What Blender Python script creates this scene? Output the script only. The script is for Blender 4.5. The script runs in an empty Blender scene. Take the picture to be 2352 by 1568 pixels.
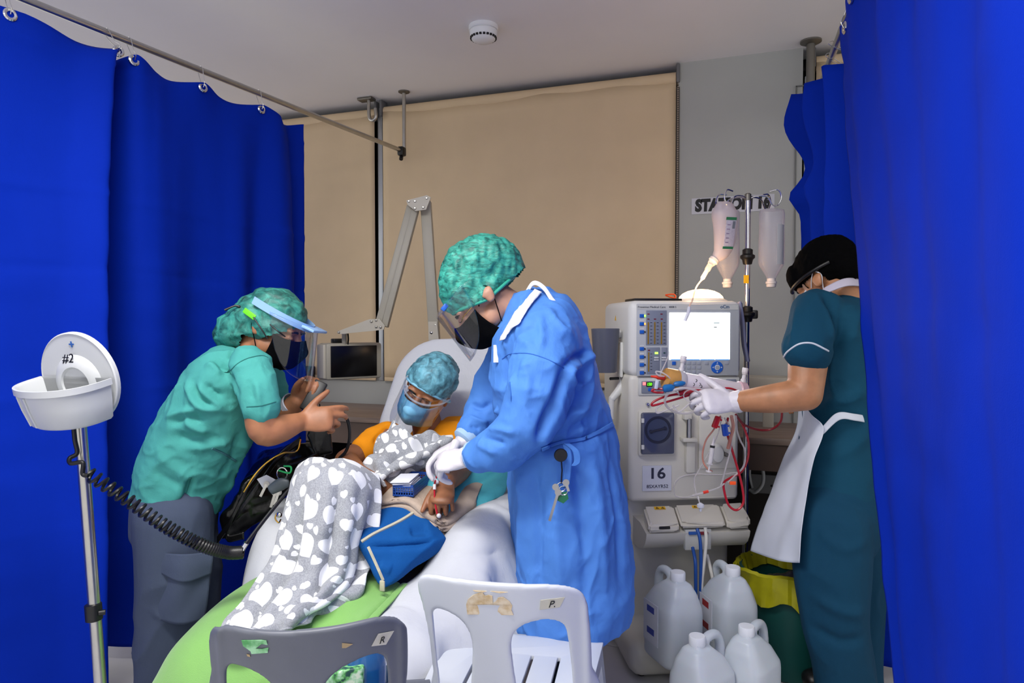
import bpy, bmesh, math, random
import numpy as np
from mathutils import Vector, Matrix, Euler
from mathutils.bvhtree import BVHTree
random.seed(7)
sc = bpy.context.scene
COL = sc.collection
# ------------------------------------------------------------------ camera
YAW, PIT, FOC, CAMH = math.radians(19.3), math.radians(1.46), 1568.0, 1.30
cam = bpy.data.cameras.new('camera'); cam.lens = 24; cam.sensor_width = 36; cam.clip_start = .02
camo = bpy.data.objects.new('camera', cam); COL.objects.link(camo)
camo.location = (0, 0, CAMH); camo.rotation_euler = (math.pi / 2 - PIT, 0, YAW)
sc.camera = camo
# ------------------------------------------------------------------ world, ceiling lamps, added uplights, exposure
W = bpy.data.worlds.new('world'); sc.world = W; W.use_nodes = True
W.node_tree.nodes['Background'].inputs[0].default_value = (1, .985, .96, 1)
W.node_tree.nodes['Background'].inputs[1].default_value = .75
def lamp(loc, sx, sy, power, col=(1, .97, .93)):
    l = bpy.data.lights.new('unseen_lamp', 'AREA'); l.shape = 'RECTANGLE'; l.size = sx; l.size_y = sy
    l.energy = power; l.color = col
    o = bpy.data.objects.new('unseen_lamp', l); COL.objects.link(o); o.location = loc
    return o
# fluorescent ceiling lamps out of view, each with an added uplight brightening the ceiling
for x, y, dn, up_ in ((-.95, .75, 30, 8), (-.50, -1.0, 8, 12), (1.9, -.2, 1, 4)):
    lamp((x, y, 2.44), 1.2, .25, dn); lamp((x, y, 2.46), 1.2, .25, up_).rotation_euler = (math.pi, 0, 0)
sc.view_settings.view_transform = 'Standard'; sc.view_settings.look = 'None'
sc.view_settings.exposure = 0.58; sc.view_settings.gamma = 1
sc.view_settings.use_curve_mapping = False
# ------------------------------------------------------------------ measuring: a pixel of the photo at a chosen distance
FW = Vector((-math.sin(YAW) * math.cos(PIT), math.cos(YAW) * math.cos(PIT), -math.sin(PIT)))
RT = Vector((math.cos(YAW), math.sin(YAW), 0)); UP = RT.cross(FW); CAM = Vector((0, 0, CAMH))
FH = Vector((-math.sin(YAW), math.cos(YAW), 0)); Z = Vector((0, 0, 1))
def ray(x, y): return FW + RT * float((x - 1176) / FOC) - UP * float((y - 784) / FOC)
def P(x, y, t): return CAM + t * ray(x, y)
def PY(x, y, Y): d = ray(x, y); return CAM + d * (Y / d.y)
def PZ(x, y, z): d = ray(x, y); return CAM + d * ((z - CAMH) / d.z)
def PX(x, y, X): d = ray(x, y); return CAM + d * (X / d.x)
def V(*a): return Vector(a)
# ------------------------------------------------------------------ materials
def lin(c):
    if isinstance(c, str): c = [int(c[i:i + 2], 16) / 255 for i in (0, 2, 4)]
    return tuple(((x + .055) / 1.055) ** 2.4 if x > .04045 else x / 12.92 for x in c) + (1,)
MATS = {}
class NT:
    def __init__(s, name):
        s.m = bpy.data.materials.new(name); s.m.use_nodes = True; s.t = s.m.node_tree
        s.b = s.t.nodes['Principled BSDF']; s.out = s.t.nodes['Material Output']
    def n(s, typ, **k):
        x = s.t.nodes.new(typ)
        for a, b in k.items(): setattr(x, a, b)
        return x
    def l(s, a, b): s.t.links.new(a, b)
    def set(s, sock, v):
        if hasattr(v, 'is_output') or hasattr(v, 'links') : s.l(v, sock)
        else: sock.default_value = v
    def math(s, op, a, b=0.0, c=0.0):
        x = s.n('ShaderNodeMath', operation=op)
        for i, q in enumerate((a, b, c)): s.set(x.inputs[i], q)
        return x.outputs[0]
    def mix(s, fac, a, b):
        x = s.n('ShaderNodeMix', data_type='RGBA')
        s.set(x.inputs[0], fac); s.set(x.inputs[6], a); s.set(x.inputs[7], b)
        return x.outputs[2]
    def ramp(s, fac, stops):
        x = s.n('ShaderNodeValToRGB'); s.set(x.inputs[0], fac)
        e = x.color_ramp.elements
        while len(e) < len(stops): e.new(.5)
        for q, (p, c) in zip(e, stops): q.position = p; q.color = c
        return x.outputs[0]
    def coord(s, scale=(1, 1, 1), rot=(0, 0, 0), src='Object'):
        tc = s.n('ShaderNodeTexCoord'); mp = s.n('ShaderNodeMapping')
        mp.inputs['Scale'].default_value = scale; mp.inputs['Rotation'].default_value = rot
        s.l(tc.outputs[src], mp.inputs[0]); return mp.outputs[0]
    def noise(s, vec, scale, detail=3, rough=.5, dist=0):
        x = s.n('ShaderNodeTexNoise'); s.l(vec, x.inputs['Vector'])
        x.inputs['Scale'].default_value = scale; x.inputs['Detail'].default_value = detail
        x.inputs['Roughness'].default_value = rough; x.inputs['Distortion'].default_value = dist
        return x.outputs[0]
    def bump(s, h, strength, dist=.002):
        x = s.n('ShaderNodeBump'); x.inputs['Strength'].default_value = strength; x.inputs['Distance'].default_value = dist
        s.l(h, x.inputs['Height']); s.l(x.outputs[0], s.b.inputs['Normal'])
def mat(name, col, rough=.5, metal=0, var=0, vs=8, bump=0, bs=60, bd=.002, alpha=1, trans=0, ior=1.45, emit=0, ecol=None, sss=0, sheen=0, stretch=(1, 1, 1), coat=0):
    if name in MATS: return MATS[name]
    k = NT(name); b = k.b
    c = lin(col); b.inputs['Base Color'].default_value = c
    b.inputs['Roughness'].default_value = rough; b.inputs['Metallic'].default_value = metal
    b.inputs['IOR'].default_value = ior
    if alpha < 1: b.inputs['Alpha'].default_value = alpha
    if trans: b.inputs['Transmission Weight'].default_value = trans
    if sss: b.inputs['Subsurface Weight'].default_value = sss; b.inputs['Subsurface Radius'].default_value = (.012, .005, .003)
    if sheen: b.inputs['Sheen Weight'].default_value = sheen
    if coat: b.inputs['Coat Weight'].default_value = coat
    if emit:
        b.inputs['Emission Color'].default_value = lin(ecol or col); b.inputs['Emission Strength'].default_value = emit
    if var or bump: vec = k.coord(stretch)
    if var:
        f = k.noise(vec, vs, 4)
        d = tuple(max(0, x * (1 - var)) for x in c[:3]) + (1,); e = tuple(min(1, x * (1 + var)) for x in c[:3]) + (1,)
        k.l(k.ramp(f, [(.3, d), (.7, e)]), b.inputs['Base Color'])
    if bump: k.bump(k.noise(vec, bs, 3), bump, bd)
    MATS[name] = k.m
    return k.m
def skin(name, col):
    if name in MATS: return MATS[name]
    k = NT(name); c = lin(col); vec = k.coord()
    f = k.noise(vec, 22, 4)
    k.l(k.ramp(f, [(.3, tuple(x * .82 for x in c[:3]) + (1,)), (.7, tuple(min(1, x * 1.12) for x in c[:3]) + (1,))]), k.b.inputs['Base Color'])
    k.b.inputs['Roughness'].default_value = .48
    k.b.inputs['Subsurface Weight'].default_value = .12; k.b.inputs['Subsurface Radius'].default_value = (.02, .008, .004)
    k.b.inputs['Subsurface Scale'].default_value = .5
    k.bump(k.noise(vec, 260, 2), .15, .001)
    MATS[name] = k.m; return k.m
def fabric(name, col, var=.06, crease=.25, cs=9, weave=.25, rough=.85, stretch=(1, 1, .45), sheen=.0, spec=.2):
    """woven cloth: slight mottling, fine weave relief and shallow creases"""
    if name in MATS: return MATS[name]
    k = NT(name); c = lin(col); vec = k.coord(stretch)
    f = k.noise(vec, cs * .6, 3)
    k.l(k.ramp(f, [(.25, tuple(x * (1 - var) for x in c[:3]) + (1,)), (.75, tuple(min(1, x * (1 + var)) for x in c[:3]) + (1,))]), k.b.inputs['Base Color'])
    k.b.inputs['Roughness'].default_value = rough; k.b.inputs['Sheen Weight'].default_value = sheen
    k.b.inputs['Specular IOR Level'].default_value = spec
    h = k.noise(vec, cs, 5, .55, .6); w = k.noise(k.coord(), 420, 1)
    hh = k.math('ADD', k.math('MULTIPLY', h, crease), k.math('MULTIPLY', w, weave * .08))
    k.bump(hh, .9, .02)
    MATS[name] = k.m; return k.m
def clear(name, col=(1, 1, 1), rough=.03, op=.06, tint=(1, 1, 1), fk=.4):
    """thin clear plastic: mostly transparent with a glossy surface"""
    if name in MATS: return MATS[name]
    k = NT(name)
    tr = k.n('ShaderNodeBsdfTransparent'); tr.inputs[0].default_value = tint + (1,)
    k.b.inputs['Base Color'].default_value = lin(col); k.b.inputs['Roughness'].default_value = rough
    fr = k.n('ShaderNodeFresnel'); fr.inputs[0].default_value = 1.4
    fac = k.math('ADD', k.math('MULTIPLY', fr.outputs[0], fk), op)
    mx = k.n('ShaderNodeMixShader'); k.l(fac, mx.inputs[0]); k.l(tr.outputs[0], mx.inputs[1]); k.l(k.b.outputs[0], mx.inputs[2])
    k.l(mx.outputs[0], k.out.inputs[0])
    MATS[name] = k.m; return k.m
def film(name, op=.02, rough=.05, fk=.35, tint=(.97, .98, 1)):
    """clear sheet that only mirrors a little light at its surface"""
    if name in MATS: return MATS[name]
    k = NT(name); k.t.nodes.remove(k.b); tr = k.n('ShaderNodeBsdfTransparent'); tr.inputs[0].default_value = tint + (1,); gl = k.n('ShaderNodeBsdfGlossy'); gl.inputs['Roughness'].default_value = rough
    fr = k.n('ShaderNodeFresnel'); fr.inputs[0].default_value = 1.45; mx = k.n('ShaderNodeMixShader'); k.l(k.math('ADD', k.math('MULTIPLY', fr.outputs[0], fk), op), mx.inputs[0])
    k.l(tr.outputs[0], mx.inputs[1]); k.l(gl.outputs[0], mx.inputs[2]); k.l(mx.outputs[0], k.out.inputs[0]); MATS[name] = k.m; return k.m
# ------------------------------------------------------------------ geometry helpers
def catmull(pts, sub, closed=False):
    pts = [np.array(p, float) for p in pts]
    if sub <= 1 or len(pts) < 3: return pts
    out = []; n = len(pts)
    for i in range(n if closed else n - 1):
        p0 = pts[(i - 1) % n] if (closed or i > 0) else 2 * pts[0] - pts[1]
        p1 = pts[i]; p2 = pts[(i + 1) % n]
        p3 = pts[(i + 2) % n] if (closed or i + 2 < n) else 2 * pts[-1] - pts[-2]
        for j in range(sub):
            t = j / sub
            out.append(.5 * (2 * p1 + (p2 - p0) * t + (2 * p0 - 5 * p1 + 4 * p2 - p3) * t * t + (3 * p1 - p0 - 3 * p2 + p3) * t ** 3))
    if not closed: out.append(pts[-1])
    return out
def nrm(v):
    v = np.array(v, float); return v / (np.linalg.norm(v) + 1e-12)
def basis(f, up=(0, 0, 1)):
    """matrix whose columns are right, forward, up"""
    f = nrm(f); r = np.cross(f, np.array(up, float)); r = nrm(r); u = np.cross(r, f)
    return np.column_stack((r, f, u))
class G:
    def __init__(s, m=None): s.v = []; s.f = []; s.m = m; s.n = 0; s.uv = None
    def add(s, v, f):
        v = np.array(v, float).reshape(-1, 3)
        if s.m is not None:
            a = np.array(s.m); v = v @ a[:3, :3].T + a[:3, 3]
        s.f += [tuple(i + s.n for i in q) for q in f]; s.v.append(v); s.n += len(v); return s
    def verts(s): return np.concatenate(s.v) if s.v else np.zeros((0, 3))
    def box(s, c, size, rot=None, bev=0, seg=2):
        bm = bmesh.new(); bmesh.ops.create_cube(bm, size=1)
        for v in bm.verts: v.co = Vector((v.co.x * size[0], v.co.y * size[1], v.co.z * size[2]))
        if bev: bmesh.ops.bevel(bm, geom=list(bm.edges), offset=min(bev, min(size) * .49), segments=seg, profile=.5, affect='EDGES')
        bm.verts.index_update()
        v = np.array([v.co[:] for v in bm.verts]); f = [tuple(x.index for x in q.verts) for q in bm.faces]; bm.free()
        if rot is not None:
            if isinstance(rot, (tuple, list)): rot = np.array(Euler(rot).to_matrix())
            v = v @ np.array(rot).T
        return s.add(v + np.array(c, float), f)
    def rings(s, rs, cap=True, closed=False):
        n = len(rs[0]); m = len(rs); v = np.concatenate([np.array(r, float) for r in rs]); f = []
        for i in range(m if closed else m - 1):
            for j in range(n):
                a = i * n + j; b = i * n + (j + 1) % n; c = ((i + 1) % m) * n + (j + 1) % n; d = ((i + 1) % m) * n + j
                f.append((a, b, c, d))
        if cap and not closed:
            f.append(tuple(range(n - 1, -1, -1))); f.append(tuple((m - 1) * n + j for j in range(n)))
        return s.add(v, f)
    def tube(s, pts, r, n=8, sub=1, closed=False, cap=True):
        if not hasattr(r, '__len__'): r = [r] * len(pts)
        q = catmull([list(p) + [x] for p, x in zip(pts, r)], sub, closed)
        pt = [p[:3] for p in q]; rr = [p[3] for p in q]; m = len(pt); rs = []; u = None
        for i in range(m):
            if closed: t = pt[(i + 1) % m] - pt[i - 1]
            else: t = pt[min(i + 1, m - 1)] - pt[max(i - 1, 0)]
            t = nrm(t)
            if u is None:
                h = np.array((0, 0, 1.)) if abs(t[2]) < .9 else np.array((1., 0, 0)); u = nrm(np.cross(t, h))
            u = nrm(u - t * (u @ t)); w = np.cross(t, u)
            rs.append([pt[i] + rr[i] * (math.cos(2 * math.pi * k / n) * u + math.sin(2 * math.pi * k / n) * w) for k in range(n)])
        return s.rings(rs, cap, closed)
    def eloft(s, pts, r1, r2, e2, n=20, sub=4, pw=2.0, round_ends=True):
        """tube of elliptic section; r2 is measured along e2, r1 across it; ends are domed"""
        if not hasattr(r1, '__len__'): r1 = [r1] * len(pts)
        if not hasattr(r2, '__len__'): r2 = [r2] * len(pts)
        q = catmull([list(p) + [a, b] for p, a, b in zip(pts, r1, r2)], sub)
        pt = [p[:3] for p in q]; m = len(pt); rs = []; e2 = nrm(e2)
        def ring(c, t, a, b):
            t = nrm(t); y = nrm(e2 - t * (e2 @ t)); x = np.cross(y, t); out = []
            for k in range(n):
                w = 2 * math.pi * k / n; cx, cy = math.cos(w), math.sin(w)
                if pw != 2.0:
                    cx = math.copysign(abs(cx) ** (2 / pw), cx); cy = math.copysign(abs(cy) ** (2 / pw), cy)
                out.append(c + a * cx * x + b * cy * y)
            return out
        for i in range(m):
            t = pt[min(i + 1, m - 1)] - pt[max(i - 1, 0)]
            if round_ends and i == 0:
                for w in (.15, .5, .8):
                    k = min(q[0][3], q[0][4]); rs.append(ring(pt[0] - nrm(t) * k * math.sqrt(1 - w * w) * .7, t, q[0][3] * w, q[0][4] * w))
            rs.append(ring(pt[i], t, q[i][3], q[i][4]))
            if round_ends and i == m - 1:
                for w in (.8, .5, .15):
                    k = min(q[i][3], q[i][4]); rs.append(ring(pt[i] + nrm(t) * k * math.sqrt(1 - w * w) * .7, t, q[i][3] * w, q[i][4] * w))
        return s.rings(rs)
    def lathe(s, prof, c=(0, 0, 0), axis=(0, 0, 1), n=24, cap=True, sx=1, sy=1):
        z = nrm(axis); h = np.array((1., 0, 0)) if abs(z[0]) < .9 else np.array((0, 1., 0)); y = nrm(np.cross(z, h)); x = np.cross(y, z)
        c = np.array(c, float)
        return s.rings([[c + z * zz + r * (sx * math.cos(2 * math.pi * k / n) * x + sy * math.sin(2 * math.pi * k / n) * y) for k in range(n)] for r, zz in prof], cap)
    def ell(s, c, r, rot=None, nu=20, nv=12):
        rs = []
        for j in range(1, nv):
            a = math.pi * j / nv
            rs.append([(r[0] * math.sin(a) * math.cos(2 * math.pi * k / nu), r[1] * math.sin(a) * math.sin(2 * math.pi * k / nu), -r[2] * math.cos(a)) for k in range(nu)])
        rs = [[(1e-4 * x / max(r[0], 1e-9), 1e-4 * y / max(r[1], 1e-9), -r[2]) for x, y, z in rs[0]]] + rs + [[(1e-4 * x / max(r[0], 1e-9), 1e-4 * y / max(r[1], 1e-9), r[2]) for x, y, z in rs[0]]]
        v = [np.array(q) for q in rs]
        if rot is not None: v = [q @ np.array(rot).T for q in v]
        return s.rings([q + np.array(c, float) for q in v])
    def prism(s, poly, o, x, y, h):
        """polygon given in the plane (o, x, y), extruded by h along x × y"""
        o = np.array(o, float); x = np.array(x, float); y = np.array(y, float); z = nrm(np.cross(x, y)) * h
        b = [o + p[0] * x + p[1] * y for p in poly]
        return s.rings([b, [q + z for q in b]])
    def grid(s, pts, nu, nv, thick=0, uv=None):
        """pts: (nv*nu) points row by row; optional thickness along the normals"""
        p = np.array(pts, float).reshape(nv, nu, 3); f = []
        idx = lambda i, j: i * nu + j
        for i in range(nv - 1):
            for j in range(nu - 1): f.append((idx(i, j), idx(i, j + 1), idx(i + 1, j + 1), idx(i + 1, j)))
        if thick:
            du = np.gradient(p, axis=1); dv = np.gradient(p, axis=0); nn = np.cross(du, dv); nn /= (np.linalg.norm(nn, axis=2, keepdims=True) + 1e-12)
            q = p - nn * thick; N = nu * nv
            f += [tuple(N + k for k in reversed(t)) for t in f]
            ed = [idx(0, j) for j in range(nu)] + [idx(i, nu - 1) for i in range(1, nv)] + [idx(nv - 1, j) for j in range(nu - 2, -1, -1)] + [idx(i, 0) for i in range(nv - 2, 0, -1)]
            for a, b in zip(ed, ed[1:] + ed[:1]): f.append((b, a, N + a, N + b))
            p = np.concatenate((p.reshape(-1, 3), q.reshape(-1, 3)))
            if uv is not None: s.uv = np.concatenate((uv, uv))
        elif uv is not None: s.uv = np.array(uv)
        return s.add(p, f)
    def build(s, name, m, parent=None, label=None, sharp=38, flat=False):
        return mkobj(name, s.verts(), s.f, m, parent, label, sharp, flat, s.uv)
WL = {}
def mkobj(name, v, f, m, parent=None, label=None, sharp=38, flat=False, uv=None):
    v = np.asarray(v, float); c = (v.min(0) + v.max(0)) / 2
    if parent is None: c[2] = v[:, 2].min()
    me = bpy.data.meshes.new(name); me.from_pydata((v - c).tolist(), [], [tuple(map(int, q)) for q in f]); me.update()
    if not flat:
        me.polygons.foreach_set('use_smooth', [True] * len(me.polygons))
        if sharp: me.set_sharp_from_angle(angle=math.radians(sharp))
    if uv is not None:
        l = me.uv_layers.new(name='UVMap'); li = np.zeros(len(me.loops), int); me.loops.foreach_get('vertex_index', li)
        l.data.foreach_set('uv', np.asarray(uv, float)[li].ravel())
    me.materials.append(m)
    o = bpy.data.objects.new(name, me); COL.objects.link(o)
    place(o, c, parent)
    if label: o['label'] = label
    return o
def place(o, c, parent=None):
    c = Vector(c); WL[o.name] = c
    if parent is not None: o.parent = parent; o.location = c - WL[parent.name]
    else: o.location = c
def thing(name, label, cat, loc=(0, 0, 0), group=None):
    o = bpy.data.objects.new(name, None); o.empty_display_size = .1; COL.objects.link(o); place(o, loc)
    o['label'] = label; o['category'] = cat
    if group: o['group'] = group
    return o
def tag(o, label, cat, group=None):
    o['label'] = label; o['category'] = cat
    if group: o['group'] = group
    return o
def struct(o): o['kind'] = 'structure'; return o
def dup(root, shift, label=None):
    """copy of a thing with copies of its parts and sub-parts, moved by shift"""
    def rec(o, par):
        c = o.copy(); COL.objects.link(c); c.parent = par
        for ch in list(o.children): rec(ch, c)
        return c
    r = rec(root, None); r.location = root.location + Vector(shift); WL[r.name] = Vector(r.location)
    if label: r['label'] = label
    return r
# smooth value noise for folds
def vnoise(p):
    p = np.asarray(p, float); i = np.floor(p); f = p - i; f = f * f * (3 - 2 * f); out = 0
    for a in (0, 1):
        for b in (0, 1):
            for c in (0, 1):
                q = i + (a, b, c); h = np.sin(q @ np.array((127.1, 311.7, 74.7))) * 43758.5453; h = h - np.floor(h)
                w = (f[:, 0] if a else 1 - f[:, 0]) * (f[:, 1] if b else 1 - f[:, 1]) * (f[:, 2] if c else 1 - f[:, 2])
                out = out + w * h
    return out * 2 - 1
def seg_dist(p, a, b):
    a = np.array(a, float); b = np.array(b, float); d = b - a; t = np.clip(((p - a) @ d) / (d @ d), 0, 1)
    return np.linalg.norm(p - a - t[:, None] * d, axis=1), t
def soft(g, name, m, parent=None, label=None, vox=.005, it=6, folds=(), noise=None, cut=None, warp=None, sharp=None, wr=()):
    """fuses overlapping closed shapes into one continuous skin, relaxes it, then adds cloth folds"""
    me = bpy.data.meshes.new('tmp'); me.from_pydata(g.verts().tolist(), [], g.f); me.update()
    t = bpy.data.objects.new('tmp', me); COL.objects.link(t)
    r = t.modifiers.new('r', 'REMESH'); r.mode = 'VOXEL'; r.voxel_size = vox
    if it: q = t.modifiers.new('s', 'SMOOTH'); q.factor = .5; q.iterations = it
    dg = bpy.context.evaluated_depsgraph_get(); e = bpy.data.meshes.new_from_object(t.evaluated_get(dg))
    bpy.data.objects.remove(t)
    n = len(e.vertices); co = np.zeros(n * 3); e.vertices.foreach_get('co', co); co = co.reshape(-1, 3)
    nn = np.zeros(n * 3); e.vertices.foreach_get('normal', nn); nn = nn.reshape(-1, 3)
    d = np.zeros(n)
    if folds:
        bv = BVHTree.FromPolygons([Vector(c) for c in co], [tuple(p.vertices) for p in e.polygons])
        for pts, w, am in folds:                       # a fold runs along a polyline traced on the visible side
            q = catmull([(x, y, 0) for x, y in [p[:2] for p in pts]], 5); hit = []
            for c in q:
                h = bv.ray_cast(CAM, ray(c[0], c[1]).normalized())[0]
                if h is not None and (not hit or (h - hit[-1]).length < .08): hit.append(h)
            L = len(hit)
            best = np.zeros(n)
            for i in range(L - 1):
                ds, tt = seg_dist(co, hit[i], hit[i + 1]); k = (i + tt) / max(1, L - 1)
                best = np.maximum(best, np.exp(-(ds / w) ** 2) * np.clip(np.sin(math.pi * np.clip(k, .03, .97)) * 1.8, 0, 1))
            d += am * best
    for sc_, am, pw in wr:                             # web of sharp creases
        q = co * np.array(sc_); q = q + .7 * np.stack((vnoise(q * .9 + 3.1), vnoise(q * .9 + 17.7), vnoise(q * .9 + 41.3)), axis=1)
        r_ = 1 - np.abs(vnoise(q)); d += am * (np.clip(r_, 0, 1) ** pw - .3)
    if noise:
        for sc_, am in noise: d += am * vnoise(co * np.array(sc_))
    co = co + nn * d[:, None]
    f = [tuple(p.vertices) for p in e.polygons]
    if warp: co = warp(co)
    if cut:  # drop faces where cut(co) is true
        k = cut(co); f = [q for q in f if not all(k[i] for i in q)]
        used = np.unique(np.concatenate([np.array(q) for q in f])); mp = -np.ones(n, int); mp[used] = np.arange(len(used)); co = co[used]; f = [tuple(mp[list(q)]) for q in f]
    bpy.data.meshes.remove(e)
    return mkobj(name, co, f, m, parent, label, sharp)
def bilerp(ctrl, nu, nv):
    """smooth surface through a net of control points (rows of points)"""
    rows = []
    L = len(ctrl[0])
    def res(pts, n):
        q = np.array(catmull(pts, 16)); i = np.linspace(0, len(q) - 1, n); k = np.clip(i.astype(int), 0, len(q) - 2); fr = (i - k)[:, None]
        return q[k] * (1 - fr) + q[k + 1] * fr
    rows = [res(r, nu) for r in ctrl]
    cols = [res([r[j] for r in rows], nv) for j in range(nu)]
    return np.stack(cols, axis=1)          # nv, nu, 3
def cloth(name, ctrl, m, parent=None, label=None, nu=60, nv=60, thick=.004, fold=None, uvs=1.0):
    p = bilerp(ctrl, nu, nv)
    du = np.gradient(p, axis=1); dv = np.gradient(p, axis=0); nn = np.cross(du, dv); nn /= (np.linalg.norm(nn, axis=2, keepdims=True) + 1e-12)
    u, v = np.meshgrid(np.linspace(0, 1, nu), np.linspace(0, 1, nv))
    if fold is not None: p = p + nn * fold(u, v, p)[..., None]
    lu = np.linalg.norm(np.diff(p, axis=1), axis=2).sum(1).mean(); lv = np.linalg.norm(np.diff(p, axis=0), axis=2).sum(0).mean()
    uv = np.stack((u * lu, v * lv), axis=2).reshape(-1, 2) * uvs
    g = G(); g.grid(p, nu, nv, thick, uv)
    return g.build(name, m, parent, label, sharp=None)
def text(name, body, size, o, x, y, m, parent, ext=.0006, shear=0, bold=0, sx=1, align='CENTER', label=None):
    """flat lettering lying in the plane (o, x, y)"""
    c = bpy.data.curves.new('t', 'FONT'); c.body = body; c.size = size; c.extrude = ext; c.shear = shear; c.offset = bold
    c.align_x = align; c.align_y = 'CENTER'; c.resolution_u = 3
    t = bpy.data.objects.new('t', c); COL.objects.link(t); dg = bpy.context.evaluated_depsgraph_get()
    e = bpy.data.meshes.new_from_object(t.evaluated_get(dg)); bpy.data.objects.remove(t)
    co = np.zeros(len(e.vertices) * 3); e.vertices.foreach_get('co', co); co = co.reshape(-1, 3)
    x = nrm(x); y = nrm(y); z = np.cross(x, y)
    w = np.array(o, float) + co[:, :1] * sx * x + co[:, 1:2] * y + co[:, 2:] * z
    r = mkobj(name, w, [tuple(p.vertices) for p in e.polygons], m, parent, label, None, True)
    bpy.data.meshes.remove(e); return r
def plate_mesh(outer, holes, h, bev=0):
    """flat plate with holes as (verts, faces) in the xy plane, thickness h"""
    c = bpy.data.curves.new('t', 'CURVE'); c.dimensions = '2D'; c.fill_mode = 'BOTH'; c.extrude = h / 2 - bev; c.bevel_depth = bev; c.bevel_resolution = 1
    for pl in [outer] + holes:
        s = c.splines.new('POLY'); s.points.add(len(pl) - 1); s.use_cyclic_u = True
        for q, p in zip(s.points, pl): q.co = (p[0], p[1], 0, 1)
    t = bpy.data.objects.new('t', c); COL.objects.link(t); dg = bpy.context.evaluated_depsgraph_get()
    e = bpy.data.meshes.new_from_object(t.evaluated_get(dg)); bpy.data.objects.remove(t)
    bm = bmesh.new(); bm.from_mesh(e); bmesh.ops.remove_doubles(bm, verts=bm.verts, dist=1e-5); bm.verts.index_update()
    v = np.array([q.co[:] for q in bm.verts]); f = [tuple(x.index for x in q.verts) for q in bm.faces]; bm.free()
    bpy.data.meshes.remove(e); return v, f
def rpoly(pts, r, n=5):
    """polygon with rounded corners"""
    out = []; m = len(pts)
    for i in range(m):
        p = np.array(pts[i], float); a = np.array(pts[i - 1], float) - p; b = np.array(pts[(i + 1) % m], float) - p
        rr = r[i] if hasattr(r, '__len__') else r
        rr = min(rr, np.linalg.norm(a) * .49, np.linalg.norm(b) * .49); A = p + nrm(a) * rr; B = p + nrm(b) * rr
        for k in range(n + 1):
            t = k / n; out.append(tuple((1 - t) ** 2 * A + 2 * t * (1 - t) * p + t * t * B))
    return out
# ================================================================== the room
M_wall = mat('wall_paint', 'aaacaa', .8, var=.03, vs=3, bump=.1, bs=120)
M_ceil = mat('ceiling_paint', 'eae8ea', .85, var=.02, vs=2)
M_tile = mat('floor_tile', 'd2d2d6', .22, var=.05, vs=5)
M_grout = mat('floor_grout', '8a8a8c', .8)
M_blind = mat('blind_cloth', 'd3bc9b', .9, var=.04, vs=4, bump=.25, bs=300, bd=.001)
M_steel = mat('brushed_steel', 'b9b7b2', .28, 1, var=.06, vs=20)
M_chrome = mat('chrome', 'd5d5d5', .12, 1)
M_dsteel = mat('dull_steel', '7d7a74', .45, .9)
M_black = mat('black_plastic', '101012', .4)
M_white = mat('white_plastic', 'e4e6e8', .35, var=.02, vs=6)
M_dark = mat('dark_panel', '2a2422', .6, var=.1, vs=6)
M_win = mat('night_glass', '0c0d10', .1)
g = G(); g.box((-.6, .2, -.03), (8.2, 7.6, .05)); floor = struct(g.build('floor', M_grout))
tm = None
for i in range(13):
    for j in range(12):
        c = (-4.55 + .6 * i, -3.0 + .6 * j, .0)
        if tm is None:
            g = G(); g.box((c[0], c[1], -.002), (.594, .594, .012), bev=.002, seg=1); tm = g.build('tile', M_tile, floor)
        else:
            o = tm.copy(); COL.objects.link(o); o.location = tm.location + Vector((.6 * i, .6 * j, 0))
g = G(); g.box((-.6, .2, 2.73), (8.2, 7.6, .06)); struct(g.build('ceiling', M_ceil))
g = G()
g.box((-.6, 4.02, 1.35), (8.2, .1, 2.7))                                  # outer wall behind the windows
g.box((-2.45, 3.895, .47), (4.16, .15, .94)); g.box((1.9, 3.895, .47), (3.2, .15, .94))   # breast wall under the windows
g.box((-.07, 3.88, 1.35), (.615, .18, 2.7))                               # pillar between the windows
wall = struct(g.build('wall_back', M_wall))
for n, x0, x1 in ((1, -4.6, -.38), (2, .24, 3.4)):
    g = G(); g.box(((x0 + x1) / 2, 3.955, 1.82), (x1 - x0, .02, 1.75)); w = struct(g.build('window_%d' % n, M_win))
    g = G(); g.box(((x0 + x1) / 2, 3.90, .955), (x1 - x0, .14, .03), bev=.004); g.build('window_sill', mat('sill_paint', 'a9a9a6', .6), w)
    if n == 1:
        g = G(); g.box((-2.215, 3.87, 1.8), (.035, .12, 1.72), bev=.004); g.box((-2.185, 3.86, 1.8), (.012, .09, 1.72))
        g.build('window_mullion', mat('aluminium', 'b4b8bd', .35, .8), w)
    else:
        g = G(); g.box((.262, 3.85, 1.75), (.03, .1, 1.62), bev=.004); g.build('window_frame', mat('aluminium', 'b4b8bd', .35, .8), w)
# thin frame line on the pillar
g = G(); g.box((.207, 3.787, 1.5), (.006, .008, 2.02)); g.box((.223, 3.787, 2.508), (.035, .008, .006))
struct(g.build('trim_1', mat('trim_line', '6f716f', .6)))
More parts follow.
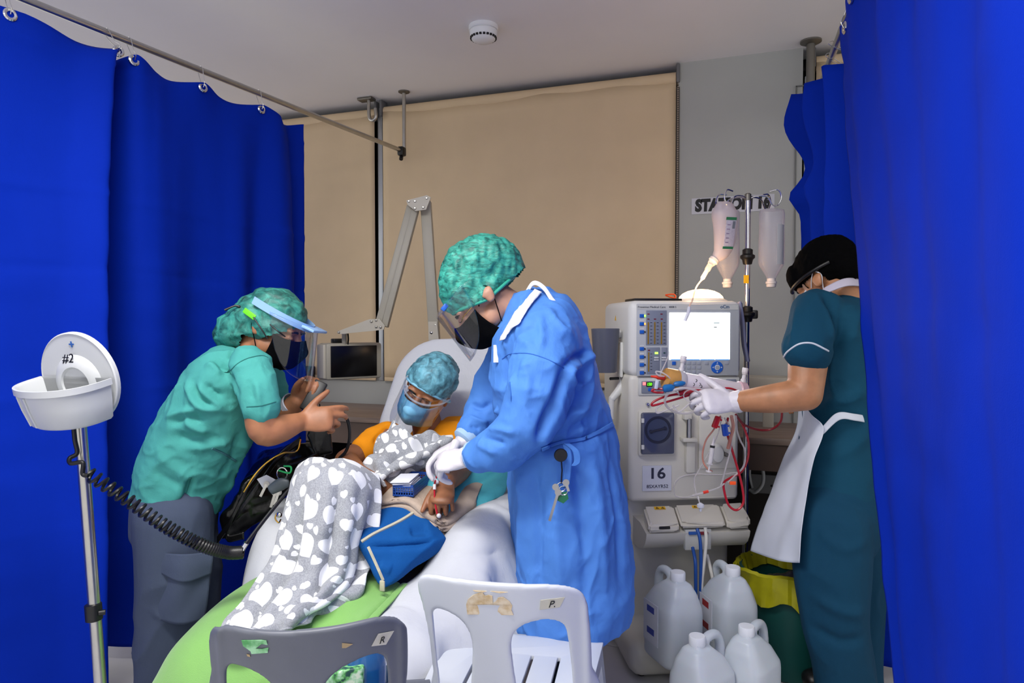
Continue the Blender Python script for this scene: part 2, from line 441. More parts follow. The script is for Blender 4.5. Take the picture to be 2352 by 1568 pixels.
# counter under the windows
def counter(x0, x1, label):
    t = thing('wall_counter', label, 'counter', ((x0 + x1) / 2, 3.5, 0))
    k = NT('wood_laminate' + str(x0)); vec = k.coord((1, 9, 9)); f = k.noise(vec, 3, 6, .6, 1.2)
    k.l(k.ramp(f, [(.3, lin('7c6a60')), (.7, lin('9c887c'))]), k.b.inputs['Base Color']); k.b.inputs['Roughness'].default_value = .45
    g = G(); g.box(((x0 + x1) / 2, 3.53, .775), (x1 - x0, .57, .03), bev=.004); g.build('worktop', k.m, t)
    g = G(); g.box(((x0 + x1) / 2, 3.79, .38), (x1 - x0, .03, .74)); g.build('back_panel', M_dark, t)
    n = max(1, round((x1 - x0) / .75))
    for i in range(n + 1):
        x = x0 + .01 + (x1 - x0 - .02) * i / n
        g = G(); g.box((x, 3.54, .38), (.02, .5, .76)); g.build('side_panel', M_dark, t)
    g = G(); g.box(((x0 + x1) / 2, 3.268, .70), (x1 - x0, .02, .12)); g.build('front_rail', mat('counter_front', '5c4a42', .5, var=.1), t)
    return t
counter(-4.45, -.9, 'long wood laminate counter along the wall beneath the beige blinds')
counter(-.15, 1.6, 'short wood laminate counter behind the dialysis machine at right')
# ------------------------------------------------------------------ roller blinds
def blind(x0, x1, y, label, chain=False, bracket=False):
    t = thing('roller_blind', label, 'blind', ((x0 + x1) / 2, y, .95), 'beige roller blinds')
    n = 40; pts = []
    for zz in np.linspace(2.62, .96, 24):
        for x in np.linspace(x0, x1, n):
            pts.append((x, y + .004 * math.sin(x * 5 + zz * 1.3) + .003 * math.sin(x * 13 + 1), zz))
    g = G(); g.grid(pts, n, 24, .002); g.build('fabric', M_blind, t, sharp=None)
    g = G(); g.tube([(x0, y + .025, 2.625), (x1, y + .025, 2.625)], .034, 20); g.build('roller_tube', M_blind, t)
    g = G(); g.box(((x0 + x1) / 2, y, .955), (x1 - x0, .012, .025), bev=.004); g.build('bottom_bar', M_blind, t)
    for x in (x0 - .012, x1 + .012):
        g = G(); g.box((x, y + .02, 2.645), (.018, .075, .1), bev=.006); g.build('bracket', mat('bracket_grey', '6a6a6c', .5), t)
    if chain:
        g = G(); xx = x1 + .012
        g.box((xx, y - .004, 1.62), (.016, .004, 1.9))
        c = g.build('chain_guide', mat('chain_guide', '4c4640', .6), t)
        g = G()
        for i in range(160): g.box((xx, y - .008, .72 + i * .0118), (.007, .005, .0065))
        g.build('bead_chain', mat('bead_chain', '96897a', .5), c)['kind'] = 'stuff'
    return t
blind(-3.7, -2.245, 3.80, 'narrow beige roller blind partly behind the left blue curtain')
blind(-2.175, -.392, 3.785, 'wide beige roller blind behind the treatment chair', chain=True)
blind(.30, 1.9, 3.80, 'beige roller blind glimpsed above the right blue curtain')
# pipe clamp under the ceiling where the two blinds meet
t = thing('pipe_clamp', 'grey ceiling clamp with a looped pipe between the two left blinds', 'clamp', (-2.26, 3.72, 2.56))
g = G(); g.box((-2.262, 3.73, 2.69), (.10, .06, .015), bev=.003); g.build('plate', M_dsteel, t)
g = G(); g.tube([(-2.245, 3.73, 2.69), (-2.245, 3.73, 2.60), (-2.235, 3.73, 2.565), (-2.21, 3.73, 2.56), (-2.195, 3.73, 2.585), (-2.20, 3.73, 2.63)], .011, 10, 4); g.build('loop', M_steel, t)
# ------------------------------------------------------------------ smoke detector
t = thing('smoke_detector', 'round white smoke detector on the ceiling', 'smoke detector', (-1.2, 3.02, 2.62))
c = (-1.2, 3.02, 2.70)
g = G(); g.lathe([(.068, 0), (.07, -.006), (.07, -.016), (.066, -.02)], c, n=40); g.build('base', M_white, t)
g = G(); g.lathe([(.062, -.02), (.066, -.026), (.063, -.046), (.054, -.064), (.036, -.074), (.001, -.077)], c, n=40); b = g.build('housing', M_white, t)
for k in range(22):
    a = 2 * math.pi * k / 22; r = .0585
    g = G(); g.box((c[0] + r * math.cos(a), c[1] + r * math.sin(a), c[2] - .056), (.009, .011, .009), rot=(0, -.35, 0) if False else np.array(Matrix.Rotation(a, 3, 'Z')), bev=.001, seg=1)
    g.build('vent', M_black, b)
# ------------------------------------------------------------------ curtain rods
def rodx(Y): return -1.99 - (3.664 - Y) * .1036
t = thing('curtain_rod', 'steel curtain rod above the left blue curtain, hung from the ceiling', 'curtain rod', (rodx(2), 2, 2.34))
g = G(); g.tube([(rodx(0), 0, 2.34), (rodx(3.664), 3.664, 2.34)], .0125, 16); g.build('rod', M_steel, t)
g = G(); g.tube([(-1.985, 3.70, 2.335), (-1.985, 3.70, 2.695)], .0115, 14); g.build('hanger', M_steel, t)
g = G(); g.lathe([(.034, 0), (.034, -.006), (.02, -.012)], (-1.985, 3.70, 2.70), n=24); g.build('flange', M_dsteel, t)
g = G(); g.box((-1.988, 3.675, 2.335), (.04, .05, .055), bev=.01); g.tube([(-1.99, 3.675, 2.31), (-1.985, 3.66, 2.285)], .012, 8); g.build('corner_clamp', M_black, t)
t = thing('curtain_rod', 'steel curtain rod above the right blue curtain, hung from the ceiling', 'curtain rod', (.28, 2, 2.34))
g = G(); g.tube([(.36, 0, 2.34), (.299, 2.488, 2.34), (.267, 3.70, 2.34)], .0125, 16); g.build('rod', M_steel, t)
g = G(); g.tube([(.267, 3.71, 2.33), (.267, 3.71, 2.695)], .02, 16); g.build('hanger', M_dsteel, t)
g = G(); g.lathe([(.05, 0), (.05, -.008), (.03, -.018)], (.267, 3.71, 2.70), n=24); g.build('flange', M_dsteel, t)
# ------------------------------------------------------------------ blue curtains
M_cur = fabric('blue_curtain', '0329a4', var=.10, crease=.16, cs=5, weave=.3, rough=.8, stretch=(1, 1, .35), sheen=0, spec=.08)
def curtain(name_label, top, bot, z0, z1, zt, wexp=.6, nu=240, nv=70, extra=None, creases=()):
    a = np.array(catmull(top, 16)); b = np.array(catmull(bot, 16))
    def res(q, n):
        i = np.linspace(0, len(q) - 1, n); k = np.clip(i.astype(int), 0, len(q) - 2); fr = (i - k)[:, None]; return q[k] * (1 - fr) + q[k + 1] * fr
    a = res(a, nu); b = res(b, nu); pts = []
    for v in np.linspace(0, 1, nv):
        w = v ** wexp
        xy = a * (1 - w) + b * w
        top_z = np.array([zt(s) for s in np.linspace(0, 1, nu)])
        zz = top_z * (1 - v) + z0 * v
        row = np.column_stack((xy, zz))
        if extra is not None: row = extra(row, v)
        pts.append(row)
    pts = np.concatenate(pts)
    d = .006 * vnoise(pts * np.array((9, 9, 3.))) + .004 * vnoise(pts * np.array((4, 4, 14.)))
    for z0, am in creases:                                   # pressed fold lines and the hem seam
        d = d + am * np.exp(-((pts[:, 2] - z0 - .02 * vnoise(pts * np.array((1.5, 1.5, .1)))) / .011) ** 2) * (.6 + .6 * vnoise(pts * np.array((3., 3., 1.))))
    pts[:, 0] += d
    t = thing('curtain', name_label, 'curtain', (pts[:, 0].mean(), pts[:, 1].mean(), z0))
    g = G(); g.grid(pts, nu, nv, .0015); g.build('curtain_cloth', M_cur, t, sharp=None)
    return t, pts.reshape(nv, nu, 3)
def grommet(t, p, n, rod):
    n = nrm(n); g = G(); p = np.array(p, float)
    g.lathe([(.009, -.003), (.010, .004), (.016, .005), (.020, .002), (.020, -.003), (.009, -.003)], p, n, 24, cap=False); g.build('grommet', M_chrome, t)
    g = G(); r = np.array(rod, float)
    pts = [p + n * .004, p + n * .012 + (0, 0, .02), (p + r) / 2 + n * .014, r + n * .016, r + (0, 0, .016), r - n * .016, (p + r) / 2 - n * .012, p - n * .01 + (0, 0, .015), p - n * .004]
    g.tube(pts, .0013, 6, 5); g.build('hook', M_chrome, t)
tp = [(0, .1), (.03, .6), (-.02, 1.1), (.02, 1.56), (.0, 1.75), (.03, 1.87), (-.10, 1.895), (-.10, 1.915), (.035, 1.93), (.0, 2.04), (-.02, 2.14), (.02, 2.245), (-.01, 2.35), (-.01, 2.45), (.02, 2.56), (.03, 2.65), (-.02, 2.72), (-.06, 2.80), (-.02, 2.87)]
bt = [(-.02, .1), (.0, .6), (-.02, 1.1), (.08, 1.42), (.18, 1.58), (.27, 1.68), (-.14, 1.72), (-.24, 1.86), (-.06, 1.94), (.05, 1.99), (.03, 2.09), (-.05, 2.23), (.0, 2.36), (.04, 2.45), (-.05, 2.56), (.03, 2.68), (.04, 2.78), (-.05, 2.85), (-.05, 2.92)]
tp = [(rodx(y) + x, y) for x, y in tp]; bt = [(rodx(y) + x - (.10 if y < 1.9 else .02), y) for x, y in bt]
gs = [3 / 18, 5.1 / 18, 8 / 18, 11 / 18, 14 / 18, 1.0]
def zt(s):
    for a, b in zip([-.1] + gs, gs + [1.2]):
        if a <= s <= b: q = (s - a) / (b - a); L = b - a; return 2.287 - min(.03, .2 * L) * math.sin(math.pi * q) ** 1.2
    return 2.28
cl, cp = curtain('long blue privacy curtain hanging behind the nurse in green scrubs', tp, bt, .07, 2.28, zt, wexp=.4, nv=150, creases=((2.205, .006), (1.74, .007), (1.48, -.006), (1.05, .006), (.62, .005)))
for s in gs[:-1]:
    p = cp[1][int(s * 239)]; grommet(cl, p + np.array((.004, 0, -.004)), (1, -.25, 0), (rodx(p[1]), p[1], 2.34))
# right: near length, pushed toward the camera low down
ts = np.linspace(0, 1, 22)
tp = [(.355 - .095 * s ** 2 + .016 * math.sin(s * 40), .25 + 2.27 * s) for s in ts]
bt = [(.36 + .02 * math.sin(s * 34 + 1) + .0 * s, .25 + 1.50 * s) for s in ts]
cr, cp = curtain('near blue privacy curtain filling the right edge', tp, bt, .05, 2.28, lambda s: 2.30 - .02 * abs(math.sin(s * 18)), wexp=1.15, nu=200)
for s in (.62, .72, .80, .88, .96):
    p = cp[1][int(s * 199)]; grommet(cr, p + np.array((-.003, 0, -.006)), (-1, -.2, 0), (.30, p[1], 2.34))
# right: far length gathered into deep folds behind the man in teal
fx = [(.17, 3.20), (.24, 3.16), (.36, 3.12), (.30, 3.06), (.20, 3.03), (.30, 2.99), (.42, 2.96), (.34, 2.91), (.24, 2.89), (.34, 2.86), (.46, 2.83), (.44, 2.79), (.36, 2.77), (.50, 2.74), (.60, 2.70)]
def fextra(row, v):
    row = row.copy(); z = row[:, 2]
    k = np.exp(-((z - 2.17) / .13) ** 2) * .06 - np.exp(-((z - 1.98) / .09) ** 2) * .02 + np.exp(-((z - 1.85) / .06) ** 2) * .05
    row[:, 0] -= k * np.clip((row[:, 1] - 2.95) / .15, 0, 1); return row
cf, cp = curtain('gathered dark blue curtain behind the man in teal scrubs', [(x * .9 + .03, y) for x, y in fx], [(x + .05, y) for x, y in fx], .06, 2.28, lambda s: 2.29 - .03 * s * 0 - .015 * abs(math.sin(s * 16)), extra=fextra)
for s in (.14, .45, .72):
    p = cp[1][int(s * 239)]; grommet(cf, p + np.array((-.003, -.004, -.006)), (-.8, -.6, 0), (.28, p[1], 2.34))
g = G(); p = P(1879, 357, 2.85); g.lathe([(.009, -.003), (.010, .004), (.016, .005), (.020, .002), (.020, -.003)], p, (-.6, -.8, 0), 24, cap=False); g.build('grommet', M_chrome, cf)
# ================================================================== furniture and equipment
def hull(g, pts):
    bm = bmesh.new(); [bm.verts.new(p) for p in pts]; r = bmesh.ops.convex_hull(bm, input=bm.verts)
    bmesh.ops.delete(bm, geom=[e for e in r['geom_interior'] if isinstance(e, bmesh.types.BMVert)], context='VERTS')
    bm.verts.index_update(); g.add([v.co[:] for v in bm.verts], [tuple(v.index for v in f.verts) for f in bm.faces]); bm.free(); return g
def onplane(px, py, o, n):
    d = ray(px, py); s = (Vector(o) - CAM).dot(Vector(n)) / d.dot(Vector(n)); return CAM + d * s
def bolt(g, p, n, r=.006): g.lathe([(r, 0), (r, .003), (r * .7, .005), (.0005, .0055)], p, n, 10)
# ------------------------------------------------------------------ television on a folding arm
M_beige = mat('beige_enamel', 'a9a597', .45, var=.04, vs=6)
M_beige2 = mat('pale_enamel', 'bdb8aa', .45)
arm = thing('television_mount', 'beige folding mount of jointed bars standing in front of the blind', 'mount', (P(1002, 960, 3.36).x, P(1002, 960, 3.36).y, 0))
def flatbar(a, b, w, d, name, m=M_beige):
    a = np.array(a); b = np.array(b); y = nrm(b - a); z = nrm(np.array(FH)); x = nrm(np.cross(y, z)); z = np.cross(x, y)
    g = G(); g.box((a + b) / 2, (w, np.linalg.norm(b - a), d), rot=np.column_stack((x, y, z)), bev=.004); return g.build(name, m, arm)
flatbar(P(943, 474, 3.30), P(871, 742, 3.26), .031, .045, 'upper_bar'); flatbar(P(955, 480, 3.30), P(884, 750, 3.26), .031, .05, 'upper_bar')
flatbar(P(978, 462, 3.34), P(1000, 800, 3.34), .05, .06, 'post')
q = P(1000, 770, 3.36); flatbar(q, (q.x, q.y, .02), .045, .05, 'post_foot', M_beige2)
g = G(); g.box((q.x, q.y, .018), (.3, .3, .022), bev=.008); g.build('base_plate', M_beige, arm)
def platepoly(px, t, h, name, parent, m=M_beige2):
    o = P(*px[0], t); pl = [((P(x, y, t) - o).dot(RT), (P(x, y, t) - o).dot(Z)) for x, y in px]
    g = G(); g.prism(pl, np.array(o) , np.array(RT), np.array(Z), h); return g.build(name, m, parent)
pt = platepoly([(934, 461), (981, 449), (990, 454), (979, 482), (955, 485), (937, 471)], 3.26, .01, 'joint_plate', arm)
for x, y in [(939, 462), (953, 462), (980, 455), (953, 478), (972, 476)]: g = G(); bolt(g, P(x, y, 3.25), -FH); g.build('bolt', M_steel, pt)
br = platepoly([(776, 761), (849, 733), (873, 732), (885, 748), (882, 757), (781, 767)], 3.22, .012, 'bracket', arm)
platepoly([(776, 761), (849, 733), (873, 732), (885, 748), (882, 757), (781, 767)], 3.29, .012, 'bracket', arm)
for x, y in [(864, 735), (864, 750), (874, 751), (853, 738), (778, 763)]: g = G(); bolt(g, P(x, y, 3.205), -FH); g.build('bolt', M_steel, br)
lp = platepoly([(984, 738), (1004, 738), (1008, 782), (985, 782)], 3.30, .01, 'joint_plate', arm)
for x, y, r in ((1000, 746, .006), (991, 764, .008)): g = G(); bolt(g, P(x, y, 3.295), -FH, r); g.build('bolt', M_steel, lp)
tv = thing('television', 'small beige boxed television with a dark screen hanging from the folding arm', 'television', P(800, 868, 3.28))
g = G(); g.tube([P(791, 764, 3.26), P(791, 790, 3.30)], .012, 12); g.build('stem', M_beige2, tv)
g = G(); g.tube([P(799, 766, 3.26), P(800, 778, 3.27), P(799, 790, 3.3)], .004, 8, 4); g.build('cable', M_black, tv)
ph = math.radians(35); tx = RT * math.cos(ph) + FH * math.sin(ph); ty = -RT * math.sin(ph) + FH * math.cos(ph)
Rtv = np.column_stack((tx, ty, Z)); o = P(753, 831, 3.24); c = Vector(o) + tx * .135 + ty * .055
g = G(); g.box(c, (.285, .11, .175), rot=Rtv, bev=.012); g.build('casing', M_beige, tv)
g = G(); g.box(c - ty * .056 - tx * .004, (.235, .006, .15), rot=Rtv, bev=.002); g.build('screen', mat('dark_screen', '050506', .25), tv)
g = G(); g.box(c - tx * .14, (.012, .006, .06), rot=Rtv, bev=.002); g.build('side_slot', M_black, tv)
g = G(); g.box(c - tx * .06 + Z * .098 + ty * .01, (.06, .04, .022), rot=Rtv, bev=.004); g.build('top_module', M_black, tv)
g = G(); g.box(c - tx * .145 , (.02, .09, .165), rot=Rtv, bev=.008); g.build('side_cover', M_beige2, tv)
# ------------------------------------------------------------------ small black box on the sill
g = G(); g.box(PY(703, 856, 3.79), (.13, .06, .09), bev=.006); tag(g.build('speaker_box', M_black), 'small black box on the wall under the blind at the curtain edge', 'box')
# ------------------------------------------------------------------ instrument stand with basket
st = thing('instrument_stand', 'steel pole stand carrying a white plastic disc and basket marked #2', 'stand', P(255, 1909, 1.75))
pb = P(255, 1909, 1.75); ptop = P(183, 955, 1.76)
g = G(); g.tube([pb + V(0, 0, .03), ptop], .0145, 20); g.build('pole', M_steel, st)
p = P(215, 1405, 1.753); ax = nrm(ptop - pb)
g = G(); g.lathe([(.0165, -.022), (.02, -.02), (.02, .02), (.0165, .022)], p, ax, 20); cl_ = g.build('clamp_collar', M_black, st)
g = G(); g.tube([p + V(.018, 0, 0), Vector(p) + RT * .03], .007, 10); g.build('clamp_knob', M_black, cl_)
for k in range(5):
    a = 2 * math.pi * k / 5 + .4; d = V(math.cos(a), math.sin(a), 0)
    g = G(); g.tube([pb + V(0, 0, .06), pb + d * .14 + V(0, 0, .055), pb + d * .27 + V(0, 0, .045)], [.018, .016, .012], 12, 3); b = g.build('leg', M_dsteel, st)
    g = G(); q = pb + d * .27; g.lathe([(.022, -.01), (.024, -.008), (.024, .008), (.022, .01)], (q.x, q.y, .0255), (-d.y, d.x, 0), 18); g.build('castor', M_black, b)
dc = P(183, 868, 1.76); dn = nrm(-RT * .26 - FH * .92 - Z * .20); M_bw = mat('basket_plastic', 'c4c7c8', .3, var=.02, vs=6)
g = G(); g.lathe([(.116, -.012), (.121, -.008), (.121, .002), (.118, .005), (.116, .003), (.001, .003)], dc, dn, 56); disc = g.build('disc', M_bw, st)
bx = np.array(nrm(np.cross(np.array(dn), (0, 0, 1)))) * -1; bz = np.cross(bx, dn) ; bz = bz if bz[2] > 0 else -bz
g = G(); g.lathe([(.075, .003), (.066, .012), (.045, .016), (.040, .010), (.001, .010)], np.array(dc) - bz * .012, dn, 40); g.build('hub', M_bw, disc)
bxt = np.cross(bz, np.array(dn))
text('marking', '#2', .034, np.array(dc) + bz * .055 + np.array(dn) * .0135 - bxt * .012, bxt, bz, M_black, disc, shear=.3)
text('sticker', '+', .03, np.array(dc) + bz * .089 + np.array(dn) * .0042, bxt, bz, mat('blue_print', '2f5fa8', .5), disc, bold=.0006)
def Dring(w, d, z, k=26, off=0.0):
    out = []
    for i in range(k + 1):
        a = math.pi * i / k
        out.append(np.array(dc) + bx * (-w * math.cos(a)) + np.array(dn) * (d * abs(math.sin(a)) ** .62 + .012 + off) + bz * z)
    return out
g = G()
prof = [(.112, .125, .006), (.116, .130, .006), (.116, .130, -.010), (.110, .124, -.012), (.106, .118, -.05), (.098, .108, -.095), (.09, .099, -.102)]
inn = [(.085, .094, -.098), (.094, .104, -.093), (.102, .114, -.05), (.107, .12, .0)]
g.rings([Dring(*q) for q in prof] + [Dring(*q) for q in inn] + [Dring(*prof[0])], cap=False)
g.rings([Dring(.088, .097, -.101), Dring(.088, .097, -.098)])
bk = g.build('basket', M_bw, st, sharp=50)
for a in (.95, 1.3):
    g = G(); g.tube([np.array(dc) + bx * (-(w_ + .001) * math.cos(a)) + np.array(dn) * ((d_ + .001) * math.sin(a) ** .62 + .012) + bz * z_ for w_, d_, z_ in ((.110, .124, -.014), (.106, .118, -.05), (.098, .108, -.093))], .003, 8); g.build('rib', M_bw, bk)
# coiled hose running to the bag on the chair
ho = thing('coiled_hose', 'black coiled hose running from the basket stand toward the chair', 'hose', P(560, 1290, 1.88))
g = G(); g.tube([P(168, 968, 1.72), P(172, 1010, 1.72), P(177, 1040, 1.72), P(160, 1052, 1.71), P(163, 1064, 1.70), P(190, 1062, 1.70), P(190, 1088, 1.70), P(203, 1092, 1.70)], .0055, 10, 6)
g.build('plain_end', M_black, ho)
g = G(); g.tube([P(168, 968, 1.72), P(170, 985, 1.72)], .0062, 12); g.build('ferrule', M_chrome, ho)
ax = catmull([P(200, 1085, 1.70), P(235, 1108, 1.72), P(300, 1152, 1.75), P(380, 1208, 1.79), P(460, 1250, 1.83), P(520, 1268, 1.86), P(558, 1268, 1.87)], 40)
ax = np.array(ax); s = np.linspace(0, 1, 900); L = len(ax)
ip = np.clip(s * (L - 1), 0, L - 1.001); k = ip.astype(int); cen = ax[k] * (1 - (ip - k))[:, None] + ax[np.minimum(k + 1, L - 1)] * (ip - k)[:, None]
turn = 2 * math.pi * (6 * s + 40 * s ** 2.0); tn = np.gradient(cen, axis=0); tn /= np.linalg.norm(tn, axis=1)[:, None]
e1 = np.cross(tn, np.array((0, 0, 1.))); e1 /= np.linalg.norm(e1, axis=1)[:, None]; e2 = np.cross(e1, tn)
hp = cen + .0145 * (np.cos(turn)[:, None] * e1 + np.sin(turn)[:, None] * e2)
g = G(); g.tube(list(hp), .0042, 6); g.build('coil', M_black, ho)
g = G(); g.tube([P(556, 1262, 1.87), P(566, 1246, 1.87)], .007, 10); g.build('connector', M_chrome, ho)
g = G(); g.tube([P(564, 1250, 1.87), P(610, 1190, 1.92), P(655, 1135, 1.98), P(695, 1092, 2.04)], .0055, 8, 5); g.build('straight_hose', M_black, ho)
# ------------------------------------------------------------------ treatment chair
M_sheet = fabric('white_sheet', 'c9ccd2', var=.02, crease=.35, cs=7, weave=.2, stretch=(1, 1, 1))
M_vinyl = mat('navy_vinyl', '17304a', .45, var=.08, vs=6)
ch = thing('treatment_chair', 'reclining treatment chair with a white covered backrest', 'chair', (-1.1, 1.95, 0))
ang = math.radians(27); by = Vector((0, math.sin(ang), math.cos(ang))); bn = Vector((0, -math.cos(ang), math.sin(ang)))
ol = rpoly([(-.30, 0), (.30, 0), (.325, .45), (.29, .76), (-.29, .76), (-.325, .45)], [.03, .03, .1, .16, .16, .1], 8)
v, f = plate_mesh(ol, [], .13, .03)
g = G(); g.add([Vector((-1.08, 2.30, .52)) + Vector((1, 0, 0)) * a + by * b - bn * c for a, b, c in v], f)
soft(g, 'backrest', M_sheet, ch, 'white sheet covered backrest', vox=.012, it=8, noise=[((5, 5, 9), .004)], wr=[((5, 5, 5), .006, 3)])
g = G(); g.box((-1.09, 2.05, .47), (.60, .66, .13), bev=.04, seg=3); g.build('seat', M_vinyl, ch)
g = G(); g.box((-1.09, 1.56, .44), (.56, .40, .09), rot=(.16, 0, 0), bev=.03, seg=3); g.build('leg_rest', M_vinyl, ch)
for x in (-1.44, -.765):
    g = G(); g.box((x, 2.12, .64), (.10, .42, .07), bev=.03, seg=3); a = g.build('armrest', M_vinyl, ch)
    g = G(); g.box((x, 2.1, .42), (.05, .3, .42), bev=.01); g.build('armrest_support', M_dsteel, a)
g = G(); g.box((-1.09, 2.02, .3), (.42, .5, .22), bev=.02); g.build('lift_base', M_vinyl, ch)
for x in (-1.33, -.85):
    g = G(); g.box((x, 1.98, .1), (.05, .8, .05), bev=.01); g.box((x, 1.98, .2), (.05, .12, .18)); g.build('runner', M_dsteel, ch)
    for y in (1.64, 2.32):
        g = G(); g.lathe([(.035, -.012), (.038, -.01), (.038, .01), (.035, .012)], (x, y, .038), (1, 0, 0), 20); g.build('castor', M_black, ch)
# white sheet over the right armrest, falling along the side
def rowsXY(rows): return [[(x, y, z) for x, z in r] for y, r in rows]
ctrl = rowsXY([
 (2.30, [(-.86, .66), (-.83, .71), (-.755, .725), (-.69, .69), (-.66, .55), (-.64, .40), (-.63, .30)]),
 (2.10, [(-.89, .64), (-.84, .71), (-.755, .73), (-.685, .69), (-.65, .55), (-.63, .40), (-.62, .28)]),
 (1.92, [(-.91, .61), (-.85, .695), (-.76, .72), (-.69, .675), (-.655, .54), (-.635, .40), (-.625, .28)]),
 (1.80, [(-.93, .56), (-.86, .62), (-.78, .65), (-.705, .61), (-.67, .50), (-.65, .38), (-.645, .28)]),
 (1.70, [(-.95, .54), (-.88, .55), (-.82, .545), (-.74, .51), (-.69, .42), (-.675, .33), (-.67, .25)]),
 (1.56, [(-.97, .52), (-.90, .525), (-.84, .51), (-.77, .46), (-.735, .38), (-.715, .29), (-.71, .22)]),
 (1.42, [(-.98, .48), (-.92, .485), (-.86, .465), (-.80, .42), (-.775, .34), (-.76, .27), (-.755, .21)]),
 (1.34, [(-.98, .44), (-.92, .445), (-.87, .42), (-.83, .37), (-.81, .31), (-.80, .26), (-.795, .21)])])
def shf(u, v, p):
    w = np.clip((u - .35) / .5, 0, 1)
    return w * (.022 * np.sin(p[..., 1] * 30 + 6 * u) + .012 * np.sin(p[..., 1] * 57 + 2 + 3 * u)) + .009 * (1 - np.abs(vnoise(p.reshape(-1, 3) * np.array((9, 13, 9))))).reshape(u.shape) ** 3 + .004 * vnoise((p.reshape(-1, 3) * 14)).reshape(u.shape)
tag(cloth('draped_sheet', ctrl, M_sheet, nu=90, nv=130, fold=shf), 'white sheet draped over the armrest beside the nurse in blue gown', 'sheet')
# white sheet over the left armrest
ctrl = rowsXY([
 (2.30, [(-1.60, .22), (-1.58, .45), (-1.53, .66), (-1.46, .71), (-1.38, .69), (-1.33, .60)]),
 (2.05, [(-1.60, .22), (-1.58, .45), (-1.53, .66), (-1.46, .715), (-1.38, .69), (-1.33, .60)]),
 (1.86, [(-1.59, .22), (-1.57, .45), (-1.52, .64), (-1.46, .70), (-1.38, .67), (-1.31, .58)]),
 (1.76, [(-1.58, .20), (-1.55, .40), (-1.50, .56), (-1.44, .61), (-1.37, .59), (-1.30, .56)]),
 (1.66, [(-1.56, .18), (-1.52, .32), (-1.47, .43), (-1.42, .49), (-1.36, .52), (-1.29, .53)]),
 (1.56, [(-1.54, .16), (-1.49, .28), (-1.44, .38), (-1.39, .45), (-1.34, .49), (-1.28, .51)])])
def shf2(u, v, p): return .012 * np.sin(p[..., 1] * 40 + 4 * u) * np.clip(1 - u * 1.6, 0, 1) + .006 * vnoise((p.reshape(-1, 3) * 13)).reshape(u.shape)
tag(cloth('draped_sheet', ctrl, M_sheet, nu=70, nv=80, fold=shf2), 'greyish white sheet over the armrest next to the nurse in green', 'sheet')
# green blanket on the leg rest
M_green = fabric('green_fleece', '84b964', var=.06, crease=.2, cs=10, weave=.5, stretch=(1, 1, 1), sheen=.3)
ctrl = rowsXY([
 (1.74, [(-1.50, .36), (-1.45, .47), (-1.36, .545), (-1.2, .56), (-1.06, .56), (-.98, .555), (-.93, .54)]),
 (1.60, [(-1.52, .30), (-1.475, .44), (-1.38, .525), (-1.2, .545), (-1.06, .545), (-.97, .54), (-.925, .525)]),
 (1.48, [(-1.52, .26), (-1.48, .40), (-1.39, .50), (-1.2, .525), (-1.06, .525), (-.97, .52), (-.92, .505)]),
 (1.38, [(-1.52, .22), (-1.475, .36), (-1.39, .455), (-1.2, .49), (-1.06, .49), (-.97, .485), (-.92, .47)]),
 (1.325, [(-1.51, .18), (-1.47, .28), (-1.39, .36), (-1.2, .40), (-1.06, .40), (-.97, .40), (-.92, .39)]),
 (1.30, [(-1.51, .10), (-1.47, .15), (-1.39, .20), (-1.2, .22), (-1.06, .22), (-.97, .22), (-.92, .22)])])
def gf(u, v, p): return .007 * np.sin(u * 17 + 3 * v) + .010 * np.exp(-((u - .93) / .02) ** 2) + .006 * vnoise(p.reshape(-1, 3) * 11).reshape(u.shape)
tag(cloth('green_blanket', ctrl, M_green, nu=110, nv=90, fold=gf, thick=.008), 'bright green fleece blanket over the foot of the treatment chair', 'blanket')
